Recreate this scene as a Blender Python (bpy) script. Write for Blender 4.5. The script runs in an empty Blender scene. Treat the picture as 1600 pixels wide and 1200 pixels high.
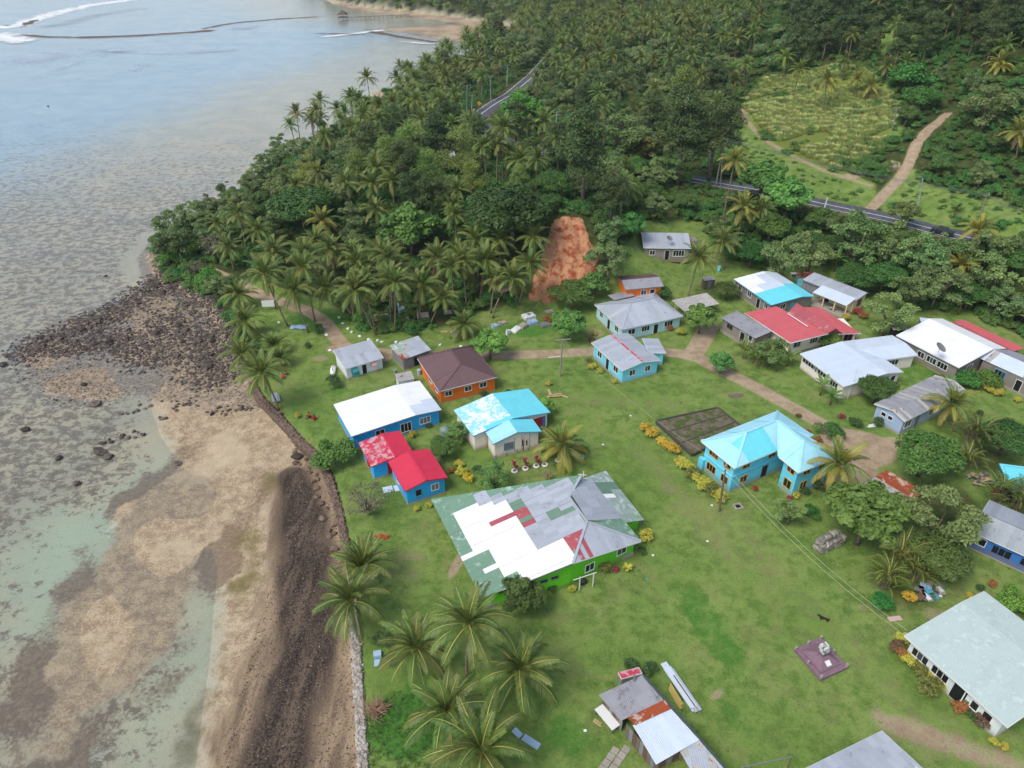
import bpy, math, random
import numpy as np
from mathutils import Vector, Matrix, noise as mnoise

sc = bpy.context.scene
COL = sc.collection
R = math.radians
rng = np.random.default_rng(7)
random.seed(7)

# ------------------------------------------------------------------ camera
CAM_H, PITCH, FPX = 69.0, R(34.0), 1151.0          # drone height, tilt below level, focal length in photo pixels (1600 wide)
cam_d = bpy.data.cameras.new('camera')
cam = bpy.data.objects.new('camera', cam_d); COL.objects.link(cam)
cam.location = (0, 0, CAM_H)
cam.rotation_euler = (R(90) - PITCH, 0, 0)
cam_d.sensor_width = 36.0
cam_d.lens = 36.0 * FPX / 1600.0
cam_d.clip_start = 0.5
cam_d.clip_end = 6000
sc.camera = cam

# ------------------------------------------------------------------ sky, sun, exposure (thin bright overcast, sun high on the left)
SUN_EL, SUN_AZ = R(55), R(-130)                     # azimuth measured clockwise from +Y (the viewing direction)
w = bpy.data.worlds.new('World'); sc.world = w; w.use_nodes = True
nt = w.node_tree; nt.nodes.clear()
wo = nt.nodes.new('ShaderNodeOutputWorld'); bg = nt.nodes.new('ShaderNodeBackground')
sky = nt.nodes.new('ShaderNodeTexSky'); sky.sky_type = 'NISHITA'; sky.sun_disc = False
sky.sun_elevation = SUN_EL; sky.sun_rotation = SUN_AZ; sky.air_density = 1.0; sky.dust_density = 1.0; sky.ozone_density = 3.0
hs = nt.nodes.new('ShaderNodeHueSaturation'); hs.inputs['Saturation'].default_value = 0.62
nt.links.new(sky.outputs[0], hs.inputs['Color']); nt.links.new(hs.outputs[0], bg.inputs[0])
bg.inputs[1].default_value = 0.13
nt.links.new(bg.outputs[0], wo.inputs[0])
sd_ = bpy.data.lights.new('sun', 'SUN'); sun = bpy.data.objects.new('sun', sd_); COL.objects.link(sun)
sd_.energy = 1.95; sd_.angle = R(26); sd_.color = (1.0, 0.94, 0.84)
sdir = Vector((math.sin(SUN_AZ) * math.cos(SUN_EL), math.cos(SUN_AZ) * math.cos(SUN_EL), math.sin(SUN_EL)))
sun.rotation_euler = sdir.to_track_quat('Z', 'Y').to_euler()
sun.location = (0, 0, 120)
sc.view_settings.view_transform = 'Standard'
sc.view_settings.look = 'None'
sc.view_settings.gamma = 1.0
sc.view_settings.use_curve_mapping = False
sc.view_settings.exposure = 0.48
sc.cycles.use_denoising = True
sc.cycles.max_bounces = 6
sc.cycles.transparent_max_bounces = 12
sc.cycles.sample_clamp_indirect = 4

# thin sea haze: one even box round everything
hz_m = bpy.data.materials.new('haze_air'); hz_m.use_nodes = True; hn = hz_m.node_tree; hn.nodes.clear()
ho = hn.nodes.new('ShaderNodeOutputMaterial'); hv = hn.nodes.new('ShaderNodeVolumePrincipled'); hv.inputs['Color'].default_value = (0.80, 0.90, 1.0, 1); hv.inputs['Density'].default_value = 0.00009; hv.inputs['Anisotropy'].default_value = 0.0
hn.links.new(hv.outputs[0], ho.inputs['Volume'])
hme = bpy.data.meshes.new('haze'); X0, X1, Y0, Y1, Z0, Z1 = -1900, 2000, -320, 2000, -12, 98
hme.from_pydata([(x, y, z) for z in (Z0, Z1) for x, y in ((X0, Y0), (X1, Y0), (X1, Y1), (X0, Y1))], [], [(3, 2, 1, 0), (4, 5, 6, 7), (0, 1, 5, 4), (1, 2, 6, 5), (2, 3, 7, 6), (3, 0, 4, 7)])
hme.materials.append(hz_m); haze = bpy.data.objects.new('haze', hme); COL.objects.link(haze); haze['kind'] = 'stuff'

# ------------------------------------------------------------------ survey helpers: photo pixel -> place in the world
SP, CP = math.sin(PITCH), math.cos(PITCH)
def ray(px, py):
    x = (px - 800.0) / FPX; y = -(py - 600.0) / FPX
    return np.array([x, CP + y * SP, -SP + y * CP])
def at(px, py, z=0.0):
    d = ray(px, py); t = (z - CAM_H) / d[2]
    return np.array([d[0] * t, d[1] * t, z])
def proj(p):
    dx, dy, dz = p[0], p[1], p[2] - CAM_H
    f = dy * CP - dz * SP; u = dy * SP + dz * CP
    return 800 + FPX * dx / f, 600 - FPX * u / f

def smooth(a, b, x):
    t = np.clip((x - a) / (b - a), 0, 1); return t * t * (3 - 2 * t)

# ------------------------------------------------------------------ object helpers
def link(o, parent=None):
    COL.objects.link(o)
    if parent is not None: o.parent = parent
    return o
USED_LABELS = {}
def tag(o, label=None, cat=None, group=None, kind=None):
    if label: o['label'] = label
    if cat: o['category'] = cat
    if group: o['group'] = group
    if kind: o['kind'] = kind
    return o
def thing(name, label, cat, loc=(0, 0, 0), rz=0.0, group=None):
    o = bpy.data.objects.new(name, None); o.empty_display_size = 0.3
    o.location = loc; o.rotation_euler = (0, 0, rz); link(o)
    return tag(o, label, cat, group)
def part(name, mesh, parent, loc=(0, 0, 0), rot=(0, 0, 0), scale=(1, 1, 1), label=None):
    o = bpy.data.objects.new(name, mesh); link(o, parent)
    o.location = loc; o.rotation_euler = rot; o.scale = scale
    if label: o['label'] = label
    return o

class MB:
    def __init__(s): s.v = []; s.f = []; s.m = []; s.mi = 0
    def mat(s, i): s.mi = i; return s
    def add(s, vs, fs):
        b = len(s.v); s.v.extend([tuple(map(float, q)) for q in vs])
        for f in fs: s.f.append(tuple(b + i for i in f)); s.m.append(s.mi)
        return s
    def poly(s, *pts): return s.add(pts, [tuple(range(len(pts)))])
    def box(s, c, d, rz=0.0):
        hx, hy, hz = d[0] / 2, d[1] / 2, d[2] / 2; ca, sa = math.cos(rz), math.sin(rz)
        vs = []
        for z in (-hz, hz):
            for x, y in ((-hx, -hy), (hx, -hy), (hx, hy), (-hx, hy)):
                vs.append((c[0] + x * ca - y * sa, c[1] + x * sa + y * ca, c[2] + z))
        return s.add(vs, [(3, 2, 1, 0), (4, 5, 6, 7), (0, 1, 5, 4), (1, 2, 6, 5), (2, 3, 7, 6), (3, 0, 4, 7)])
    def bar(s, a, b, r, n=6, r2=None):
        return s.tube([a, b], [r, r if r2 is None else r2], n)
    def tube(s, pts, rad, n=6, cap=True):
        pts = [Vector(p) for p in pts]; k = len(pts); vs = []
        for i, p in enumerate(pts):
            t = (pts[min(i + 1, k - 1)] - pts[max(i - 1, 0)]).normalized()
            a = Vector((0, 0, 1)) if abs(t.z) < 0.9 else Vector((1, 0, 0))
            u = t.cross(a).normalized(); v = t.cross(u)
            for j in range(n):
                an = 2 * math.pi * j / n
                vs.append(p + (u * math.cos(an) + v * math.sin(an)) * rad[i])
        fs = []
        for i in range(k - 1):
            for j in range(n):
                fs.append((i * n + j, i * n + (j + 1) % n, (i + 1) * n + (j + 1) % n, (i + 1) * n + j))
        if cap:
            fs.append(tuple(range(n - 1, -1, -1))); fs.append(tuple((k - 1) * n + j for j in range(n)))
        return s.add(vs, fs)
    def slab(s, pts, t):
        """thin plate: polygon pts (3d) given thickness t downwards"""
        n = len(pts); vs = [tuple(p) for p in pts] + [(p[0], p[1], p[2] - t) for p in pts]
        fs = [tuple(range(n)), tuple(range(2 * n - 1, n - 1, -1))] + [(i, i + n, (i + 1) % n + n, (i + 1) % n) for i in range(n)]
        return s.add(vs, fs)
    def mesh(s, name, mats, smooth_=False):
        me = bpy.data.meshes.new(name); me.from_pydata(s.v, [], s.f)
        for m in (mats if isinstance(mats, (list, tuple)) else [mats]): me.materials.append(m)
        if len(me.materials) > 1: me.polygons.foreach_set('material_index', s.m)
        if smooth_: me.polygons.foreach_set('use_smooth', [True] * len(s.f))
        me.update(); return me
    def build(s, name, mats, parent=None, loc=(0, 0, 0), rot=(0, 0, 0), smooth_=False):
        return part(name, s.mesh(name, mats, smooth_), parent, loc, rot)

# ------------------------------------------------------------------ material helpers
class NT:
    def __init__(s, mat):
        s.m = mat; mat.use_nodes = True; s.t = mat.node_tree; s.t.nodes.clear()
        s.out = s.t.nodes.new('ShaderNodeOutputMaterial')
    def n(s, typ, **kw):
        nd = s.t.nodes.new(typ)
        for k, v in kw.items():
            if k.startswith('i_'):
                key = k[2:]; key = int(key) if key.isdigit() else key.replace('_', ' ')
                inp = nd.inputs[key]
                if hasattr(v, 'is_output'): s.t.links.new(v, inp)
                else: inp.default_value = v
            else: setattr(nd, k, v)
        return nd
    def l(s, a, b): s.t.links.new(a, b)
    def math(s, op, a, b=None, c=None, clamp=False):
        nd = s.t.nodes.new('ShaderNodeMath'); nd.operation = op; nd.use_clamp = clamp
        for i, v in enumerate((a, b, c)):
            if v is None: continue
            if hasattr(v, 'is_output'): s.t.links.new(v, nd.inputs[i])
            else: nd.inputs[i].default_value = v
        return nd.outputs[0]
    def mix(s, f, a, b, typ='MIX'):
        nd = s.t.nodes.new('ShaderNodeMix'); nd.data_type = 'RGBA'; nd.blend_type = typ; nd.clamp_factor = True
        for i, v in ((0, f), (6, a), (7, b)):
            if hasattr(v, 'is_output'): s.t.links.new(v, nd.inputs[i])
            elif i == 0: nd.inputs[0].default_value = v
            else: nd.inputs[i].default_value = (*v, 1) if len(v) == 3 else v
        return nd.outputs[2]
    def noise(s, scale, detail=4, rough=0.55, vec=None, dist=0.0, out=0):
        nd = s.n('ShaderNodeTexNoise'); nd.inputs['Scale'].default_value = scale
        nd.inputs['Detail'].default_value = detail; nd.inputs['Roughness'].default_value = rough; nd.inputs['Distortion'].default_value = dist
        if vec is not None: s.l(vec, nd.inputs['Vector'])
        return nd.outputs[out]
    def ramp(s, fac, a, b):
        nd = s.n('ShaderNodeMapRange', interpolation_type='SMOOTHSTEP'); nd.clamp = True
        s.l(fac, nd.inputs[0]); nd.inputs[1].default_value = a; nd.inputs[2].default_value = b
        return nd.outputs[0]
    def pos(s): return s.n('ShaderNodeNewGeometry').outputs['Position']
    def objco(s): return s.n('ShaderNodeTexCoord').outputs['Object']
    def scalevec(s, vec, sc_):
        nd = s.n('ShaderNodeMapping'); s.l(vec, nd.inputs['Vector']); nd.inputs['Scale'].default_value = sc_; return nd.outputs[0]
    def bump(s, h, strength=0.3, dist=0.1):
        nd = s.n('ShaderNodeBump'); s.l(h, nd.inputs['Height']); nd.inputs['Strength'].default_value = strength; nd.inputs['Distance'].default_value = dist
        return nd.outputs[0]
    def principled(s, col, rough=0.8, normal=None, spec=0.3, metal=0.0):
        p = s.n('ShaderNodeBsdfPrincipled')
        for key, v in (('Base Color', col), ('Roughness', rough), ('Metallic', metal), ('Specular IOR Level', spec)):
            if hasattr(v, 'is_output'): s.l(v, p.inputs[key])
            elif key == 'Base Color': p.inputs[key].default_value = (*v, 1)
            else: p.inputs[key].default_value = v
        if normal is not None: s.l(normal, p.inputs['Normal'])
        s.l(p.outputs[0], s.out.inputs[0]); return p
MATS = {}
def srgb(r, g, b):
    f = lambda c: (c / 255 / 12.92) if c / 255 <= 0.04045 else ((c / 255 + 0.055) / 1.055) ** 2.4
    return (f(r), f(g), f(b))
def mul(c, k): return tuple(min(1.0, x * k) for x in c)
# ================================================================== the lie of the land
def pix(lst, z): return np.array([at(a, b, z)[:2] for a, b in lst])
wall_px = [(577, 1290), (567, 1200), (558, 1050), (553, 960), (541, 860), (520, 760), (497, 715), (470, 690), (435, 650), (405, 620), (394, 600)]
COAST = np.concatenate([
    pix(wall_px, 0.9),
    pix([(372, 560), (352, 505), (330, 470), (290, 445), (252, 425), (243, 395), (265, 365)], 0.7),
    pix([(330, 335), (385, 300), (425, 258), (455, 240), (500, 212), (545, 190), (585, 160), (592, 150), (606, 143), (650, 137), (700, 105), (730, 90), (770, 72), (805, 55), (818, 43)], 0.7),
    pix([(760, 34), (700, 25), (640, 18), (590, 14), (555, 9), (522, 2)], 0.7),
    np.array([(-165, 680), (-260, 900), (-400, 1700), (2600, 1700), (2600, -300), (-6, -300), (-8, 20)])])
def seg_dist(x, y, P, closed=True):
    best = np.full(x.shape, 1e18); n = len(P)
    for i in range(n if closed else n - 1):
        a, b = P[i], P[(i + 1) % n]; d = b - a
        t = np.clip(((x - a[0]) * d[0] + (y - a[1]) * d[1]) / (d @ d + 1e-9), 0, 1)
        best = np.minimum(best, (x - a[0] - t * d[0]) ** 2 + (y - a[1] - t * d[1]) ** 2)
    return np.sqrt(best)
def inside(x, y, P):
    c = np.zeros(x.shape, bool); n = len(P)
    for i in range(n):
        x1, y1 = P[i]; x2, y2 = P[(i + 1) % n]
        m = ((y1 > y) != (y2 > y))
        with np.errstate(divide='ignore', invalid='ignore'):
            c ^= m & (x < (x2 - x1) * (y - y1) / (y2 - y1 + 1e-12) + x1)
    return c
def sdist(x, y, P):
    d = seg_dist(x, y, P); return np.where(inside(x, y, P), d, -d)

CTRL = [(700, 1150, 2), (1000, 900, 2), (1250, 950, 2), (600, 560, 2), (900, 600, 2), (1560, 1160, 2), (1450, 650, 2.3), (1100, 520, 2.3), (600, 680, 2), (1590, 750, 2.4),
        (460, 600, 2), (520, 900, 2), (1040, 410, 4.5), (1210, 480, 3), (1330, 490, 3.4), (1500, 480, 3.6), (1590, 430, 6.5), (1440, 440, 4.0), (1250, 420, 3.6), (1150, 430, 3.4),
        (1090, 280, 9), (1200, 305, 9.3), (1300, 325, 9.6), (1400, 345, 9.9), (1470, 362, 10), (1600, 392, 10.4), (755, 185, 8), (790, 152, 8), (866, 85, 8), (960, 262, 9.2),
        (600, 440, 2.6), (500, 470, 2.2), (700, 500, 2.2), (858, 462, 3.2), (890, 345, 13.5), (850, 330, 13.5), (960, 330, 11), (600, 330, 9), (700, 280, 12), (450, 300, 5), (700, 215, 9), (620, 220, 6), (350, 400, 2.5), (290, 400, 2.2),
        (640, 130, 2), (780, 66, 2), (700, 110, 3), (900, 40, 8), (1000, 60, 9), (1100, 20, 15), (1250, 10, 29), (1400, 20, 36), (1400, 80, 29.5), (1490, 60, 33), (1590, 20, 40),
        (1590, 150, 27.5), (1400, 200, 19), (1300, 170, 17), (1200, 200, 13), (1150, 170, 13.5), (1250, 130, 17), (1590, 300, 15), (1470, 185, 21), (1380, 320, 10.3), (1330, 240, 14), (1240, 250, 12), (1020, 210, 10), (1100, 140, 12), (760, 8, 6), (560, 3, 4)]
C3 = np.array([at(a, b, c) for a, b, c in CTRL] + [(-20, -100, 2), (200, -100, 2), (150, 40, 3), (220, 90, 12), (330, 150, 45), (400, 300, 80), (330, 500, 95), (150, 620, 75), (0, 700, 25), (-100, 760, 8), (0, 1000, 60), (400, 1000, 140), (-200, 1200, 40), (900, 400, 150), (900, 1400, 180), (300, 1600, 150), (-30, 0, 2), (60, 0, 2)])
def _U(r2): return np.where(r2 > 1e-12, r2 * np.log(np.maximum(r2, 1e-12)), 0)
_S = 200.0
_X = C3[:, :2] / _S; _N = len(_X)
_A = np.zeros((_N + 3, _N + 3))
_A[:_N, :_N] = _U(((_X[:, None] - _X[None]) ** 2).sum(-1)) + np.eye(_N) * 3e-4
_A[:_N, _N] = 1; _A[:_N, _N + 1:] = _X; _A[_N, :_N] = 1; _A[_N + 1:, :_N] = _X.T
_W = np.linalg.solve(_A, np.concatenate([C3[:, 2], np.zeros(3)]))
def tps(x, y):
    xs, ys = x / _S, y / _S; z = _W[_N] + _W[_N + 1] * xs + _W[_N + 2] * ys
    for i in range(_N): z = z + _W[i] * _U((xs - _X[i, 0]) ** 2 + (ys - _X[i, 1]) ** 2)
    return z

# roads and tracks as world polylines
ASPH = np.array([at(a, b, c)[:2] for a, b, c in [(1620, 400, 10.4), (1540, 378, 10.2), (1470, 362, 10), (1400, 343, 9.9), (1300, 322, 9.6), (1200, 300, 9.3), (1090, 281, 9), (1010, 268, 9.1), (930, 255, 9.2), (850, 240, 9), (790, 222, 8.6), (757, 203, 8.2), (745, 190, 8), (752, 178, 8), (775, 162, 8), (800, 148, 8), (835, 118, 8), (858, 92, 8), (872, 76, 8), (900, 64, 8)]])
ASPH_Z = np.array([10.4, 10.2, 10, 9.9, 9.6, 9.3, 9, 9.1, 9.2, 9, 8.6, 8.2, 8, 8, 8, 8, 8, 8, 8, 8])
def poly_near(x, y, P, Z=None):
    best = np.full(x.shape, 1e18); zz = np.zeros(x.shape)
    for i in range(len(P) - 1):
        a, b = P[i], P[i + 1]; d = b - a
        t = np.clip(((x - a[0]) * d[0] + (y - a[1]) * d[1]) / (d @ d + 1e-9), 0, 1)
        q = (x - a[0] - t * d[0]) ** 2 + (y - a[1] - t * d[1]) ** 2
        m = q < best; best = np.where(m, q, best)
        if Z is not None: zz = np.where(m, Z[i] + (Z[i + 1] - Z[i]) * t, zz)
    return np.sqrt(best), zz

SANDBAR = pix([(165, 830), (230, 770), (285, 730), (330, 700), (380, 700), (400, 760), (360, 830), (330, 880), (290, 940), (262, 985), (235, 1030), (215, 1075), (160, 1100), (115, 1130), (60, 1190), (10, 1230), (60, 1120), (75, 1050), (90, 980), (120, 920), (140, 880)], 0)
ROCKY = pix([(40, 545), (90, 510), (180, 485), (240, 440), (262, 425), (330, 450), (355, 500), (372, 560), (394, 600), (400, 640), (345, 632), (285, 615), (210, 612), (130, 622), (85, 610), (60, 590)], 0)
FARFLAT = pix([(575, 46), (640, 50), (700, 62), (760, 70), (818, 42), (760, 33), (700, 24), (640, 17), (590, 13), (555, 8), (530, 6), (560, 14), (600, 20), (640, 24), (700, 34), (735, 38), (690, 40), (640, 42)], 0)
SPIT = pix([(583, 147), (600, 141), (625, 139), (625, 156), (605, 155)], 0)
REEF = pix([(5, 48), (30, 35), (70, 25), (110, 12), (160, 5), (200, 0), (230, -4)], 0)
REEF2 = pix([(5, 52), (60, 56), (120, 58), (200, 56), (290, 51), (350, 47), (400, 33), (440, 27), (530, 24)], 0)

def wave(x, y, f, s=0.0):
    return (np.sin(x * f + 1.7 * np.sin(y * f * 0.7 + s)) + np.sin(y * f * 1.3 + 1.3 * np.sin(x * f * 0.9 + 2 * s)) + np.sin((x + y) * f * 0.61 + s * 3)) / 3
def hgt(x, y):
    x = np.asarray(x, float); y = np.asarray(y, float)
    s = sdist(x, y, COAST)
    base = np.clip(tps(x, y), 1.7, 78)
    flat = 2.0 + np.clip(base - 2.0, 0, None)
    base = base + smooth(200, 420, y) * wave(x, y, 0.03) * 3.0
    kr = 1 - smooth(6, 9.5, np.hypot(x - 9.5, (y - 133) * .8)); base = base - kr * (0.9 * np.abs(np.sin(x * 1.1 + .9 * np.sin(y * .45))) + .35 * np.abs(np.sin(x * 2.7 + y * .6)) - .5)      # rain gullies in the landslip
    dr, zr = poly_near(x, y, ASPH, ASPH_Z)
    k = 1 - smooth(4.0, 10.0, dr); base = base * (1 - k) + zr * k
    rampw = 0.7 + 8.0 * smooth(102, 125, y)
    land = 0.75 + (base - 0.75) * smooth(0, 1, s / rampw)
    d = -s
    near = 1 - smooth(95, 112, y)
    prof_n = np.interp(d, [0, 2, 6, 10, 14, 18, 40, 90, 200, 420], [0.85, 0.62, 0.40, 0.22, 0.06, -0.10, -0.28, -0.5, -0.7, -0.8])
    prof_f = np.interp(d, [0, 1.5, 3, 14, 40, 90, 200, 420], [0.75, 0.10, -0.12, -0.25, -0.38, -0.5, -0.7, -0.8])
    sea = prof_n * near + prof_f * (1 - near)
    sb = sdist(x, y, SANDBAR); sea = sea + (0.004 + 0.03 * wave(x, y, 0.3) - sea) * smooth(-7.0, 5, sb) * (sea < 0.2)
    rk = sdist(x, y, ROCKY); sea = np.where(rk > -6, sea + (np.maximum(sea, 0.02 + 0.13 * wave(x, y, 0.35, 1)) - sea) * smooth(-6, 1, rk), sea)
    ff = sdist(x, y, FARFLAT); sea = np.where(ff > -8, sea + (np.maximum(sea, 0.08) - sea) * smooth(-8, 2, ff), sea)
    sp = sdist(x, y, SPIT); sea = np.where(sp > -4, sea + (np.maximum(sea, 0.5) - sea) * smooth(-4, 3, sp), sea)
    sea = sea - 6 * smooth(8, 60, (-(x + 272) * 0.84 - (y - 464) * -0.55))
    sea = sea + 0.10 * wave(x, y, 0.21, 2) * (sea < -0.05)
    return np.where(s > 0, land, sea)
def h1(x, y): return float(hgt(np.array([x]), np.array([y]))[0])
def gnd(px, py, dz=0.0):
    """point dz above the terrain seen at a photo pixel"""
    d = ray(px, py); t0 = (110 - CAM_H) / d[2] if d[2] > 0 else 25.0
    ts = np.geomspace(25, 1500, 260)
    P = np.array([0, 0, CAM_H]) + ts[:, None] * d
    g = P[:, 2] - hgt(P[:, 0], P[:, 1]) - dz
    i = np.argmax(g < 0)
    if g[i] >= 0: i = len(ts) - 1
    a, b = ts[max(i - 1, 0)], ts[i]
    ts = np.linspace(a, b, 40); P = np.array([0, 0, CAM_H]) + ts[:, None] * d
    g = P[:, 2] - hgt(P[:, 0], P[:, 1]) - dz; j = np.argmax(g < 0)
    if g[j] >= 0: j = 39
    if j > 0:
        t = ts[j - 1] + (ts[j] - ts[j - 1]) * g[j - 1] / (g[j - 1] - g[j] + 1e-9)
    else: t = ts[0]
    q = np.array([0, 0, CAM_H]) + t * d
    return np.array([q[0], q[1], q[2] - dz])
def gpix(lst): return np.array([gnd(a, b)[:2] for a, b in lst])

def axis(lo, hi, step, gl, gh):
    """even steps from lo to hi, growing outside; gl, gh = (limit, growth) stages"""
    def grow(v, st, sgn):
        out = []; s = step
        for lim, g in st:
            while sgn * (lim - v) > 0: s *= g; v += sgn * s; out.append(v)
        return out
    a = list(np.arange(lo, hi, step)); return np.array(grow(lo, gl, -1)[::-1] + a + grow(a[-1], gh, 1))
XS = axis(-90, 100, 0.6, ((-330, 1.02), (-1500, 1.1)), ((1700, 1.055),)); YS = axis(26, 150, 0.6, ((-40, 1.1),), ((640, 1.012), (1650, 1.08)))
GX, GY = np.meshgrid(XS, YS); gx, gy = GX.ravel(), GY.ravel()
gz = hgt(gx, gy)
S_all = sdist(gx, gy, COAST)

# ---- what covers the ground where (masks; the shader only gives them grain)
TRACKS = [gpix(l) for l in (
    [(330, 425), (365, 440), (402, 458), (450, 475), (485, 488), (508, 503), (524, 525), (536, 540), (560, 548), (620, 553), (700, 556), (790, 555), (860, 553), (930, 549), (1000, 548), (1060, 552), (1096, 562), (1130, 580), (1180, 605), (1235, 635), (1280, 660), (1320, 680), (1352, 693), (1395, 692), (1440, 690)],
    [(1080, 556), (1092, 540), (1100, 525), (1108, 510)],
    [(1345, 690), (1355, 712), (1340, 735)],
    [(520, 545), (545, 553), (600, 560)])]
TR_W = [1.45, 1.8, 2.2, 1.2]
FOOT = gpix([(1380, 1125), (1430, 1140), (1490, 1165), (1560, 1190), (1640, 1215)])
HILLTRK = gpix([(1360, 326), (1380, 305), (1405, 280), (1420, 255), (1432, 225), (1450, 203), (1478, 180)])
HILLTRK2 = gpix([(1150, 170), (1165, 185), (1180, 205), (1205, 225), (1240, 245), (1290, 268), (1330, 280), (1360, 290)])
m_dirt = np.zeros_like(gx)
for P, wd in zip(TRACKS, TR_W):
    d, _ = poly_near(gx, gy, P); m_dirt = np.maximum(m_dirt, 1 - smooth(wd - 1.2, wd + 1.2, d))
m_dirt = np.maximum(m_dirt, 0.9 * (1 - smooth(4.5, 7.5, np.hypot(gx - gnd(1335, 700)[0], (gy - gnd(1335, 700)[1]) * 1.3))))
d, _ = poly_near(gx, gy, FOOT); m_dirt = np.maximum(m_dirt, 0.62 * (1 - smooth(0.3, 3.6, d)))
d, _ = poly_near(gx, gy, HILLTRK); m_dirt = np.maximum(m_dirt, 0.80 * (1 - smooth(0.4, 2.7, d)))
d, _ = poly_near(gx, gy, HILLTRK2); m_dirt = np.maximum(m_dirt, 0.62 * (1 - smooth(0.3, 2.2, d)))
d, _ = poly_near(gx, gy, ASPH); m_dirt = np.maximum(m_dirt, 0.58 * (1 - smooth(2.8, 4.6, d)))
def blob(px, py, rx, ry=None, a=0.0):
    q = gnd(px, py); ry = ry or rx; ca, sa = math.cos(R(a)), math.sin(R(a))
    u = (gx - q[0]) * ca + (gy - q[1]) * sa; v = -(gx - q[0]) * sa + (gy - q[1]) * ca
    return 1 - smooth(0.35, 1.15, np.hypot(u / rx, v / ry))
for b in [(1040, 630, 5, 2, 0, .45), (1250, 560, 2.5, 2, 0, .5), (500, 560, 3, 2, 0, .55), (905, 545, 3, 2, 0, .5), (930, 520, 3, 3, 0, .6), (590, 850, 2.2, 2, 0, .0), (1340, 745, 6, 3, 30, .7), (1545, 720, 3, 3, 0, .0), (1460, 960, 2.5, 2, 0, .55), (1120, 1085, 2.0, 1.0, 35, .6), (650, 870, 2.5, 1.5, 0, .5), (930, 1105, 1.5, 1, 0, .45), (715, 880, 1.0, 4, -20, .8), (1290, 890, 3, 1.5, 0, .3), (1345, 950, 1.6, 1.2, 0, .5), (655, 1000, 2, 3, 10, .5)]:
    m_dirt = np.maximum(m_dirt, b[5] * blob(*b[:5]))
DRYLINE = [gpix(l) for l in ([(1560, 905), (1500, 930)], [(1120, 790), (1180, 850), (1250, 930), (1330, 1010), (1400, 1090)], [(1200, 880), (1290, 965), (1350, 1040)], [(900, 620), (1050, 635)], [(1000, 700), (1080, 800), (1150, 880)])]
m_dry = np.zeros_like(gx)
for P in DRYLINE:
    d, _ = poly_near(gx, gy, P); m_dry = np.maximum(m_dry, 0.55 * (1 - smooth(0.2, 5.0, d)))
m_dry = np.maximum(m_dry, 0.6 * blob(1450, 1150, 7, 4, 10)); m_dry = np.maximum(m_dry, 0.5 * blob(870, 960, 4, 3)); m_dry = np.maximum(m_dry, 0.6 * blob(640, 880, 4, 5)); m_dry = np.maximum(m_dry, .5 * blob(1040, 630, 8, 4))
m_lush = np.zeros_like(gx)
for b in [(640, 1130, 5.5, 5.5, 0, 1), (1110, 980, 3.5, 9, 20, .7), (880, 1150, 4, 3, 0, .7), (1280, 930, 5, 7, 20, .45), (1150, 1100, 4, 7, 20, .5), (500, 500, 9, 6, 0, .8), (820, 515, 9, 4, 0, .8), (1440, 590, 7, 5, 0, .6), (1330, 505, 8, 4, 0, .4), (950, 580, 14, 5, 0, .35), (1300, 600, 9, 5, 0, .35), (530, 610, 2.5, 2, 0, .8), (690, 640, 2, 2, 0, .6)]:
    m_lush = np.maximum(m_lush, b[5] * blob(*b[:5]))
VILLAGE = gpix([(610, 1240), (560, 1200), (553, 960), (520, 760), (440, 660), (396, 605), (420, 540), (380, 470), (400, 448), (450, 465), (500, 480), (560, 520), (640, 527), (700, 520), (760, 500), (830, 480), (880, 480), (930, 450), (985, 405), (1005, 352), (1090, 352), (1120, 400), (1150, 420), (1240, 415), (1330, 420), (1400, 470), (1450, 490), (1510, 490), (1640, 560), (1640, 1240)])
sv = sdist(gx, gy, VILLAGE)
CLEAR = gpix([(1160, 160), (1200, 122), (1290, 108), (1365, 122), (1400, 170), (1392, 220), (1345, 248), (1300, 268), (1230, 242), (1180, 205)])
CLEAR2 = gpix([(1155, 205), (1200, 230), (1260, 255), (1350, 290), (1355, 318), (1260, 305), (1180, 288), (1150, 250)])
CLEAR4 = gpix([(1392, 302), (1418, 272), (1440, 296), (1610, 326), (1610, 352), (1500, 350), (1400, 336)])
CLEAR3 = gpix([(1370, 60), (1420, 58), (1425, 75), (1375, 82)])
sclr = np.maximum.reduce([sdist(gx, gy, CLEAR), sdist(gx, gy, CLEAR2), sdist(gx, gy, CLEAR3), sdist(gx, gy, CLEAR4)])
REDCUT = gpix([(868, 345), (908, 343), (918, 372), (935, 405), (925, 432), (895, 445), (862, 470), (828, 468), (838, 430), (850, 395)])
m_red = smooth(-1.5, 1.0, sdist(gx, gy, REDCUT))
m_red = np.maximum(m_red, 0.62 * blob(1050, 292, 8, 1.4, 0)); m_red = np.maximum(m_red, .8 * blob(770, 445, 4, 3, 0));
for b_ in ((1150, 174, 6, 7, 0, .9), (1335, 274, 6, 2.4, 0, .7), (1395, 258, 2.5, 3.5, 0, .75), (590, 835, 1.8, 1.6, 0, .5)): m_dirt = np.maximum(m_dirt, b_[5] * blob(*b_[:5]))
m_forest = smooth(0.5, 4, -np.maximum(sv, sclr)) * (S_all > 0) * smooth(40, 52, gy) * (1 - smooth(46, 60, gx) * (1 - smooth(88, 100, gy)))
m_forest = np.maximum(m_forest, .8 * blob(1465, 790, 9, 7, 0)); m_forest = np.maximum(m_forest, .6 * blob(1420, 930, 5, 4, 0)); m_forest = np.maximum(m_forest, .75 * blob(1545, 720, 5, 5, 0))
m_cane = smooth(-2, 3, sdist(gx, gy, CLEAR)) 
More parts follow.
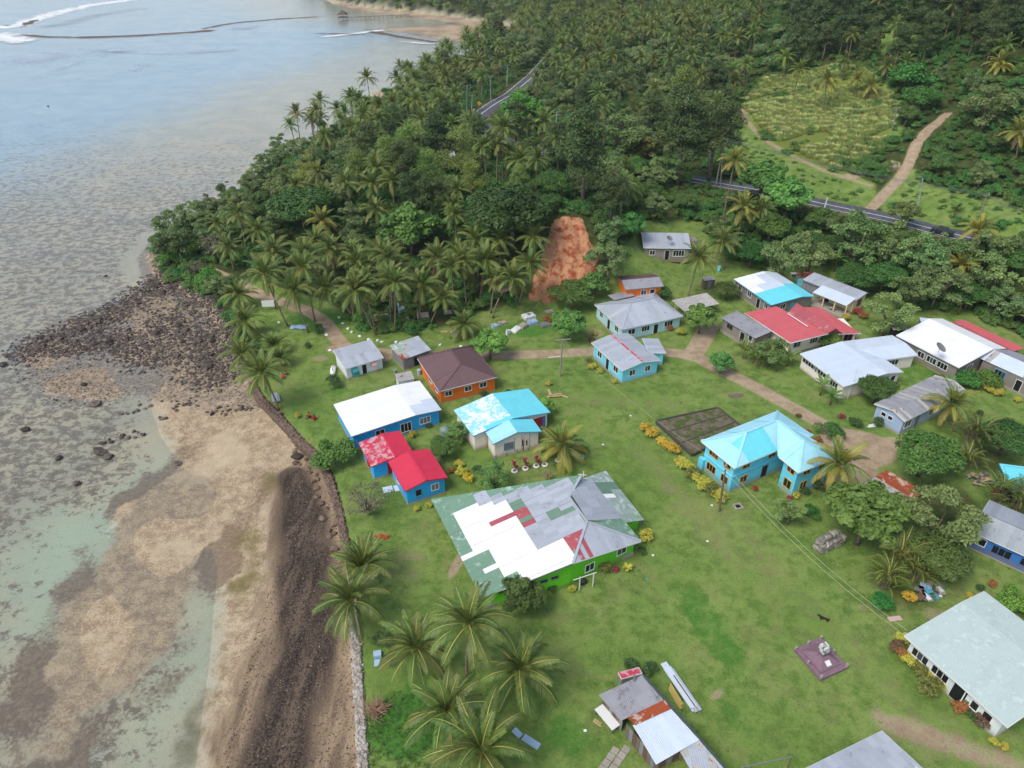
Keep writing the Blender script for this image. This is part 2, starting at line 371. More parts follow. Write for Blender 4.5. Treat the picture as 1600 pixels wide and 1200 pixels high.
# sea side
dsea = -S_all
wx = gx + 1.3 * wave(gx, gy, .23, 1) + 1.3 * wave(gx, gy, .61, 2) + .7 * wave(gx, gy, 1.5, 3); wy = gy + 1.3 * wave(gx, gy, .25, 4) + 1.3 * wave(gx, gy, .66, 5) + .7 * wave(gx, gy, 1.4, 6)
sbar = sdist(wx, wy, SANDBAR)
DARK = pix([(600, 1300), (575, 1260), (567, 1200), (556, 1010), (548, 900), (522, 770), (497, 712), (482, 702), (466, 738), (452, 800), (430, 880), (405, 970), (380, 1060), (330, 1200), (290, 1290)], 0.4)
sdk = sdist(wx, wy, DARK) + .8; dcl, _ = poly_near(gx, gy, pix([(458, 745), (468, 800), (476, 860), (482, 940), (476, 1030), (455, 1110), (425, 1200), (395, 1290)], .4)); dcl = dcl / (.45 + .55 * smooth(86, 66, gy))
m_dark = np.maximum(0.5 * smooth(-2.5, 2.0, sdk + 0.8 * wave(gx, gy, 0.37)), 1.0 - 0.5 * smooth(1.0, 5.0, dcl + 0.8 * wave(gx, gy, .6, 2)) - .5 * smooth(3.0, 6.0, dcl) - smooth(79, 87, gy)) * (S_all < 0.4)
ALG = pix([(412, 740), (405, 800), (392, 880), (372, 960), (345, 1040), (310, 1130), (270, 1210)], 0.1)
d, _ = poly_near(wx, wy, ALG); m_alg = (1 - smooth(0.0, 3.2, d)) * (.55 + .45 * wave(gx, gy, .5, 8)) * (S_all < 0)
m_sand = np.maximum(smooth(-3.5, 3.5, sbar), (1 - smooth(10, 20, dsea)) * (S_all < 0)) * (gy < 125)
m_sand = np.maximum(m_sand, (1 - smooth(0.5, 2.5, dsea)) * (S_all < 0.5) * ((gy < 128) | (gy > 330))); m_sand = np.maximum(m_sand, smooth(-4, 2, sdist(gx, gy, SPIT)))
m_farsand = smooth(-10, 3, sdist(gx, gy, FARFLAT)) * (S_all < 1)
rk = sdist(wx, wy, ROCKY); m_rock = np.maximum(smooth(-9, 5, rk) * (S_all < 1.5), 1.0 * (S_all < .6) * (1 - smooth(2, 6, dsea)) * (gy > 122) * (gy < 300))
CHAN = pix([(120, 920), (60, 1010), (0, 1000), (0, 880), (60, 800), (150, 790), (200, 760), (250, 720), (270, 760), (200, 820)], 0)
CHAN2 = pix([(330, 890), (350, 860), (380, 900), (350, 990), (310, 1080), (250, 1180), (180, 1200), (200, 1120), (250, 1040), (290, 960)], 0)
m_turq = np.maximum(smooth(-6, 6, sdist(wx, wy, CHAN)), .6 * smooth(-4, 4, sdist(wx, wy, CHAN2)))
m_coral = (S_all < 0) * np.where(gy > 112, smooth(2, 9, dsea), smooth(10, 22, dsea)) * (1 - 0.4 * m_turq) * (1 - 0.7 * smooth(-1, 4, sbar))
m_coral = m_coral * (1 - 0.55 * smooth(160, 330, gy))

def grid_mesh(name, gx, gy, gz, ny, nx):
    me = bpy.data.meshes.new(name)
    me.vertices.add(nx * ny); me.vertices.foreach_set('co', np.column_stack([gx, gy, gz]).ravel().astype(np.float32))
    i = np.arange(nx * ny).reshape(ny, nx)
    q = np.stack([i[:-1, :-1], i[:-1, 1:], i[1:, 1:], i[1:, :-1]], -1).reshape(-1, 4)
    me.loops.add(q.size); me.loops.foreach_set('vertex_index', q.ravel().astype(np.int32))
    me.polygons.add(len(q)); me.polygons.foreach_set('loop_start', (np.arange(len(q)) * 4).astype(np.int32)); 
    me.polygons.foreach_set('use_smooth', np.ones(len(q), bool))
    me.update(calc_edges=True); me.validate(); return me
gme = grid_mesh('ground', gx, gy, gz, len(YS), len(XS))
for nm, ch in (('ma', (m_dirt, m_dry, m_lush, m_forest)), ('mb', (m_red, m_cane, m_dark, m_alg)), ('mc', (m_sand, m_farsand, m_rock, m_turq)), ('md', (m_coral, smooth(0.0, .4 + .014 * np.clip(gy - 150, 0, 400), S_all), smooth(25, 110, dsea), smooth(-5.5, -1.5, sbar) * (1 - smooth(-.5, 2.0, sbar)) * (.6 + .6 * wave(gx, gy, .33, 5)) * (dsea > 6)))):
    ca = gme.color_attributes.new(nm, 'FLOAT_COLOR', 'POINT')
    ca.data.foreach_set('color', np.column_stack(ch).astype(np.float32).ravel())

def ground_material():
    m = bpy.data.materials.new('ground_cover'); t = NT(m)
    P = t.pos()
    def attr(nm):
        a = t.n('ShaderNodeAttribute', attribute_name=nm); s = t.n('ShaderNodeSeparateColor'); t.l(a.outputs['Color'], s.inputs[0])
        return s.outputs[0], s.outputs[1], s.outputs[2], a.outputs['Alpha']
    dirt, dry, lush, forest = attr('ma'); red, cane, dark, alg = attr('mb'); sand, fsand, rock, turq = attr('mc'); coral, landm, farm, rim = attr('md')
    n1 = t.noise(0.10, 5, 0.6, P); n2 = t.noise(0.7, 5, 0.62, P); n3 = t.noise(4.0, 4, 0.65, P); n4 = t.noise(16.0, 3, 0.7, P)
    def soft(mask, n, lo, hi, k=0.7):     # ragged edge
        return t.ramp(t.math('ADD', mask, t.math('MULTIPLY', t.math('SUBTRACT', n, 0.5), k)), lo, hi)
    # grass
    g = t.mix(t.ramp(n1, 0.35, 0.66), srgb(112, 140, 64), srgb(132, 152, 80))
    g = t.mix(t.ramp(n2, 0.38, 0.66), g, srgb(92, 120, 52)); g = t.mix(t.math('MULTIPLY', t.ramp(t.noise(0.22, 5, .62, P, .8), .50, .66), .5), g, srgb(138, 142, 88))
    g = t.mix(soft(dry, n2, 0.35, 1.0, 1.0), g, srgb(146, 140, 98))
    g = t.mix(soft(lush, n2, 0.3, 0.95, .8), g, srgb(70, 122, 44))
    g = t.mix(t.math('MULTIPLY', t.ramp(n3, 0.52, 0.75), 0.45), g, srgb(146, 148, 102))
    g = t.mix(t.math('MULTIPLY', t.ramp(n3, 0.48, 0.28), 0.55), g, srgb(72, 98, 40))
    g = t.mix(t.math('MULTIPLY', t.ramp(n4, 0.56, 0.72), 0.45), g, srgb(164, 168, 118))
    g = t.mix(t.math('MULTIPLY', t.ramp(n4, 0.46, 0.30), 0.5), g, srgb(66, 92, 36))
    g = t.mix(soft(cane, n2, 0.3, 0.8), g, srgb(110, 122, 58))
    fl = t.mix(t.ramp(n2, 0.4, 0.65), srgb(58, 72, 34), srgb(84, 88, 50)); fl = t.mix(t.ramp(n3, 0.5, 0.7), fl, srgb(52, 60, 30))
    g = t.mix(soft(forest, n2, 0.3, 0.8, .5), g, fl)
    di = t.mix(t.ramp(n2, 0.35, 0.7), srgb(178, 158, 132), srgb(150, 128, 104)); di = t.mix(t.math('MULTIPLY', t.ramp(n4, 0.5, 0.7), .5), di, srgb(198, 184, 162))
    di = t.mix(t.math('MULTIPLY', t.ramp(n3, 0.5, 0.3), .4), di, srgb(122, 104, 78))
    dm = t.math('ADD', dirt, t.math('ADD', t.math('MULTIPLY', t.math('SUBTRACT', n2, 0.5), 0.55), t.math('MULTIPLY', t.math('SUBTRACT', n4, 0.5), 0.45)))
    g = t.mix(t.ramp(dm, 0.42, 0.66), g, di)
    rd = t.mix(t.ramp(n2, 0.36, 0.56), srgb(150, 76, 50), srgb(192, 144, 108)); rd = t.mix(t.ramp(n3, 0.5, 0.75), rd, srgb(142, 70, 42))
    g = t.mix(soft(red, n2, 0.35, 0.6), g, rd)
    # sea bed and beach
    nc = t.noise(0.55, 7, 0.74, t.scalevec(P, (1.0, 1.2, 1.0)), 0.25); nc2 = t.noise(1.9, 5, 0.7, P, 0.2)
    bed = t.mix(t.ramp(n1, 0.35, 0.65), srgb(190, 180, 156), srgb(172, 168, 150))
    bed = t.mix(turq, bed, srgb(178, 188, 166))
    bed = t.mix(t.ramp(farm, 0.0, 1.0), bed, t.mix(t.ramp(n1, .35, .65), srgb(164, 188, 202), srgb(146, 174, 194)))  # deep-water blue and sky reflection put into the far bed colour
    cm = t.math('ADD', nc, t.math('MULTIPLY', t.math('SUBTRACT', nc2, 0.5), 0.45))
    cor = t.mix(t.ramp(nc2, 0.35, 0.65), srgb(98, 90, 76), srgb(140, 124, 106))
    bed = t.mix(t.math('MULTIPLY', t.ramp(t.math('ADD', cm, t.math('MULTIPLY', t.math('SUBTRACT', coral, 1.0), 0.34)), 0.44, 0.55), 0.9), bed, cor)
    sn = t.mix(t.ramp(n2, 0.35, 0.7), srgb(194, 174, 144), srgb(176, 154, 128)); sn = t.mix(t.math('MULTIPLY', t.ramp(t.math('ADD', n3, t.math('MULTIPLY', n2, .5)), 0.64, 0.9), .7), sn, srgb(130, 112, 92)); sn = t.mix(t.ramp(nc, .56, .66), sn, srgb(158, 136, 112)); sn = t.mix(t.math('MULTIPLY', t.ramp(n1, .5, .64), .6), sn, srgb(198, 180, 152))
    vor = t.n('ShaderNodeTexVoronoi', feature='DISTANCE_TO_EDGE'); t.l(t.scalevec(t.mix(1.0, P, t.scalevec(t.noise(0.25, 5, 0.65, P, out=1), (9, 9, 0)), 'ADD'), (0.13, 0.10, 0.13)), vor.inputs['Vector']); vor.inputs['Scale'].default_value = 1.0
    sn = t.mix(t.math('MULTIPLY', t.math('MULTIPLY', t.ramp(vor.outputs[0], 0.03, 0.0), t.ramp(n2, 0.5, 0.62)), 0.28), sn, srgb(120, 102, 80))
    bed = t.mix(soft(sand, n2, 0.3, 0.75, .7), bed, sn)
    bed = t.mix(t.math('MULTIPLY', soft(rim, nc2, 0.3, 0.7, .8), .85), bed, t.mix(t.ramp(nc2, .35, .65), srgb(146, 124, 100), srgb(120, 102, 84)))
    fs = t.mix(t.ramp(n1, 0.4, 0.6), srgb(176, 156, 132), srgb(150, 132, 110))
    bed = t.mix(soft(fsand, n1, 0.3, 0.7), bed, fs)
    rkc = t.mix(t.ramp(nc2, 0.45, 0.62), srgb(160, 144, 124), srgb(110, 98, 86)); rkc = t.mix(t.math('MULTIPLY', t.ramp(n3, 0.55, 0.7), .6), rkc, srgb(84, 76, 68)); rkc = t.mix(t.ramp(n2, 0.52, 0.7), rkc, srgb(192, 168, 144))
    bed = t.mix(soft(rock, nc2, 0.35, 0.7), bed, rkc)
    nd = t.noise(0.5, 5, 0.65, t.scalevec(P, (1.6, 0.35, 1)), 0.5)
    dk = t.mix(t.ramp(t.math('ADD', t.math('MULTIPLY', nd, .6), t.math('MULTIPLY', n3, .4)), 0.40, 0.64), srgb(58, 50, 45), srgb(112, 96, 82)); dk = t.mix(t.math('MULTIPLY', t.ramp(n4, 0.55, 0.72), .6), dk, srgb(118, 106, 94)); dk = t.mix(t.ramp(n3, 0.5, 0.3), dk, srgb(36, 31, 29))
    gv = t.mix(t.ramp(nd, .38, .66), srgb(158, 136, 110), srgb(116, 98, 80)); gv = t.mix(t.ramp(n4, .5, .7), gv, srgb(176, 158, 134)); gv = t.mix(t.math('MULTIPLY', t.ramp(n3, .5, .3), .6), gv, srgb(84, 70, 58))
    bed = t.mix(soft(dark, nd, 0.15, 0.55, .6), bed, gv); bed = t.mix(soft(dark, n3, 0.45, 0.88, .8), bed, dk)
    bed = t.mix(t.math('MULTIPLY', soft(alg, n2, 0.3, 0.9), 0.7), bed, srgb(112, 104, 58))
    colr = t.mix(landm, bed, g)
    hh = t.math('ADD', t.math('MULTIPLY', n3, 0.5), t.math('ADD', t.math('MULTIPLY', n4, 0.35), t.math('MULTIPLY', nc2, 0.5)))
    t.principled(colr, 0.92, t.bump(hh, 0.7, 0.22), 0.15)
    return m
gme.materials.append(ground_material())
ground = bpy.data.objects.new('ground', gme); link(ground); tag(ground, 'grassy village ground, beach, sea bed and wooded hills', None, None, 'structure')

# ------------------------------------------------------------------ sea surface
def water_material():
    m = bpy.data.materials.new('sea_water'); t = NT(m); P = t.pos()
    a = t.noise(0.55, 5, 0.62, t.scalevec(P, (0.5, 1.5, 1)), 0.5); b = t.noise(0.07, 4, 0.6, t.scalevec(P, (0.6, 1.4, 1)), 0.8); c = t.noise(3.5, 2, 0.5, t.scalevec(P, (0.6, 1.2, 1)))
    h = t.math('ADD', t.math('MULTIPLY', a, 0.5), t.math('MULTIPLY', c, 0.12))
    cam_n = t.bump(h, 0.55, 0.40)
    fr = t.n('ShaderNodeFresnel'); fr.inputs['IOR'].default_value = 1.33; t.l(cam_n, fr.inputs['Normal'])
    gl = t.n('ShaderNodeBsdfGlossy'); t.l(cam_n, gl.inputs['Normal']); gl.inputs['Roughness'].default_value = 0.12; gl.inputs['Color'].default_value = (1, 1, 1, 1)
    tr = t.n('ShaderNodeBsdfTransparent'); tr.inputs['Color'].default_value = (0.95, 0.98, 0.98, 1)
    mx = t.n('ShaderNodeMixShader'); t.l(t.math('MULTIPLY', fr.outputs[0], t.math('ADD', 0.65, t.math('MULTIPLY', b, 1.3)), clamp=True), mx.inputs[0]); t.l(tr.outputs[0], mx.inputs[1]); t.l(gl.outputs[0], mx.inputs[2])
    # a little suspended silt scatters light back
    df = t.n('ShaderNodeBsdfDiffuse'); df.inputs['Color'].default_value = (0.33, 0.52, 0.74, 1)
    mx2 = t.n('ShaderNodeMixShader'); mx2.inputs[0].default_value = 0.035; t.l(mx.outputs[0], mx2.inputs[1]); t.l(df.outputs[0], mx2.inputs[2])
    t.l(mx2.outputs[0], t.out.inputs[0]); return m
wme = bpy.data.meshes.new('sea'); wme.from_pydata([(-1600, -45, 0), (40, -45, 0), (40, 500, 0), (-60, 700, 0), (-300, 1500, 0), (-1600, 1700, 0)], [], [(0, 1, 2, 3, 4, 5)])
wme.materials.append(water_material()); sea = bpy.data.objects.new('sea', wme); link(sea); tag(sea, 'shallow clear lagoon water over the reef flat', None, None, 'structure')

# ragged strips lying on the water: surf at the outer reef, brown reef crest, wet sand streaks
def ragged(name, col, rough, sc_, lo, hi):
    m = bpy.data.materials.new(name); t = NT(m); P = t.pos(); uv = t.n('ShaderNodeAttribute', attribute_name='edge'); s = t.n('ShaderNodeSeparateColor'); t.l(uv.outputs['Color'], s.inputs[0])
    n = t.noise(sc_, 6, 0.7, t.scalevec(P, (0.6, 1.2, 1)), 0.6); a = t.ramp(t.math('ADD', s.outputs[0], t.math('MULTIPLY', t.math('SUBTRACT', n, 0.5), 2.2)), lo, hi)
    p = t.principled(t.mix(t.ramp(n, .4, .6), col, mul(col, .75)), rough, None, .3); t.l(a, p.inputs['Alpha']); return m
def strip(name, label, pxs, wd, z, mat):
    P = pix(pxs, z); seg = np.linalg.norm(np.diff(P, axis=0), axis=1); L = np.concatenate([[0], np.cumsum(seg)]); n = max(6, int(L[-1] / 6)); s = np.linspace(0, L[-1], n); x, y = np.interp(s, L, P[:, 0]), np.interp(s, L, P[:, 1])
    for _ in range(3): x[1:-1] = (x[:-2] + 2 * x[1:-1] + x[2:]) / 4; y[1:-1] = (y[:-2] + 2 * y[1:-1] + y[2:]) / 4
    tx, ty = np.gradient(x), np.gradient(y); l = np.hypot(tx, ty); vs = []; ed = []
    for i in range(n):
        for k in (-1, -.5, 0, .5, 1): vs.append((x[i] - ty[i] / l[i] * k * wd / 2, y[i] + tx[i] / l[i] * k * wd / 2, z)); ed.append((1 - abs(k)) * min(1, i / 2, (n - 1 - i) / 2))
    mb = MB(); mb.add(vs, [(i * 5 + j, i * 5 + j + 1, i * 5 + j + 6, i * 5 + j + 5) for i in range(n - 1) for j in range(4)]); o = mb.build(name, mat); a = o.data.color_attributes.new('edge', 'FLOAT_COLOR', 'POINT'); E = np.array(ed); a.data.foreach_set('color', np.column_stack([E, E, E, np.ones_like(E)]).astype(np.float32).ravel()); tag(o, label, None, None, 'structure')
M_FOAM = ragged('sea_foam', (0.85, 0.87, 0.88), .6, .12, .35, .7); M_CREST = ragged('reef_rock', srgb(120, 96, 78), .8, .10, .35, .6); M_SLICK = ragged('pale_shoal', srgb(196, 208, 224), .4, .05, .2, 1.7)
for pxs, wd in (([(-20, 40), (10, 44), (28, 40), (50, 31), (100, 17), (140, 8), (180, 3), (230, -4)], 26), ([(-20, 50), (5, 58), (35, 64), (72, 65)], 30), ([(480, 60), (560, 52), (600, 46), (650, 44)], 9), ([(620, 64), (660, 68), (690, 69)], 7)): strip('surf', 'white surf breaking on the outer reef', pxs, wd, .05, M_FOAM)
for pxs, wd in (([(28, 44), (45, 36), (66, 27)], 9), ([(18, 53), (60, 57), (120, 58.5), (180, 57), (240, 54), (300, 50), (350, 46)], 8), ([(308, 46), (330, 43), (350, 37), (380, 34), (440, 29), (520, 25)], 6), ([(110, 12), (125, 10)], 6), ([(570, 47), (610, 54), (640, 60), (690, 66)], 7), ([(480, 52), (540, 52), (580, 55)], 5)): strip('reef_crest', 'brown reef crest just above the lagoon water', pxs, wd, .06, M_CREST)
for pxs, wd in (([(0, 105), (40, 95), (100, 84), (160, 80), (220, 82)], 40), ([(120, 78), (250, 84), (330, 80), (400, 74)], 14), ([(350, 50), (380, 42), (420, 40)], 20), ([(190, 115), (220, 103), (240, 98)], 14), ([(60, 118), (110, 100), (150, 90)], 9)): strip('shoal', 'pale smooth shoal water on the reef flat', pxs, wd, .02, M_SLICK)
# ================================================================== plant materials
def leaf_material(name, ca, cb, var=0.25, trans=0.25, rough=0.55, use_obj_color=False):
    m = bpy.data.materials.new(name); t = NT(m)
    oi = t.n('ShaderNodeObjectInfo')
    at_ = t.n('ShaderNodeAttribute', attribute_name='tint')
    k = t.n('ShaderNodeSeparateColor'); t.l(at_.outputs['Color'], k.inputs[0])
    nz = t.noise(0.45, 2, 0.5, t.objco())
    f = t.math('ADD', t.math('MULTIPLY', k.outputs[0], 0.65), t.math('MULTIPLY', nz, 0.4))
    c = t.mix(f, ca, cb)
    c = t.mix(1.0, c, oi.outputs['Color'], 'MULTIPLY')
    h = t.n('ShaderNodeHueSaturation'); t.l(c, h.inputs['Color'])
    t.l(t.math('ADD', 0.5, t.math('MULTIPLY', t.math('SUBTRACT', oi.outputs['Random'], 0.5), 0.07 * var / 0.25)), h.inputs['Hue'])
    t.l(t.math('ADD', 1.14 - var, t.math('MULTIPLY', t.math('FRACT', t.math('MULTIPLY', oi.outputs['Random'], 7.31)), 2 * var)), h.inputs['Value'])
    h.inputs['Saturation'].default_value = 0.95
    p = t.n('ShaderNodeBsdfPrincipled'); t.l(h.outputs[0], p.inputs['Base Color']); p.inputs['Roughness'].default_value = rough; p.inputs['Specular IOR Level'].default_value = 0.35
    tr = t.n('ShaderNodeBsdfTranslucent'); t.l(h.outputs[0], tr.inputs['Color'])
    mx = t.n('ShaderNodeMixShader'); mx.inputs[0].default_value = trans; t.l(p.outputs[0], mx.inputs[1]); t.l(tr.outputs[0], mx.inputs[2])
    t.l(mx.outputs[0], t.out.inputs[0]); return m
def bark_material(name, a, b, sc_=(3, 3, 9)):
    m = bpy.data.materials.new(name); t = NT(m); v = t.scalevec(t.objco(), sc_)
    n = t.noise(1.0, 4, 0.6, v); c = t.mix(t.ramp(n, 0.35, 0.65), a, b)
    t.principled(c, 0.9, t.bump(n, 0.5, 0.05), 0.15); return m
M_FROND = leaf_material('palm_leaf', srgb(60, 86, 32), srgb(126, 144, 68), 0.24, 0.30, 0.45)
M_FRONDY = leaf_material('palm_leaf_yellowing', srgb(120, 122, 44), srgb(170, 158, 66), 0.15, 0.25, 0.5)
M_FRONDD = leaf_material('palm_leaf_dead', srgb(120, 92, 60), srgb(150, 122, 84), 0.15, 0.1, 0.8)
M_RACHIS = leaf_material('palm_leaf_stalk', srgb(146, 148, 62), srgb(176, 166, 82), 0.12, 0.0, 0.5)
M_PALMBARK = bark_material('palm_bark', srgb(150, 134, 112), srgb(108, 94, 78), (2, 2, 7))
M_BARK = bark_material('tree_bark', srgb(142, 130, 112), srgb(92, 80, 66))
M_NUT = bark_material('coconut_husk', srgb(150, 108, 44), srgb(118, 120, 46))
M_LEAF = {
    'dense': leaf_material('mango_leaf', srgb(48, 78, 32), srgb(98, 128, 58), 0.22),
    'bread': leaf_material('broad_leaf', srgb(48, 90, 32), srgb(124, 164, 76), 0.20),
    'open': leaf_material('grey_green_leaf', srgb(58, 84, 40), srgb(146, 164, 100), 0.22),
    'feather': leaf_material('feathery_leaf', srgb(80, 108, 48), srgb(136, 154, 78), 0.20),
    'tall': leaf_material('dark_forest_leaf', srgb(46, 68, 34), srgb(92, 110, 58), 0.20),
    'bush': leaf_material('bush_leaf', srgb(50, 92, 36), srgb(104, 144, 66), 0.24),
    'croton': leaf_material('croton_leaf', (0.55, 0.55, 0.55), (1, 1, 1), 0.12),
    'cane': leaf_material('cane_grass_leaf', srgb(160, 178, 92), srgb(212, 214, 146), 0.20, .45),
    'banana': leaf_material('banana_leaf', srgb(76, 112, 46), srgb(128, 156, 78), 0.12, 0.35),
    'bare': leaf_material('sparse_leaf', srgb(96, 104, 72), srgb(130, 128, 96), 0.1)}
M_STUMP = bark_material('banana_stem', srgb(128, 118, 70), srgb(110, 84, 56))

class LM:
    """leaf mesh: vertices, faces, per-face tint, material index"""
    def __init__(s): s.v = []; s.f = []; s.t = []; s.m = []; s.n = 0
    def addq(s, vs, nf, tint, mi=0):
        """vs (K,4,3) quads"""
        k = len(vs); s.v.append(vs.reshape(-1, 3)); s.f.append(np.arange(k * 4).reshape(k, 4) + s.n); s.n += k * 4
        s.t.append(np.repeat(np.asarray(tint, float) * np.ones(k), 4)); s.m.append(np.full(k, mi, np.int32)); return s
    def mesh(s, name, mats):
        V = np.concatenate(s.v); F = np.concatenate(s.f); me = bpy.data.meshes.new(name)
        me.vertices.add(len(V)); me.vertices.foreach_set('co', V.astype(np.float32).ravel())
        me.loops.add(F.size); me.loops.foreach_set('vertex_index', F.ravel().astype(np.int32))
        me.polygons.add(len(F)); me.polygons.foreach_set('loop_start', (np.arange(len(F)) * 4).astype(np.int32))
        for m in mats: me.materials.append(m)
        me.polygons.foreach_set('material_index', np.concatenate(s.m))
        me.update(calc_edges=True)
        a = me.color_attributes.new('tint', 'FLOAT_COLOR', 'POINT'); T = np.concatenate(s.t)
        a.data.foreach_set('color', np.column_stack([T, T, T, np.ones_like(T)]).astype(np.float32).ravel())
        return me

def frond_geo(lm, L=4.3, e0=60, droop=95, n=34, seed=0, az=0.0, base=(0, 0, 0), lw=0.085, ll=0.95, mi=0, hang=0.55, ragged=0.0, twist=0.0):
    """a feather-shaped palm leaf: curved stalk and two rows of drooping leaflets"""
    r = np.random.default_rng(seed)
    k = 13; ts = np.linspace(0, 1, k); ang = R(e0) - R(droop) * ts ** 1.25
    ds = L / (k - 1); px = np.concatenate([[0], np.cumsum(np.cos(ang[:-1]) * ds)]); pz = np.concatenate([[0], np.cumsum(np.sin(ang[:-1]) * ds)])
    side = np.array([0, 1.0, 0])
    # stalk strip (two faces crossing)
    wd = np.interp(ts, [0, 0.15, 1], [0.08, 0.048, 0.014])
    c = np.stack([px, np.zeros(k), pz], 1); nrm = np.stack([-np.sin(ang), np.zeros(k), np.cos(ang)], 1)
    q1 = np.stack([c[:-1] - side * wd[:-1, None], c[:-1] + side * wd[:-1, None], c[1:] + side * wd[1:, None], c[1:] - side * wd[1:, None]], 1) + np.array([0, 0, 0.012])
    q2 = np.stack([c[:-1] - nrm[:-1] * wd[:-1, None], c[:-1] + nrm[:-1] * wd[:-1, None] * .2, c[1:] + nrm[1:] * wd[1:, None] * .2, c[1:] - nrm[1:] * wd[1:, None]], 1)
    Q = [q1, q2]; M = [1, 1]; T = [0.5, 0.5]
    tl = np.linspace(0.14, 0.995, n); tl2 = np.repeat(tl, 2); sg = np.tile([1.0, -1.0], n)
    tl2 = np.clip(tl2 + r.normal(0, 0.006, 2 * n), 0.1, 1)
    bx = np.interp(tl2, ts, px); bz = np.interp(tl2, ts, pz); ba = np.interp(tl2, ts, ang)
    B = np.stack([bx, np.zeros(2 * n), bz], 1)
    fw = np.stack([np.cos(ba), np.zeros(2 * n), np.sin(ba)], 1); up = np.stack([-np.sin(ba), np.zeros(2 * n), np.cos(ba)], 1)
    ln = ll * np.interp(tl2, [0.1, 0.25, 0.5, 0.8, 1], [0.55, 0.95, 1.0, 0.72, 0.35]) * r.uniform(0.88, 1.08, 2 * n)
    fk = np.interp(tl2, [0, 1], [0.45, 1.15])
    d = fw * fk[:, None] + side * sg[:, None] + up * 0.25; d /= np.linalg.norm(d, axis=1, keepdims=True)
    hg = hang * (1 + r.normal(0, 0.15, 2 * n)); 
    mid = B + d * ln[:, None] * 0.5 + np.array([0, 0, -1]) * (ln * hg * 0.16)[:, None]
    tip = B + d * ln[:, None] * 0.86 + np.array([0, 0, -1]) * (ln * hg * 0.62)[:, None]
    fwn = fw * (lw * 0.5)
    if ragged: keep = r.random(2 * n) > ragged
    else: keep = np.ones(2 * n, bool)
    q3 = np.stack([B - fwn * 0.7, mid - fwn * 1.0, tip, mid + fwn * 1.2], 1)[keep]
    ca, sa = math.cos(az), math.sin(az); ro = np.array([[ca, sa, 0], [-sa, ca, 0], [0, 0, 1.0]])
    base = np.asarray(base, float)
    lm.addq(q1 @ ro + base, 0, 0.5, 1 + mi); lm.addq(q2 @ ro + base, 0, 0.5, 1 + mi)
    lm.addq(q3 @ ro + base, 0, r.uniform(0.0, 1.0) * 0.5 + r.uniform(0, 0.5, keep.sum()), mi)
FROND_CLASSES = [  # start angle, droop, length, hang
    (82, 38, 3.6, .25), (68, 62, 4.2, .4), (52, 86, 4.5, .55), (34, 92, 4.5, .7), (12, 78, 4.3, .8), (-14, 58, 4.0, .7)]
FRONDS = []
for ci, (e0, dr, L, hg) in enumerate(FROND_CLASSES):
    row = []
    for s_ in range(3):
        lm = LM(); frond_geo(lm, L * (1 + 0.05 * (s_ - 1)), e0 + 5 * (s_ - 1), dr + 7 * (s_ - 1), 54, 10 * ci + s_, 0, (0.05, 0, 0), 0.09, 1.0, 0, hg + .2)
        row.append(lm.mesh('palm_frond', [M_FROND, M_RACHIS]))
    FRONDS.append(row)
lm = LM(); frond_geo(lm, 3.6, -35, 45, 30, 77, 0, (0.05, 0, -.1), 0.09, 0.8, 0, 0.9, 0.25); FROND_DEAD = lm.mesh('palm_frond_dead', [M_FRONDD, M_FRONDD])
FRONDS_Y = []
for ci, (e0, dr, L, hg) in enumerate(FROND_CLASSES):
    lm = LM(); frond_geo(lm, L, e0, dr, 52, 10 * ci + 5, 0, (0.05, 0, 0), 0.10, 1.0, 0, hg + .15); FRONDS_Y.append([lm.mesh('palm_frond_yellow', [M_FRONDY, M_RACHIS])])
def crown_mesh(seed, nf, n, lw, ll=1.0, L=1.0, dead=1):
    r = np.random.default_rng(seed); lm = LM(); a = r.uniform(0, 6.28)
    for i in range(nf):
        u = i / (nf - 1); cl = min(5, int(u * 5.6)); e0, dr, Lf, hg = FROND_CLASSES[cl]; a += 2.4
        frond_geo(lm, Lf * L * r.uniform(0.9, 1.08), e0 + r.normal(0, 6), dr + r.normal(0, 7), n, seed * 100 + i, a + r.normal(0, .15), (0, 0, 0), lw, ll, 0, hg)
    for i in range(dead): frond_geo(lm, 3.0 * L, -40, 40, max(8, n // 2), seed * 100 + 50 + i, r.uniform(0, 6.28), (0, 0, -.15), lw, .7, 2, .9, .2)
    return lm.mesh('palm_crown', [M_FROND, M_RACHIS, M_FRONDD, M_FRONDD])
CROWN_MID = [crown_mesh(s, 24, 24, 0.19) for s in range(6)]
CROWN_FAR = [crown_mesh(20 + s, 19, 10, 0.36, 1.05, 1.0, 0) for s in range(4)]
TRUNKS = {}
def palm_trunk(h, dx, dy, curve, seed):
    """tapered, slightly ringed trunk from the ground to (dx, dy, h)"""
    mb = MB(); k = 11; pts = []; rad = []
    n = math.hypot(dx, dy); ux, uy = (dx / n, dy / n) if n > 0.05 else (math.cos(seed), math.sin(seed))
    for i in range(k):
        u = i / (k - 1); s = u + curve * (u * u - u)          # leans early, straightens up
        b = 0.25 * math.sin(u * 3.14) * (curve if n < 0.3 else 0)
        pts.append((dx * s + ux * b, dy * s + uy * b, h * u - (0.15 if i == 0 else 0))); rad.append((0.24 if i == 0 else 0.165 - 0.055 * u) * (1.06 if i % 2 else 0.96))
    return mb.tube(pts, rad, 8).mesh('palm_trunk', M_PALMBARK, True)
NUTS = MB()
for i in range(7):
    a = i * 0.9; c = (0.22 * math.cos(a), 0.22 * math.sin(a), -0.22 - 0.08 * (i % 3))
    NUTS.tube([(c[0], c[1], c[2] - .13), (c[0], c[1], c[2] - .07), (c[0], c[1], c[2] + .05), (c[0], c[1], c[2] + .12)], [.03, .10, .11, .04], 6)
NUTS = NUTS.mesh('coconut_cluster', M_NUT, True)

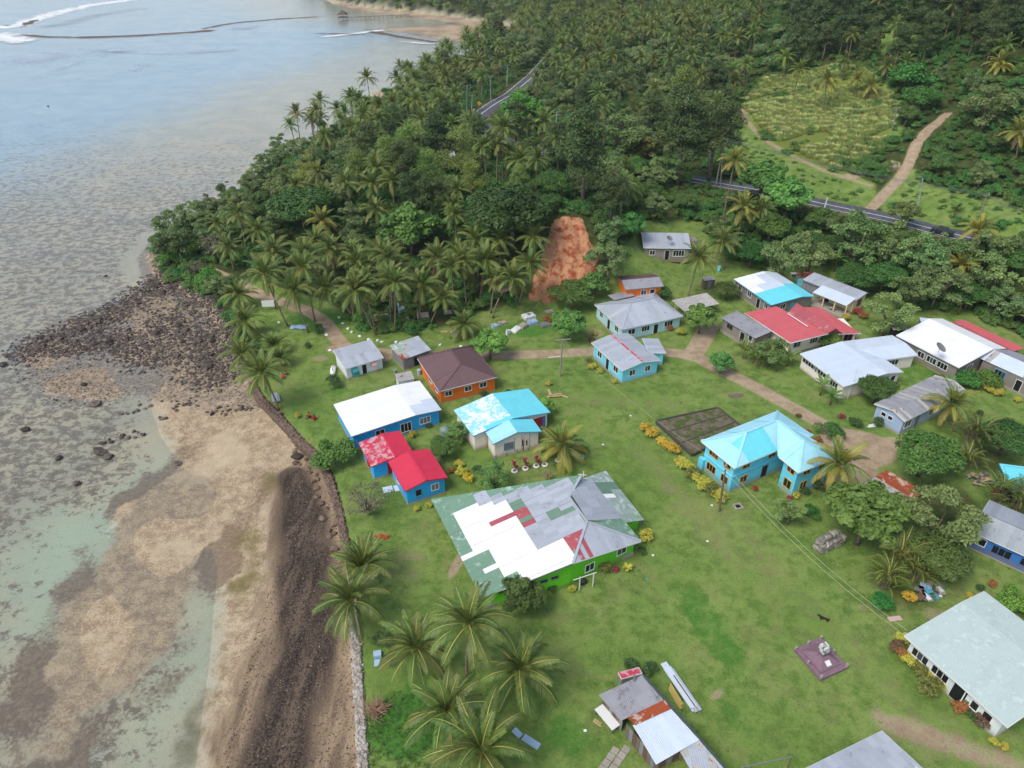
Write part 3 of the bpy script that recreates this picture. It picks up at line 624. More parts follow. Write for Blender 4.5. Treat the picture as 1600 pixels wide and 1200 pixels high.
def kites(c, nrm, size, r, asp=0.5):
    """leaf quads centred at c facing nrm"""
    k = len(c); ref = r.normal(size=(k, 3)); u = np.cross(nrm, ref); u /= np.linalg.norm(u, axis=1, keepdims=True) + 1e-9; v = np.cross(nrm, u)
    s = size[:, None]
    return np.stack([c - u * s, c + v * s * asp - u * s * 0.1, c + u * s, c - v * s * asp - u * s * 0.1], 1)
def crown_leaves(lm, clumps, n, size, seed, up=0.5, mi=0, asp=0.5, inner=0.75, jit=0.6):
    r = np.random.default_rng(seed); C = np.array([c[:3] for c in clumps]); Rr = np.array([c[3] for c in clumps]); fl = np.array([c[4] if len(c) > 4 else 0.8 for c in clumps])
    w_ = Rr ** 2; idx = r.choice(len(C), n, p=w_ / w_.sum())
    d = r.normal(size=(n, 3)); d /= np.linalg.norm(d, axis=1, keepdims=True); d[:, 2] = np.where(d[:, 2] < -0.35, -d[:, 2] * 0.5, d[:, 2])
    rad = Rr[idx] * (inner + (1.06 - inner) * r.random(n) ** 0.6)
    p = C[idx] + d * rad[:, None] * np.stack([np.ones(n), np.ones(n), fl[idx]], 1)
    nr = d * (1 - jit * 0.4) + np.array([0, 0, up]) + r.normal(0, jit * 0.55, (n, 3)); nr /= np.linalg.norm(nr, axis=1, keepdims=True)
    ct = r.uniform(0, 1, len(C))
    tint = np.clip(0.55 * ct[idx] + 0.45 * r.random(n), 0, 1)
    lm.addq(kites(p, nr, size * r.uniform(0.7, 1.25, n), r, asp), 0, tint, mi)
def limbs(clumps, h0, tr, seed, col=M_BARK, sub=2):
    r = np.random.default_rng(seed); mb = MB(); top = h0
    mb.tube([(0, 0, -0.2), (0.03, 0.02, h0 * 0.5), (0.0, 0.04, h0)], [tr * 1.3, tr, tr * 0.8], 7)
    for c in clumps:
        m = (c[0] * 0.5 + r.normal(0, .15), c[1] * 0.5 + r.normal(0, .15), h0 + (c[2] - h0) * 0.42)
        mb.tube([(0, 0.02, h0 * r.uniform(0.75, 0.98)), m, (c[0] * 0.95, c[1] * 0.95, c[2] + c[3] * 0.2)], [tr * 0.5, tr * 0.3, tr * 0.08], 5)
    return mb.mesh('tree_trunk', col, True)
def tree_kind(kind, seed):
    """returns (trunk mesh, crown mesh, nominal crown radius, total height)"""
    r = np.random.default_rng(1000 + seed); cl = []; lm = LM()
    if kind == 'dense':
        Rc, H = 3.4, 6.4
        for i in range(26):
            d = r.normal(size=3); d /= np.linalg.norm(d); d[2] = abs(d[2]) * 1.0 - 0.25; k = r.uniform(0.62, 0.85)
            cl.append((d[0] * Rc * k, d[1] * Rc * k, 3.6 + d[2] * 2.5 * k, r.uniform(0.75, 1.15), 0.8))
        cl.append((0, 0, 3.4, 2.3, 0.8)); crown_leaves(lm, cl, 6200, 0.20, seed, 0.5, 0, 0.45)
    elif kind == 'bread':
        Rc, H = 3.5, 7.2
        for i in range(30):
            d = r.normal(size=3); d /= np.linalg.norm(d); d[2] = abs(d[2]) * 1.1 - 0.35; k = r.uniform(0.6, 0.92)
            cl.append((d[0] * Rc * k, d[1] * Rc * k, 3.9 + d[2] * 2.9 * k, r.uniform(0.55, 1.0), 0.8))
        crown_leaves(lm, cl, 3600, 0.30, seed, 0.6, 0, 0.55, 0.55)
        crown_leaves(lm, [(0, 0, 3.5, 2.2, .8)], 900, 0.3, seed + 1, 0.4, 0, 0.5)
    elif kind == 'open':
        Rc, H = 3.5, 7.6
        for i in range(32):
            d = r.normal(size=3); d /= np.linalg.norm(d); k = r.uniform(0.45, 1.0); cl.append((d[0] * Rc * k, d[1] * Rc * k, 4.3 + d[2] * 2.9 * k, r.uniform(0.55, 1.05), 0.75))
        crown_leaves(lm, cl, 4800, 0.20, seed, 0.45, 0, 0.5, 0.4, 1.0)
    elif kind == 'feather':
        Rc, H = 3.2, 8.0
        for i in range(34):
            a = r.uniform(0, 6.28); k = r.uniform(0.2, 1); z = r.uniform(1.2, 7.2); rr = Rc * k * math.sin(min(1, max(0.15, (8.2 - z) / 5.5)) * 1.57)
            cl.append((math.cos(a) * rr, math.sin(a) * rr, z, r.uniform(0.7, 1.25), 0.85))
        crown_leaves(lm, cl, 7000, 0.16, seed, 0.3, 0, 0.28, 0.5, 1.0)
    elif kind == 'tall':
        Rc, H = 3.2, 13.0
        for i in range(26):
            a = r.uniform(0, 6.28); z = r.uniform(5.0, 12.0); k = r.uniform(0.3, 1) * Rc * math.sqrt(max(0.1, 1 - ((z - 8.2) / 4.6) ** 2))
            cl.append((math.cos(a) * k, math.sin(a) * k, z, r.uniform(0.9, 1.6), 0.75))
        crown_leaves(lm, cl, 5600, 0.21, seed, 0.45, 0, 0.5, 0.5, .8)
    elif kind == 'bush':
        Rc, H = 2.0, 2.6
        for i in range(14):
            d = r.normal(size=3); d /= np.linalg.norm(d); k = r.uniform(0.4, 0.8); cl.append((d[0] * Rc * k, d[1] * Rc * k, 1.0 + abs(d[2]) * 1.0 * k, r.uniform(0.5, 0.9), 0.85))
        crown_leaves(lm, cl, 2600, 0.145, seed, 0.5, 0, 0.5, 0.5, .8)
    elif kind == 'bare':
        Rc, H = 2.2, 2.8
        for i in range(40):
            a = r.uniform(0, 6.28); k = math.sqrt(r.uniform(0.1, 1)); cl.append((math.cos(a) * Rc * k, math.sin(a) * Rc * k, 1.6 + 1.2 * (1 - k * k) + r.uniform(-.3, .3), 0.45, 0.8))
        crown_leaves(lm, cl, 900, 0.12, seed, 0.4, 0, 0.4, 0.2, 1.0)
        return limbs(cl, 0.5, 0.13, seed, M_BARKG), lm.mesh('sparse_crown', [M_LEAF['bare']]), Rc, H
    tr = limbs(cl[:9], {'dense': 1.8, 'bread': 2.0, 'open': 2.2, 'feather': 1.0, 'tall': 6.0, 'bush': 0.4}[kind], {'tall': 0.24, 'bush': 0.06, 'feather': .1}.get(kind, 0.20), seed)
    return tr, lm.mesh(kind + '_crown', [M_LEAF[kind]]), Rc, H
M_BARKG = bark_material('grey_twig_bark', srgb(150, 144, 130), srgb(112, 104, 92))
TREES = {k: [tree_kind(k, i * 7 + 1) for i in range(n)] for k, n in (('dense', 3), ('bread', 3), ('open', 4), ('feather', 3), ('tall', 4), ('bush', 3), ('bare', 1))}
def low_tree(kind, seed, n, sz, H):
    r = np.random.default_rng(seed); lm = LM(); cl = []
    if kind == 'tallfar':
        for i in range(16):
            a = r.uniform(0, 6.28); z = r.uniform(4.0, 11.5); k = r.uniform(0.3, 1) * 3.3 * math.sqrt(max(0.1, 1 - ((z - 7.5) / 4.8) ** 2)); cl.append((math.cos(a) * k, math.sin(a) * k, z, r.uniform(1.0, 1.7), 0.75))
        m = M_LEAF['tall']
    elif kind == 'roundfar':
        for i in range(16):
            d = r.normal(size=3); d /= np.linalg.norm(d); k = r.uniform(0.5, 0.9); cl.append((d[0] * 3.2 * k, d[1] * 3.2 * k, 3.2 + abs(d[2]) * 2.6 * k, r.uniform(0.8, 1.4), 0.8))
        m = M_LEAF['open']
    elif kind == 'bushfar':
        for i in range(9):
            d = r.normal(size=3); d /= np.linalg.norm(d); k = r.uniform(0.4, 0.9); cl.append((d[0] * 1.7 * k, d[1] * 1.7 * k, 0.5 + abs(d[2]) * 1.1 * k, r.uniform(0.5, 0.9), 0.85))
        m = M_LEAF['bush']
    crown_leaves(lm, cl, n, sz, seed, 0.5, 0, 0.5, 0.6); return lm.mesh(kind, [m])
LOW_ROUND = [low_tree('roundfar', 50 + i, 1700, 0.27, 6) for i in range(3)]
LOW_TALL = [low_tree('tallfar', 60 + i, 1700, 0.32, 11) for i in range(3)]
LOW_BUSH = [low_tree('bushfar', 70 + i, 850, 0.165, 2) for i in range(3)]
def tuft_mesh(seed, n, h, w_, spread, mat):
    r = np.random.default_rng(seed); lm = LM(); a = r.uniform(0, 6.28, n); b = np.stack([np.cos(a), np.sin(a), 0 * a], 1) * (r.uniform(0, spread, n))[:, None]
    ln = h * r.uniform(0.6, 1.15, n); o = np.stack([np.cos(a), np.sin(a), 0 * a], 1) * (ln * r.uniform(0.15, 0.7, n))[:, None]
    sdv = np.stack([-np.sin(a), np.cos(a), 0 * a], 1) * w_
    mid = b + o * 0.4 + np.stack([0 * a, 0 * a, ln * 0.65], 1); tip = b + o + np.stack([0 * a, 0 * a, ln * r.uniform(0.65, 1.0, n)], 1)
    q = np.stack([b - sdv * .6, mid - sdv, tip, mid + sdv], 1); lm.addq(q, 0, r.random(n)); return lm.mesh('tuft', [mat])
CANE = [tuft_mesh(80 + i, 120, 1.6, 0.09, 1.1, M_LEAF['cane']) for i in range(2)]
WEED = [tuft_mesh(90 + i, 26, 0.28, 0.025, 0.22, M_LEAF['bush']) for i in range(2)]
def banana_geo(seed, nl=8):
    r = np.random.default_rng(seed); lm = LM()
    for i in range(nl):
        a = i * 2.4 + r.normal(0, .2); e0 = 74 - i * 5; L = r.uniform(2.0, 2.7); k = 8; ts = np.linspace(0, 1, k); ang = R(e0) - R(75 + r.normal(0, 10)) * ts ** 1.3
        px = np.concatenate([[0], np.cumsum(np.cos(ang[:-1]) * L / (k - 1))]); pz = np.concatenate([[0], np.cumsum(np.sin(ang[:-1]) * L / (k - 1))]) + 2.0
        wd = 0.36 * np.interp(ts, [0, 0.14, 0.3, 0.75, 1], [0.06, 0.12, 1, 0.85, 0.05])
        for sg in (1, -1):
            c = np.stack([px, 0 * px, pz], 1); e = np.stack([px, sg * wd, pz - wd * 0.35 + 0.0], 1)
            q = np.stack([c[:-1], e[:-1], e[1:], c[1:]], 1); ca, sa = math.cos(a), math.sin(a); ro = np.array([[ca, sa, 0], [-sa, ca, 0], [0, 0, 1.0]])
            lm.addq(q @ ro, 0, r.random() * 0.6 + r.random(k - 1) * 0.4)
    st = MB().tube([(0, 0, -.1), (0.02, 0, 1.0), (0, 0.02, 2.1)], [.16, .13, .08], 8).mesh('banana_stem', M_STUMP, True)
    return lm, st
BANANAS = []
for s_ in range(3):
    lm, st = banana_geo(s_); BANANAS.append((lm.mesh('banana_leaves', [M_LEAF['banana']]), st))
def blade_mesh(L, wdt, curve, seed, mat):
    """one long arching leaf (croton, cordyline, areca)"""
    lm = LM(); k = 6; ts = np.linspace(0, 1, k); ang = R(75) - R(curve) * ts
    px = np.concatenate([[0], np.cumsum(np.cos(ang[:-1]) * L / (k - 1))]); pz = np.concatenate([[0], np.cumsum(np.sin(ang[:-1]) * L / (k - 1))])
    wd = wdt * np.interp(ts, [0, .3, .7, 1], [.3, 1, .8, .05])
    lm.addq(np.stack([np.stack([px[:-1], -wd[:-1], pz[:-1]], 1), np.stack([px[:-1], wd[:-1], pz[:-1]], 1), np.stack([px[1:], wd[1:], pz[1:]], 1), np.stack([px[1:], -wd[1:], pz[1:]], 1)], 1), 0, 0.5)
    return lm.mesh('blade', [mat])
def shrub_mesh(seed, Rc, H, n, sz, mat, asp=0.35, ncl=12):
    r = np.random.default_rng(seed); lm = LM(); cl = []
    for i in range(ncl):
        d = r.normal(size=3); d /= np.linalg.norm(d); k = r.uniform(0.45, 0.8); cl.append((d[0] * Rc * k, d[1] * Rc * k, H * 0.4 + abs(d[2]) * H * 0.55 * k, Rc * r.uniform(0.3, 0.5), 0.9))
    crown_leaves(lm, cl, n, sz, seed, 0.5, 0, asp, 0.55, 0.8); return lm.mesh('shrub_leaves', [mat])
SHRUBS = [shrub_mesh(200 + i, 0.85, 1.3, 700, 0.14, M_LEAF['croton']) for i in range(3)]
GSHRUBS = [shrub_mesh(210 + i, 1.0, 1.4, 650, 0.16, M_LEAF['bush'], 0.5) for i in range(3)]
SHRUB_STEM = MB().tube([(0, 0, -.1), (0, .02, .4), (0.05, 0, .8)], [.05, .04, .02], 5).tube([(0, 0, .2), (.25, .1, .8)], [.03, .01], 5).tube([(0, 0, .2), (-.2, .18, .8)], [.03, .01], 5).mesh('shrub_stem', M_BARK)
def areca_mesh(seed):
    r = np.random.default_rng(seed); lm = LM()
    for i in range(34):
        a = r.uniform(0, 6.28); b = r.uniform(0, 0.9); e = r.uniform(50, 88)
        frond_geo(lm, r.uniform(1.9, 2.6), e, 95 + r.normal(0, 12), 14, seed * 99 + i, a, (b * math.cos(a), b * math.sin(a), r.uniform(0.6, 2.6)), 0.09, 0.55, 0, 0.6)
    return lm.mesh('areca_fronds', [M_FROND, M_RACHIS])
ARECA = [areca_mesh(1), areca_mesh(2)]
st = MB()
for i in range(9):
    a = i * 0.7; st.tube([(0.35 * math.cos(a), 0.35 * math.sin(a), -.1), (0.6 * math.cos(a), 0.6 * math.sin(a), 2.4)], [.06, .035], 6)
ARECA_ST = st.mesh('areca_stems', M_PALMBARK)
# ------------------------------------------------------------------ stuff scatter (geometry nodes)
def scatter_stuff(name, label, pts, rot, scl, vi, meshes):
    """one object: instances of the meshes on the points"""
    srcs = []
    for i, me in enumerate(meshes):
        srcs.append(bpy.data.objects.new(name + '_unit', me))
    pm = bpy.data.meshes.new(name); n = len(pts); pm.vertices.add(n); pm.vertices.foreach_set('co', np.asarray(pts, np.float32).ravel())
    for nm, typ, val in (('rot', 'FLOAT_VECTOR', np.asarray(rot, np.float32)), ('scl', 'FLOAT_VECTOR', np.asarray(scl, np.float32))):
        a = pm.attributes.new(nm, typ, 'POINT'); a.data.foreach_set('vector', val.ravel())
    a = pm.attributes.new('vi', 'INT', 'POINT'); a.data.foreach_set('value', np.asarray(vi, np.int32))
    o = bpy.data.objects.new(name, pm); link(o); tag(o, label, None, None, 'stuff')
    g = bpy.data.node_groups.new(name + '_spread', 'GeometryNodeTree')
    g.interface.new_socket('Geometry', in_out='INPUT', socket_type='NodeSocketGeometry'); g.interface.new_socket('Geometry', in_out='OUTPUT', socket_type='NodeSocketGeometry')
    gi = g.nodes.new('NodeGroupInput'); go = g.nodes.new('NodeGroupOutput'); jn = g.nodes.new('GeometryNodeJoinGeometry')
    for s_ in reversed(srcs):
        ob = g.nodes.new('GeometryNodeObjectInfo'); ob.inputs['Object'].default_value = s_; ob.inputs['As Instance'].default_value = True; g.links.new(ob.outputs['Geometry'], jn.inputs[0])
    ip = g.nodes.new('GeometryNodeInstanceOnPoints'); ip.inputs['Pick Instance'].default_value = True
    def na(nm, dt):
        x = g.nodes.new('GeometryNodeInputNamedAttribute'); x.data_type = dt; x.inputs['Name'].default_value = nm; return x.outputs['Attribute']
    g.links.new(gi.outputs[0], ip.inputs['Points']); g.links.new(jn.outputs[0], ip.inputs['Instance'])
    g.links.new(na('vi', 'INT'), ip.inputs['Instance Index']); g.links.new(na('rot', 'FLOAT_VECTOR'), ip.inputs['Rotation']); g.links.new(na('scl', 'FLOAT_VECTOR'), ip.inputs['Scale'])
    g.links.new(ip.outputs[0], go.inputs[0])
    md = o.modifiers.new('spread', 'NODES'); md.node_group = g
    return o
# ================================================================== planting
PLACED = []          # (x, y, radius) of everything rooted so far
NPALM = [0]
def depth(p): return p[1] * CP - (p[2] - CAM_H) * SP
def lean_top(base, px, py):
    """top of a trunk rooted at base whose crown is seen at (px, py): nearest point of that sight line to the upright above base"""
    d = ray(px, py); o = np.array([0, 0, CAM_H])
    t = ((base[0] - o[0]) * d[0] + (base[1] - o[1]) * d[1]) / (d[0] ** 2 + d[1] ** 2)
    return o + t * d
PG_N = 'coconut palms standing near the sea wall'
def make_palm(base, top, label, group, near, size=1.0, yellow=0, seed=0, cat='palm tree', lowcrown=0):
    r = random.Random(seed * 31 + 5)
    h = top[2] - base[2]
    t = thing('coconut_palm', label, cat, tuple(base), 0, group)
    tr = part('trunk', palm_trunk(h, top[0] - base[0], top[1] - base[1], r.uniform(-0.2, 0.75), seed), t)
    tp = (top[0] - base[0], top[1] - base[1], h)
    if near:
        nf = 27; a = r.uniform(0, 6.28)
        for i in range(nf):
            u = i / (nf - 1); cl = min(5, int(u * (5.7 - lowcrown))); a += 2.4 + r.uniform(-.15, .15)
            lib = FRONDS_Y if yellow and (i % 3 < yellow or cl >= 4) else FRONDS
            me = lib[cl][r.randrange(len(lib[cl]))]
            s = size * r.uniform(0.9, 1.08)
            part('frond', me, t, tp, (r.uniform(-.22, .22), r.uniform(-.16, .16), a), (s, s, s))
        for i in range(r.choice((0, 1, 2))):
            part('frond', FROND_DEAD, t, tp, (0, r.uniform(0, .35), r.uniform(0, 6.28)), (size, size, size), 'dead brown frond hanging down')
        if r.random() < 0.7: part('coconut_cluster', NUTS, t, tp, (0, 0, r.uniform(0, 6)), (1.2, 1.2, 1.2))
    else:
        c = part('crown', CROWN_MID[r.randrange(6)], t, tp, (r.uniform(-.1, .1), r.uniform(-.1, .1), r.uniform(0, 6.28)), (size,) * 3)
    if yellow and not near:
        for ch in t.children: ch.color = (1.35, 1.2, 0.8, 1)
    PLACED.append((base[0], base[1], 2.6)); NPALM[0] += 1
    return t
GROVE = 'coconut palms of the grove behind the dirt track'
P_LIST = [  # crown hub pixel, base pixel (or height), size, yellow, label, group
 ((548, 942), 5.5, .95, 0, 'full coconut palm overhanging the beach side of the sea wall', PG_N),
 ((563, 888), 2.6, .9, 0, 'short bushy young coconut palm behind the sea wall, nearest the scorched patch', PG_N),
 ((654, 1010), 4.5, .86, 0, 'coconut palm with a few drooping lower fronds, left of the curved-trunk palm', PG_N),
 ((732, 976), (729, 1058), .95, 0, 'coconut palm with curved grey trunk and hanging nuts by the patchwork roof', PG_N),
 ((809, 1050), 4.0, .98, 0, 'wide coconut palm below the dark leafy tree of the green house', PG_N),
 ((702, 1116), 4.2, .92, 0, 'coconut palm over the patch of bright green ground cover', PG_N),
 ((752, 1172), 4.6, 1.05, 0, 'coconut palm nearest the camera, cut by the bottom edge of the photo', PG_N),
 ((1310, 727), (1290, 785), .95, 1, 'yellowish coconut palm leaning against the corner of the two-storey aqua house', None),
 ((1487, 632), (1491, 674), .85, 1, 'yellow-green coconut palm in front of the long lavender blue house', None),
 ((878, 697), (873, 720), .95, 1, 'low bushy coconut palm growing from a white tyre beside the cream house', None),
 ((1092, 405), (1075, 465), .9, 0, 'coconut palm with a pale trunk between the block house and the outhouse', None),
 ((1130, 378), (1132, 420), .95, 0, 'dark coconut palm right of the unfinished block house', None),
 ((1161, 324), 7.0, .95, 1, 'coconut palm with yellowing lower fronds just below the asphalt road', None),
 ((1188, 327), 6.5, .8, 0, 'smaller coconut palm half hidden beside the yellowing palm below the road', None),
 ((1148, 251), (1128, 348), .85, 1, 'tall coconut palm with a long bare trunk beside the double power pole', None),
 ((1502, 416), (1493, 456), .95, 2, 'yellow coconut palm standing out of the thicket above the red-and-white roof', None),
 ((1527, 361), 5.0, .9, 2, 'golden young palm beside the road bend at the right', None),
 ((977, 297), (966, 332), .9, 0, 'lone coconut palm leaning over the bank behind the red landslip', None),
 ((509, 214), (520, 269), .85, 0, 'tall slender coconut palm rising alone against the lagoon', None),
 ((409, 584), (436, 642), 1.0, 0, 'leaning coconut palm at the far end of the sea wall', None),
 ((381, 556), 3.0, .9, 0, 'coconut palm at the edge of the rocks, left of the leaning sea wall palm', None),
 ((428, 540), 1.6, .65, 0, 'low dark date-like palm on the lawn behind the sea wall', None),
 ((436, 560), 1.4, .6, 0, 'small grey-green palm beside the low dark palm on the lawn', None),
 ((385, 503), 3.4, .9, 0, 'coconut palm over the pink rocks, midway up the shore row', None),
 ((371, 462), 3.6, .85, 0, 'topmost coconut palm of the shore row, next to the end of the dirt track', None),
 ((412, 429), (450, 510), .95, 0, 'leaning palm with a slanting trunk behind the white notice board', GROVE),
 ((424, 424), (431, 482), .85, 0, 'palm with a straight pale trunk next to the white notice board', GROVE),
 ((458, 456), (482, 519), .95, 0, 'front palm left of the track, its base beside the blue tarpaulin', GROVE),
 ((475, 420), (492, 502), .9, 0, 'palm on the near edge of the track above the small green bushes', GROVE),
 ((511, 452), (553, 499), .85, 0, 'palm with a trunk bent almost flat along the ground', GROVE),
 ((556, 456), (588, 523), 1.0, 0, 'wide front palm with a long diagonal trunk ending at the track', GROVE),
 ((566, 440), (586, 515), .8, 0, 'palm whose trunk runs just behind the long diagonal one', GROVE),
 ((600, 398), 8.5, 1.0, 0, 'tall broad palm in the middle of the grove', GROVE),
 ((617, 443), (617, 517), .9, 0, 'upright front palm left of the pink tomb', GROVE),
 ((608, 436), (611, 508), .8, 0, 'palm standing close behind the upright one left of the pink tomb', GROVE),
 ((561, 412), 7.5, .9, 0, 'inner palm of the grove just left of its tall broad middle palm', GROVE), ((517, 390), 8, .9, 0, 'inner palm of the grove above the one with the flat-bent trunk', GROVE), ((474, 397), 7.5, .95, 0, 'inner palm of the grove above the palm at the track edge', GROVE), ((506, 347), 6, .9, 1, 'light green palm in front of the dark round tree on the headland', GROVE),
 ((493, 379), 7, .9, 0, 'inner palm of the grove below the light green headland palm', GROVE), ((425, 394), 6, .95, 0, 'palm of the grove right above the notice board palms', GROVE), ((401, 362), (418, 400), .85, 0, 'palm on the shore edge with water showing behind its trunk', GROVE), ((373, 336), 8, .75, 0, 'palm on the shore edge sticking up before the lagoon', GROVE),
 ((337, 350), 6.5, .6, 0, 'small palm top showing over the grey headland bush', GROVE), ((358, 388), 5, .8, 0, 'dark palm behind the grey leafless bush on the headland', GROVE), ((545, 397), 7, .85, 0, 'inner palm of the grove, second left of the tall broad one', GROVE),
 ((683, 404), (682, 447), .95, 0, 'palm with a high white trunk in front of the dark green tree', GROVE), ((705, 418), (708, 486), .75, 0, 'palm with a pale trunk left of the stacked poles', GROVE), ((723, 408), (729, 477), .9, 0, 'palm with a reddish trunk left of the stacked poles', GROVE),
 ((758, 408), (750, 470), 1.0, 0, 'broad palm in front of the stacked poles', GROVE), ((746, 376), 8, .9, 0, 'tall palm rising behind the stacked poles', GROVE), ((780, 376), 7.5, .8, 0, 'palm right of the tall one behind the stacked poles', GROVE), ((832, 372), 7, .85, 0, 'palm at the upper left edge of the red landslip', GROVE),
 ((828, 414), (810, 476), .9, 0, 'palm leaning right in front of the red landslip', GROVE), ((801, 436), (770, 497), .9, 0, 'palm whose trunk lies low and then curves up beside the graves', GROVE), ((774, 436), (767, 489), .7, 0, 'thin palm with hanging dead fronds beside the curved trunk', GROVE),
 ((658, 447), (655, 502), .9, 0, 'front palm right beside the pink tomb', GROVE), ((692, 466), (673, 507), .75, 0, 'short palm right of the pink tomb', GROVE), ((725, 509), (729, 527), .8, 0, 'low palm beside the cut log at the edge of the graves', GROVE), ((712, 337), 7, .7, 0, 'palm between the two big dark trees behind the grove', GROVE),
 ((756, 227), (760, 291), .7, 0, 'slim palm at the left of the tall clump on the hill', None), ((787, 201), (785, 286), .9, 0, 'tallest palm of the clump of bare trunks on the hill', None), ((778, 227), (776, 291), .75, 0, 'palm second from the left in the clump of bare trunks on the hill', None),
 ((813, 250), (812, 291), .85, 0, 'rightmost and lowest palm of the clump of bare trunks on the hill', None), ((802, 240), (802, 274), .7, 0, 'short palm behind the rightmost one in the clump of bare trunks', None), ((793, 238), (790, 286), .7, 0, 'palm in the middle of the clump of bare trunks on the hill', None), ((824, 197), (826, 232), .8, 0, 'palm behind the clump of bare trunks, below the bright round tree', None),
 ((714, 297), 5, .75, 0, 'fan-crowned grey-green palm on the hill beyond the grove', None), ((710, 321), 4.5, .65, 0, 'light green palm just below the fan-crowned grey-green one', None), ((588, 265), 7, .95, 0, 'large dark palm in the middle of the headland wood', None), ((581, 287), 6, .85, 0, 'palm in front of the large dark palm in the headland wood', None), ((590, 329), 5, .85, 0, 'light palm with upright fronds at the front of the headland wood', None),
 ((541, 287), (551, 336), .85, 0, 'palm with a dark gap behind its leaning trunk in the headland wood', None), ((496, 272), 6, .8, 0, 'brownish palm on the seaward slope of the headland', None), ((464, 291), 5, .85, 0, 'blue-green palm on the seaward slope of the headland', None), ((506, 304), 5, .9, 0, 'spiky date-like palm above the dark round tree on the headland', None),
 ((552, 201), (556, 222), .75, 0, 'left one of two palms by the small cove', None), ((562, 199), (562, 224), .75, 0, 'right one of two palms by the small cove', None), ((588, 168), (598, 210), .8, 0, 'palm with a double trunk line above the bamboo', None),
 ((1227, 90), (1224, 125), .8, 1, 'leftmost palm of the hillside clearing', 'palms scattered on the cleared hillside'), ((1250, 110), (1239, 152), .85, 1, 'second palm from the left in the hillside clearing', 'palms scattered on the cleared hillside'), ((1292, 127), (1286, 175), .95, 1, 'broad palm with a leaning trunk in the middle of the pale cane clearing', 'palms scattered on the cleared hillside'), ((1320, 95), (1317, 125), .75, 0, 'palm above right of the broad palm in the clearing', 'palms scattered on the cleared hillside'), ((1340, 125), (1338, 150), .75, 1, 'palm between two others right of the broad clearing palm', 'palms scattered on the cleared hillside'), ((1360, 135), (1356, 157), .8, 1, 'lowest palm at the right side of the clearing', 'palms scattered on the cleared hillside'), ((1386, 105), (1386, 127), .8, 0, 'second palm from the right above the clearing', 'palms scattered on the cleared hillside'), ((1414, 97), (1409, 121), .8, 0, 'rightmost palm above the hillside clearing', 'palms scattered on the cleared hillside'),
 ((1562, 100), (1560, 120), .9, 2, 'yellow palm high on the slope at the right edge', None), ((1592, 207), (1587, 250), .95, 1, 'palm on the slope at the right edge, left half in frame', None), ((1572, 72), 6, .8, 0, 'palm behind the yellow palm high on the right slope', None),
 ((1145, 107), (1144, 142), .85, 0, 'left one of the pair of slim palms above the bamboo crown', None), ((1167, 100), (1166, 135), .75, 0, 'right one of the pair of slim palms above the bamboo crown', None), ((975, 105), (974, 140), .8, 0, 'palm with a clear white trunk in the middle of the palm forest', None),
]
for i, (hub, b, size, yel, lab, grp) in enumerate(P_LIST):
    if isinstance(b, tuple):
        base = gnd(*b); top = lean_top(base, *hub)
        if top[2] - base[2] < 1.2: top[2] = base[2] + 1.2
    else:
        base = gnd(hub[0], hub[1], b); top = base + np.array([0.3 * math.sin(i * 2.1), 0.25 * math.cos(i * 1.3), b])
        base = base + np.array([0, 0, 0.0])
    nr = depth(top) < 168 or (depth(top) < 215 and i % 3 == 0)
    make_palm(base, top, lab, grp, nr, size * (1.14 if hub[1] > 850 else 1.06), yel, i + 1, lowcrown=2.0 if (not isinstance(b, tuple) and b < 3) else 0)

# ------------------------------------------------------------------ broad-leaved trees and shrubs placed one by one
NTREE = [0]
def make_tree(kind, px, py, rpx, label, group=None, seed=0, tint=(1, 1, 1), cat='tree', name='leafy_tree', flat=1.0, pos=None, radius=None):
    tr, cr, Rc, H = TREES[kind][seed % len(TREES[kind])]
    if pos is None:
        p = gnd(px, py, 2.0)
        for _ in range(2):
            s = rpx * depth(p) / FPX / Rc; p = gnd(px, py, H * s * flat * {'tall': .62, 'dense': .55, 'bush': .45}.get(kind, .58))
    else: p = pos; s = radius / Rc
    t = thing(name, label, cat, tuple(p), random.Random(seed * 7 + int(p[0] * 10)).uniform(0, 6.28), group)
    part('trunk', tr, t, scale=(s, s, s * flat)); c = part('crown', cr, t, scale=(s, s, s * flat)); c.color = (*tint, 1)
    PLACED.append((p[0], p[1], Rc * s * 0.8)); NTREE[0] += 1
    return t
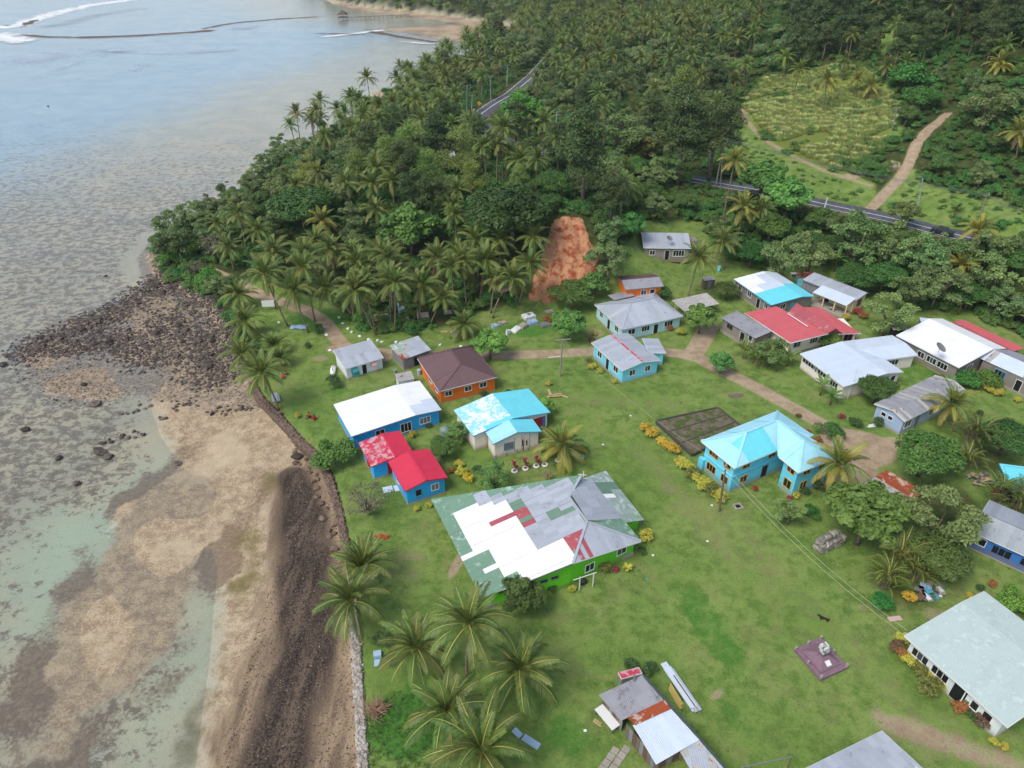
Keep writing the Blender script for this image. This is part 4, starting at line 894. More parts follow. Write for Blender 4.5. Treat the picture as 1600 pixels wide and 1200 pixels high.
T_LIST = [  # kind, px, py, radius px, label, tint
 ('bread', 766, 531, 29, 'bright round tree at the corner of the brown hip roof', (1.15, 1.2, .9)),
 ('bread', 889, 501, 29, 'round green tree behind the street pole, right of the graves', (.9, 1.0, .9)),
 ('dense', 893, 457, 34, 'wide dark tree at the foot of the red landslip', (.95, 1.05, .85)),
 ('open', 952, 400, 33, 'grey-green tree right of the red landslip, above the orange shack', (1.05, 1.05, 1.0)),
 ('bread', 930, 440, 24, 'leafy tree between the landslip and the orange shack', (.9, 1, .9)),
 ('bread', 985, 348, 26, 'dense green tree left behind the unfinished block house', (.75, .95, .8)),
 ('bush', 521, 708, 37, 'round light green tree between the sea wall and the red-roofed house', (1.15, 1.2, .95)),
 ('bare', 573, 783, 38, 'leafless grey frangipani beside the scorched patch', (1, 1, 1)),
 ('bread', 815, 926, 36, 'dark leafy tree against the front of the green patchwork house', (.55, .58, .55)), ('dense', 785, 912, 19, 'slim dark tree beside the darker one at the patchwork roof edge', (.55, .58, .55)),
 ('open', 772, 742, 27, 'papaya-like tree between the cream house and the patchwork roof', (1.0, 1.15, .8)),
 ('open', 716, 672, 20, 'small tree with a curved stem behind the grey water tank', (.95, 1.1, .8)), ('dense', 690, 698, 24, 'dark green tree between the red roof and the water tank', (1, 1.1, .9)),
 ('bread', 1096, 492, 27, 'round tree in front of the low open shed', (1.05, 1.05, .85)), ('bread', 1128, 562, 21, 'umbrella-shaped tree with a bare stem on the lawn by the track', (.95, 1.0, 1.0)),
 ('dense', 1036, 455, 14, 'small tree right of the orange shack', (1.1, 1.15, 1)), ('dense', 1137, 452, 20, 'bushy tree beside the outhouse', (1.15, 1.15, 1)),
 ('bush', 1297, 671, 21, 'dark bush at the back corner of the two-storey house by the track', (.85, .95, .85)),
 ('dense', 1371, 606, 31, 'round dark tree covering the corner of the pale blue roof', (.9, 1.1, .85)), ('open', 1393, 484, 36, 'spreading tree on the lawn below the veranda house', (1.05, 1.15, 1.0)),
 ('dense', 1448, 708, 52, 'large mango tree on the bend of the track, beside the dark dirt yard', (.95, 1.1, .85)), ('dense', 1575, 682, 40, 'mango tree at the right edge above the aqua roof', (.85, 1.05, .85)),
 ('bread', 1358, 796, 62, 'big bright breadfruit tree in front of the wrecked tin shed', (1.05, 1.1, .95)), ('open', 1470, 806, 60, 'wide open-branched tree at the end of the blue house', (.85, .95, .85)), ('dense', 1468, 868, 50, 'dense tree in front of the blue house with the grey roof', (1.1, 1.15, 1.1)),
 ('open', 1236, 797, 24, 'small thin tree in front of the two-storey house', (1.0, 1.15, .95)), ('bush', 1268, 800, 15, 'small shrubby tree by the two-storey house, right of the thin tree', (.9, 1.1, .9)),
 ('bush', 1590, 940, 34, 'yellow-green bush at the right edge beside the pale green roof', (1.5, 1.35, .75)), ('bush', 1381, 944, 22, 'blue-green bush by the rubbish heap', (.8, 1.15, .95)),
 ('bread', 850, 632, 18, 'small olive tree behind the low palm at the aqua-roofed house', (1.3, 1.2, .8)), ('bush', 857, 703, 15, 'rounded bush at the corner of the cream house', (.85, .95, .85)), ('bush', 905, 700, 18, 'green bush right of the low palm', (.8, .95, .85)),
 ('bush', 1300, 528, 22, 'bush against the front of the red-roofed house', (1.15, 1.1, .75)), ('open', 1205, 545, 26, 'tall grassy shrub in front of the red roof', (1.0, 1.1, .85)),
 ('bush', 1508, 592, 22, 'olive bush in front of the white-roofed house', (1.2, 1.2, .85)), ('bush', 1540, 590, 24, 'yellowish bush with orange leaves beside the grey wing', (1.35, 1.15, .75)), ('bush', 1465, 590, 12, 'small bush at the corner of the white-roofed house', (1.1, 1.15, .8)),
 ('dense', 800, 330, 68, 'largest dark tree on the hill, with yellow-green flower heads', (.62, .68, .62)), ('bread', 640, 348, 46, 'big round broad-leaved tree behind the grove', (.8, .9, .72)), ('dense', 470, 322, 52, 'dark round tree on the headland slope facing the sea', (.75, .85, .7)),
 ('bread', 815, 168, 36, 'bright green round tree at the bend of the asphalt road', (.95, 1.25, .7)), ('tall', 915, 225, 40, 'dark tall tree with a pale forked trunk above the landslip', (.85, .95, .85)), ('dense', 865, 285, 32, 'green tree at the top left of the landslip', (.8, 1.0, .75)), ('open', 955, 265, 26, 'grey-leaved tree left of the lone leaning palm', (1.1, 1.15, 1.1)),
 ('feather', 1063, 142, 38, 'large yellow-green bamboo clump above the road', (1.05, 1.05, .85)), ('tall', 1070, 195, 40, 'dark tree below the bamboo clump by the road', (.8, .85, .8)), ('tall', 1120, 200, 34, 'dark tree behind the street light at the road', (.85, .9, .85)), ('open', 975, 210, 42, 'brownish spreading tree beyond the road', (1.0, .95, .8)), ('open', 1010, 225, 30, 'dry brown-leaved tree beyond the road', (1.35, 1.1, .9)),
 ('feather', 640, 228, 36, 'feathery bamboo clump on top of the headland', (1, 1.05, .9)), ('feather', 602, 242, 30, 'feathery bamboo clump left of the hilltop one', (.95, 1.05, .85)), ('feather', 672, 262, 32, 'feathery bamboo clump right of the hilltop one', (1, 1.05, .85)), ('feather', 722, 232, 34, 'olive bamboo clump beside the white patch on the hill', (1.1, 1.0, .9)), ('feather', 560, 262, 28, 'feathery bamboo clump near the lone slender palm', (1.0, 1.0, .85)), ('feather', 480, 262, 22, 'pale feathery tree on the seaward edge of the headland', (1.25, 1.1, .85)), ('feather', 735, 272, 24, 'round clipped-looking bamboo clump below the white patch', (1.1, 1.05, .8)),
 ('open', 275, 372, 33, 'grey-green shore tree at the very tip of the headland', (.75, .8, .75)), ('bush', 268, 402, 16, 'bright green shrub at the tip of the headland', (1.0, 1.35, .6)), ('bush', 300, 388, 17, 'light green shrub behind the bright one on the headland tip', (1.2, 1.25, .7)), ('bare', 335, 385, 30, 'grey leafless bush on the headland beside the dark palm', (1, 1, 1)), ('bush', 325, 432, 24, 'dark green shrub above the dark rocks', (.8, 1.1, .7)), ('bush', 362, 440, 18, 'greyish shrub where the track meets the shore', (1.15, 1.1, 1.0)), ('bare', 305, 418, 16, 'small grey leafless bush above the dark rocks', (1, 1, 1)),
 ('bread', 1196, 272, 40, 'light leaved tree right of the tall bare-trunk palm at the road', (1.05, 1.15, 1)), ('bread', 1233, 303, 40, 'light leaved tree hiding the road behind the aqua-and-white roof', (1.05, 1.15, 1)), ('dense', 1205, 352, 32, 'dark green tree below the road in the thicket', (.85, 1.1, .75)), ('dense', 1175, 395, 28, 'dark tree behind the outhouse', (.8, 1.05, .8)), ('open', 1225, 395, 36, 'grey-green tree behind the aqua-and-white roof', (1, 1.05, 1)), ('open', 1270, 390, 36, 'grey-green tree between the aqua roof and the veranda house', (1, 1.08, 1)), ('open', 1342, 375, 44, 'spreading tree with a white trunk above the veranda house', (1.05, 1.12, .95)), ('open', 1395, 380, 38, 'spreading tree right of the white-trunked one', (1.1, 1.12, .95)), ('dense', 1285, 340, 26, 'dark bush tree at the edge of the road', (.75, .95, .8)), ('dense', 1335, 432, 34, 'dark tree close behind the veranda house', (.85, 1.1, .85)), ('dense', 1382, 432, 34, 'dark tree right behind the veranda house', (.8, 1.0, .8)),
 ('open', 1440, 400, 40, 'pale tree around the leaning power pole', (1, 1.08, 1)), ('open', 1470, 440, 38, 'tree left of the yellow palm in the thicket', (.9, 1.0, .9)), ('open', 1548, 385, 42, 'tree above the yellow palm in the thicket', (.95, 1.08, .95)), ('open', 1555, 430, 40, 'tree right of the yellow palm in the thicket', (1.0, 1.12, .95)), ('dense', 1517, 458, 30, 'tree below the yellow palm in the thicket', (.85, 1.05, .85)), ('open', 1415, 330, 22, 'small tree at the roadside opposite the dirt track', (1.0, 1.1, .9)), ('open', 1490, 385, 30, 'tree hiding the road where it leaves the view', (1, 1.08, .95)), ('open', 1425, 455, 30, 'dark-leaved tree in front of the leaning power pole', (.85, .95, .85)),
 ('open', 1530, 392, 36, 'leafy tree hiding the road at the far right', (1, 1.1, .95)), ('dense', 1578, 400, 34, 'dense tree hiding the road by the right edge', (.9, 1.1, .85)), ('bush', 1010, 272, 20, 'bright green bush left of the road by the street lamp', (1.1, 1.3, .8)), ('bush', 1045, 268, 24, 'big bright green bush left of the street lamp', (1.0, 1.3, .75)), ('bush', 1072, 278, 14, 'small bright bush at the end of the visible road', (1.1, 1.3, .8)), ('open', 950, 258, 30, 'spreading tree hiding the road above the landslip', (.95, 1.0, .9)), ('dense', 995, 262, 28, 'dense tree hiding the road left of the bright bushes', (.85, 1.05, .8)), ('open', 1040, 262, 26, 'tree standing before the road, left of the bright bushes', (1, 1.05, .9)), ('open', 960, 285, 24, 'pale tree above the red bank by the lone leaning palm', (1.1, 1.1, 1)),
 ('open', 1548, 160, 36, 'thin brown-leaved tree on the slope above the dirt track', (1.1, 1.05, 1.0)), ('bush', 1430, 120, 36, 'bright green thicket above the cane clearing', (.85, 1.1, .8)), ('dense', 1440, 150, 30, 'dark thicket tree left of the top of the dirt track', (.85, 1.1, .8)),
]
for i, (kind, px, py, rp, lab, ti) in enumerate(T_LIST):
    make_tree(kind, px, py, rp, lab, None, i, ti, 'bush' if kind in ('bush', 'bare') else ('bamboo' if kind == 'feather' and 'bamboo' in lab else 'tree'),
              {'bush': 'leafy_bush', 'bare': 'leafless_bush', 'feather': 'bamboo_clump'}.get(kind, 'leafy_tree'), 0.85 if kind == 'dense' else 1.0)

# ------------------------------------------------------------------ the wood: scattered by region, largest in view as individuals
def zone(px, py, wy):
    if px > 1230 and py < 105: return 'hilltop'
    if px > 1180 and py < 300 and px > 1180 + (py - 100) * 0.2: return 'slope'
    if py > 290 and px > 1000: return 'thicket'
    if wy > 270: return 'far'
    if px < 800 and wy > 225: return 'shore'
    if px < 560: return 'headland'
    return 'hill'
ZTXT = {'hilltop': 'in the dark wood on the ridge at the top right', 'slope': 'on the bushy slope beside the dirt track', 'thicket': 'in the thicket between the road and the houses',
        'far': 'in the palm forest beyond the road', 'shore': 'in the shore wood by the lagoon', 'headland': 'on the wooded headland', 'hill': 'on the wooded hill behind the grove'}
PROB = {'hilltop': (('tall', .82), ('palm', .08), ('bush', .10)), 'slope': (('bush', .66), ('open', .16), ('dense', .12), ('palm', .06)), 'thicket': (('open', .6), ('bush', .28), ('dense', .12)),
        'far': (('palm', .52), ('open', .26), ('dense', .14), ('tall', .08)), 'shore': (('palm', .78), ('bush', .14), ('open', .08)), 'headland': (('open', .4), ('palm', .3), ('bush', .2), ('dense', .1)), 'hill': (('dense', .22), ('open', .34), ('palm', .22), ('feather', .12), ('tall', .1))}
RAD = {'palm': 2.5, 'tall': 3.1, 'open': 3.2, 'dense': 3.0, 'bush': 2.0, 'feather': 2.8}
class Hash:
    def __init__(s, c=6.0): s.c = c; s.d = {}
    def add(s, x, y, r): s.d.setdefault((int(x // s.c), int(y // s.c)), []).append((x, y, r))
    def free(s, x, y, r, k=0.8):
        i, j = int(x // s.c), int(y // s.c)
        for a in (i - 1, i, i + 1):
            for b in (j - 1, j, j + 1):
                for q in s.d.get((a, b), ()):
                    if (q[0] - x) ** 2 + (q[1] - y) ** 2 < ((q[2] + r) * k) ** 2: return False
        return True
HS = Hash()
for p in PLACED: HS.add(*p)
cand = []
cx, cy = [], []
N_C = 30000
ang_ = rng.uniform(R(-42), R(42), N_C); dist_ = np.sqrt(rng.uniform(105 ** 2, 780 ** 2, N_C))
cx = dist_ * np.sin(ang_); cy = dist_ * np.cos(ang_)
o_ = np.argsort(dist_); cx, cy = cx[o_], cy[o_]
ok = (sdist(cx, cy, COAST) > np.where(cy > 140, .6, 2.0)) & (sdist(cx, cy, VILLAGE) < -1.5) & (sdist(cx, cy, CLEAR) < -1) & (sdist(cx, cy, CLEAR2) < -1) & (sdist(cx, cy, CLEAR3) < -1) & (sdist(cx, cy, CLEAR4) < 0) & (sdist(cx, cy, REDCUT) < -2.0)
ok &= (poly_near(cx, cy, ASPH)[0] > np.where(cy > 195, 4.8, 6.5)) & (poly_near(cx, cy, HILLTRK)[0] > 3.4) & (poly_near(cx, cy, HILLTRK2)[0] > 3.0) & (poly_near(cx, cy, TRACKS[0])[0] > 4.5)
cx, cy = cx[ok], cy[ok]; cz = hgt(cx, cy)
# keep sight lines to the road, the clearing, the track and the landslip open
ROADVIEW = [((742, 192), (762, 172), (796, 148), (784, 166), (768, 186), (752, 194)), ((1078, 285), (1092, 275), (1140, 280), (1138, 294)), ((1245, 312), (1300, 318), (1390, 338), (1385, 346), (1300, 330), (1250, 322)), ((1425, 345), (1478, 356), (1475, 368), (1440, 362)),
    ((868, 345), (908, 343), (935, 400), (925, 430), (862, 465), (840, 440), (850, 395)), ((1160, 160), (1200, 122), (1290, 108), (1365, 122), (1400, 170), (1392, 220), (1345, 248), (1240, 240), (1165, 205)), ((1360, 326), (1408, 270), (1425, 215), (1478, 178), (1482, 184), (1450, 235), (1425, 285), (1385, 328)), ((1155, 205), (1260, 255), (1350, 290), (1355, 318), (1260, 305), (1150, 260)), ((583, 141), (612, 139), (612, 156), (583, 156)), ((1150, 165), (1175, 170), (1170, 195), (1145, 185)), ((1440, 275), (1600, 310), (1600, 345), (1520, 330), (1430, 330))]
ROADVIEW += [((a - 5, b), (c - 5, d), (c + 5, d), (a + 5, b)) for a, b, c, d in ((868, 212, 870, 172), (893, 220, 895, 178), (1107, 275, 1112, 214), (1118, 290, 1132, 215), (729, 172, 730, 132), (737, 174, 738, 146), (767, 154, 766, 119), (792, 130, 793, 101), (1394, 202, 1402, 166), (1432, 334, 1442, 278), (1530, 340, 1542, 302), (1430, 460, 1440, 430))]      # the poles stay in view
ROADVIEW = [np.array(q, float) for q in ROADVIEW]
FOREST = []
for x, y, z in zip(cx, cy, cz):
    px, py = proj((x, y, z + 2))
    zn = zone(px, py, y); u = random.random(); acc = 0
    for kd, pb in PROB[zn]:
        acc += pb
        if u <= acc: break
    if kd == 'palm' and y < 225 and px < 560: kd = 'open'
    r = RAD[kd] * random.uniform(0.8, 1.15); far_k = 1.0 + 0.25 * max(0, min(1, (y - 300) / 200))
    if not HS.free(x, y, r, 0.72 * far_k if kd != 'palm' else 0.80 * far_k): continue
    h = {'palm': random.uniform(6, 11) * (1 if zn not in ('slope',) else .7), 'tall': 10 * r / 3.1}.get(kd, r * 1.6)
    qx, qy = proj((x, y, z + h * 0.75)); mx = np.array([px, qx]); my = np.array([py, qy]); rp = r * FPX / depth((x, y, z))
    if kd != 'bush' or rp > 12:
        if any(np.any(sdist(mx, my, q) > -rp * 0.55) for q in ROADVIEW): 
            continue
    HS.add(x, y, r); FOREST.append((x, y, z, r, h, kd, zn, rp, qx, qy))
LM_ = [(890, 400, 'the red landslip'), (977, 297, 'the lone leaning palm'), (815, 168, 'the bright round tree at the road bend'), (1063, 142, 'the yellow-green bamboo clump'), (800, 330, 'the largest dark tree'), (640, 348, 'the big broad-leaved tree'), (470, 322, 'the dark headland tree'), (509, 214, 'the slender lone palm'), (275, 372, 'the headland tip'), (590, 200, 'the bamboo-side palm'), (620, 148, 'the small sand spit'), (790, 240, 'the clump of bare-trunk palms'), (700, 244, 'the hidden white roof'), (755, 185, 'the road bend'), (868, 85, 'the far road stretch'), (740, 75, 'the bay shore'), (640, 15, 'the far beach'), (975, 105, 'the white-trunk palm'), (1150, 170, 'the bare earth patch'), (1156, 105, 'the pair of slim palms'), (1112, 240, 'the street lamp'), (1148, 251, 'the tall bare-trunk palm'), (1095, 285, 'the road by the lamp'), (1292, 150, 'the cane clearing'), (1400, 70, 'the ridge meadow'), (1478, 182, 'the top of the dirt track'), (1430, 235, 'the middle of the dirt track'), (1402, 167, 'the hillside pole'), (1562, 100, 'the yellow hill palm'), (1592, 207, 'the right-edge palm'), (1442, 290, 'the slanting lamp'), (1538, 315, 'the bank pole'), (1502, 416, 'the yellow thicket palm'), (1310, 430, 'the veranda house'), (1200, 430, 'the aqua-and-white roof'), (1040, 365, 'the block house'), (1161, 324, 'the yellowing road palm'), (600, 398, 'the tall grove palm'), (758, 408, 'the broad palm by the poles'), (412, 429, 'the notice board palm'), (1250, 20, 'the ridge top'), (1550, 20, 'the top right corner'), (1050, 20, 'the top edge middle'), (900, 20, 'the far palm slope'), (920, 180, 'the dark tree by the road'), (690, 105, 'the shore palms'),
  (157, 707, 'the flat shallows boulder'), (245, 522, 'the big squarish boulder'), (325, 573, 'the round boulder by the palms'), (276, 557, 'the black boulder above the sand'), (60, 545, 'the seaward end of the point'), (262, 434, 'the first shore shrub'), (360, 645, 'the small stone groyne'), (470, 725, 'the squared fallen block'), (520, 790, 'the bare frangipani'), (330, 480, 'the shore palms')]
def nth(i):
    o1 = ['first', 'second', 'third', 'fourth', 'fifth', 'sixth', 'seventh', 'eighth', 'ninth', 'tenth', 'eleventh', 'twelfth', 'thirteenth', 'fourteenth', 'fifteenth', 'sixteenth', 'seventeenth', 'eighteenth', 'nineteenth']
    if i < 19: return o1[i]
    t_, u = divmod(i + 1, 10); tens = {2: 'twent', 3: 'thirt', 4: 'fort', 5: 'fift'}[min(t_, 5)]; return tens + 'ieth' if u == 0 else tens + 'y-' + o1[u - 1]
DIR8 = ('right of', 'upper right of', 'above', 'upper left of', 'left of', 'lower left of', 'below', 'lower right of')
def by_landmark(items):
    """items (key, kind words, px, py) -> {key: label}, told apart by the nearest landmark, the side of it and the order outwards"""
    b = {}
    for k, w_, x, y in items:
        j = min(range(len(LM_)), key=lambda i: (LM_[i][0] - x) ** 2 + (LM_[i][1] - y) ** 2); dx, dy = x - LM_[j][0], LM_[j][1] - y
        b.setdefault((w_, j, int(round(math.atan2(dy, dx) / (math.pi / 4))) % 8), []).append((dx * dx + dy * dy, k))
    out = {}
    for (w_, j, q), l in b.items():
        for i, (_, k) in enumerate(sorted(l)): out[k] = '%s %s, %s%s' % (w_, DIR8[q] + ' ' + LM_[j][2], 'nearest to it' if i == 0 else nth(i) + ' nearest', '')
    return out
inview = lambda f: -40 < f[8] < 1640 and -30 < f[9] < 1230
pl = sorted([f for f in FOREST if f[5] == 'palm' and inview(f)], key=lambda f: -f[7])[:max(0, 296 - NPALM[0])]
tl = sorted([f for f in FOREST if f[5] in ('open', 'dense', 'feather', 'tall') and inview(f)], key=lambda f: -f[7])[:max(0, 200 - 0)]
bl = sorted([f for f in FOREST if f[5] == 'bush' and inview(f)], key=lambda f: -f[7])[:150]
chosen = set(map(id, pl + tl + bl))
TCAT = {'open': 'spreading tree', 'dense': 'dense round tree', 'feather': 'bamboo clump', 'tall': 'tall dark tree', 'bush': 'leafy bush', 'palm': 'palm'}
LAB = by_landmark([(id(f), TCAT[f[5]], f[8], f[9]) for f in pl + tl + bl])
for i, f in enumerate(pl):
    x, y, z, r, h, kd, zn, rp, qx, qy = f
    t = thing('coconut_palm', LAB[id(f)], 'palm tree', (x, y, z), random.uniform(0, 6.28), 'coconut palms ' + ZTXT[zn])
    ln = random.uniform(0, .12) * h; s = r / 2.5 * random.uniform(0.85, 1.0)
    part('trunk', palm_trunk(h, ln, 0, random.uniform(0, .6), i), t)
    part('crown', CROWN_MID[i % 6], t, (ln, 0, h), (random.uniform(-.1, .1), random.uniform(-.1, .1), random.uniform(0, 6)), (s, s, s))
for i, f in enumerate(tl + bl):
    x, y, z, r, h, kd, zn, rp, qx, qy = f
    make_tree(kd, 0, 0, 0, LAB[id(f)], TCAT[kd] + ('es ' if kd == 'bush' else 's ') + ZTXT[zn], i, (1, 1, 1), {'bush': 'bush', 'feather': 'bamboo'}.get(kd, 'tree'), {'bush': 'leafy_bush', 'feather': 'bamboo_clump'}.get(kd, 'leafy_tree'), 1.0, np.array([x, y, z]), r)
rest = [f for f in FOREST if id(f) not in chosen]
def spread(name, label, sel, meshes, zs, rn, hscale=None):
    n = len(sel); 
    if not n: return
    pts = [(f[0], f[1], f[2] + (f[4] if zs else -0.1)) for f in sel]
    rot = np.column_stack([rng.uniform(-.12, .12, n), rng.uniform(-.12, .12, n), rng.uniform(0, 6.28, n)])
    s = np.array([f[3] for f in sel]) / rn; scl = np.column_stack([s, s, s * rng.uniform(.85, 1.2, n)])
    scatter_stuff(name, label, pts, rot, scl, rng.integers(0, len(meshes), n), meshes)
spread('palm_forest', 'mass of palm crowns of the far forest', [f for f in rest if f[5] == 'palm'], CROWN_FAR, True, 2.5)
FTR = [MB().tube([(0, 0, -.3), (.1, 0, 4), (.3, 0, 8.2)], [.22, .15, .11], 5).mesh('far_palm_trunk', M_PALMBARK, True)]
sel = [f for f in rest if f[5] == 'palm']; n = len(sel)
scatter_stuff('palm_trunk_forest', 'mass of thin palm trunks of the far forest', [f[:3] for f in sel], np.column_stack([np.zeros(n), np.zeros(n), rng.uniform(0, 6.28, n)]), np.column_stack([np.ones(n), np.ones(n), [f[4] / 8.0 for f in sel]]), np.zeros(n, int), FTR)
spread('far_forest', 'mass of round tree crowns of the far forest', [f for f in rest if f[5] in ('open', 'dense', 'feather')], LOW_ROUND, False, 3.2)
spread('ridge_forest', 'mass of tall dark trees of the far ridge', [f for f in rest if f[5] == 'tall'], LOW_TALL, False, 3.1)
# undergrowth under and between the trees
n = 26000; a = rng.uniform(R(-42), R(42), n)
d = 105 + 330 * rng.random(n) ** 1.15
ux, uy = d * np.sin(a), d * np.cos(a)
ok = (sdist(ux, uy, COAST) > np.where(uy > 135, -.6, .8)) & (sdist(ux, uy, VILLAGE) < -1.0) & (sdist(ux, uy, REDCUT) < -1.2) & (poly_near(ux, uy, ASPH)[0] > 5.2) & (poly_near(ux, uy, HILLTRK)[0] > 2.6) & (poly_near(ux, uy, HILLTRK2)[0] > 2.2) & (poly_near(ux, uy, TRACKS[0])[0] > 3.5)
sc_ = np.maximum(sdist(ux, uy, CLEAR), -99); sc2 = np.maximum(sdist(ux, uy, CLEAR2), sdist(ux, uy, CLEAR4)); sc3 = sdist(ux, uy, CLEAR3)
ok &= (sc3 < -0.5)
grove = gpix([(400, 450), (450, 380), (600, 350), (800, 400), (850, 470), (700, 510), (560, 500), (480, 470)]); ok &= ~((sdist(ux, uy, grove) > 0) & (rng.random(n) < 0.7))
cane = ok & (sc_ > 0)
lowveg = ok & (sc2 > 0) & (rng.random(n) < 0.5); und = ok & (sc_ < 0) & (sc2 < 0)
def put(name, label, m, meshes, s0, s1, zsq=(.7, 1.1)):
    k = int(m.sum()); zz = hgt(ux[m], uy[m]); s = rng.uniform(s0, s1, k)
    scatter_stuff(name, label, np.column_stack([ux[m], uy[m], zz - 0.05]), np.column_stack([np.zeros(k), np.zeros(k), rng.uniform(0, 6.28, k)]), np.column_stack([s, s, s * rng.uniform(*zsq, k)]), rng.integers(0, len(meshes), k), meshes)
put('undergrowth', 'leafy undergrowth below the trees', und, LOW_BUSH, 0.3, 1.05, (.7, 1.5))
put('roadside_scrub', 'low green scrub on the road bank', lowveg, LOW_BUSH, 0.22, 0.55, (.4, .7))
# cane: its own denser sowing
q = CLEAR; lo, hi = q.min(0), q.max(0); k = 3600; ux = rng.uniform(lo[0], hi[0], k); uy = rng.uniform(lo[1], hi[1], k)
m = (sdist(ux, uy, CLEAR) > -1.0) & (wave(ux, uy, 0.22, 4) > -0.45) & (poly_near(ux, uy, HILLTRK2)[0] > 2.4)
put('cane_grass', 'tall pale cane grass on the hillside clearing', m, CANE, 0.5, 1.0)
q = CLEAR; ux = rng.uniform(lo[0], hi[0], 500); uy = rng.uniform(lo[1], hi[1], 500); m = (sdist(ux, uy, CLEAR) > -1) & (wave(ux, uy, 0.15, 9) > 0.1)
put('clearing_scrub', 'green scrub between the cane grass', m, LOW_BUSH, 0.4, 0.9)
# weeds in the mown village grass
n = 5000; ux = rng.uniform(-24, 95, n); uy = rng.uniform(34, 130, n)
dm_ = np.minimum.reduce([poly_near(ux, uy, T_)[0] for T_ in TRACKS])
m = (sdist(ux, uy, VILLAGE) > 0.5) & (dm_ > 2.4) & (sdist(ux, uy, COAST) > 1.0) & ((wave(ux, uy, 0.18, 5) > 0.05) | (rng.random(n) < .25))
put('lawn_weeds', 'small weeds and uncut tufts in the village lawn', m, WEED, 0.3, 0.75, (.5, .9))
lush = gpix([(575, 1205), (572, 1120), (610, 1080), (650, 1085), (690, 1120), (700, 1230), (600, 1260)]); ux = rng.uniform(-16, -2, 2600); uy = rng.uniform(30, 48, 2600)
put('ground_cover', 'bright green creeping ground cover behind the sea wall', sdist(ux, uy, lush) > 0, WEED, 0.5, 1.1, (.5, .8))
print('PLANTS', NPALM, NTREE, len(pl), len(tl), len(bl), len(rest))
# ================================================================== buildings
def paint(name, col, rough=0.6, dirt=0.25, spec=0.3, scale=1.2):
    m = bpy.data.materials.new(name); t = NT(m); P = t.pos(); oi = t.n('ShaderNodeObjectInfo')
    n = t.noise(scale, 5, 0.65, P); n2 = t.noise(scale * 0.25, 3, 0.5, t.scalevec(P, (3, 3, 0.5)))
    c = t.mix(t.math('MULTIPLY', t.ramp(n, 0.48, 0.72), dirt), col, mul(col, 0.62)); c = t.mix(t.math('MULTIPLY', t.ramp(n2, 0.5, 0.7), dirt), c, mul(col, 0.75))
    if 'wall' in name:      # rain-splashed mud along the foot
        gz_ = t.n('ShaderNodeSeparateXYZ', i_0=t.n('ShaderNodeTexCoord').outputs['Generated']).outputs[2]
        c = t.mix(t.math('MULTIPLY', t.ramp(t.math('ADD', gz_, t.math('MULTIPLY', n, .22)), .42, .24), .55), c, srgb(134, 112, 84))
    h = t.n('ShaderNodeHueSaturation'); t.l(c, h.inputs['Color']); t.l(t.math('ADD', 0.95, t.math('MULTIPLY', oi.outputs['Random'], 0.10)), h.inputs['Value'])
    t.principled(h.outputs[0], rough, t.bump(n, 0.12, 0.03), spec); return m
def sheet(name, col, rough=0.42, var=0.08, rust=0.0, worn=None, wornamt=0.0, spec=0.5):
    """corrugated roofing: paint or zinc, streaks along the slope, rust and bare patches"""
    m = bpy.data.materials.new(name); t = NT(m); P = t.pos(); oi = t.n('ShaderNodeObjectInfo')
    n = t.noise(0.6, 4, 0.6, P); n3 = t.noise(1.5, 4, 0.62, P)
    c = t.mix(t.math('MULTIPLY', t.ramp(n, 0.42, 0.72), 0.35), col, mul(col, 0.80))
    c = t.mix(t.math('MULTIPLY', t.ramp(n3, 0.55, 0.75), 0.25), c, mul(col, 0.70))
    if worn is not None: c = t.mix(t.math('MULTIPLY', t.ramp(t.math('ADD', n3, t.math('MULTIPLY', n, .6)), 0.96 - wornamt * 0.35, 1.10 - wornamt * 0.35), 0.9), c, worn)
    if rust: c = t.mix(t.math('MULTIPLY', t.ramp(t.noise(1.7, 5, 0.7, P, .5), 0.66 - rust * .3, 0.74 - rust * .3), 0.85), c, srgb(122, 66, 42))
    h = t.n('ShaderNodeHueSaturation'); t.l(c, h.inputs['Color']); t.l(t.math('ADD', 1 - var, t.math('MULTIPLY', oi.outputs['Random'], 2 * var)), h.inputs['Value'])
    t.principled(h.outputs[0], t.math('ADD', rough, t.math('MULTIPLY', n, 0.15)), None, spec); return m
R_WHITE = sheet('white_roof', (0.84, 0.85, 0.86), 0.35, 0.03)
R_PALE = sheet('pale_blue_white_roof', srgb(200, 212, 226), 0.38, 0.03)
R_ZINC = sheet('zinc_roof', srgb(168, 174, 184), 0.42, 0.10, 0.0, srgb(140, 142, 150), 0.15)
R_ZINCD = sheet('dull_zinc_roof', srgb(146, 146, 152), 0.5, 0.10, 0.08, srgb(120, 116, 118), 0.25)
R_AQUA = sheet('aqua_roof', srgb(112, 214, 228), 0.38, 0.03)
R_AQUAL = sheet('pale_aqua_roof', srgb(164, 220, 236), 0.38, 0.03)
R_AQUAGLARE = sheet('aqua_roof_white_glare', srgb(150, 216, 234), 0.38, 0.04, 0.0, (0.80, 0.86, 0.88), 0.62)  # whitish areas are reflected glare painted into the sheet colour
R_RED = sheet('crimson_roof', srgb(206, 44, 74), 0.45, 0.05)
R_REDW = sheet('crimson_roof_worn', srgb(196, 52, 78), 0.45, 0.08, 0.0, srgb(198, 160, 164), 0.62)
R_BRICK = sheet('coral_red_roof', srgb(194, 92, 98), 0.55, 0.03)
R_BRICKD = sheet('faded_red_roof', srgb(168, 80, 88), 0.6, 0.08, 0.0, srgb(184, 150, 150), 0.2)
R_BROWN = sheet('plum_brown_roof', srgb(104, 78, 80), 0.5, 0.03)
R_GREEN = sheet('faded_green_roof', srgb(112, 146, 124), 0.5, 0.06, 0.0, srgb(160, 186, 172), 0.3)
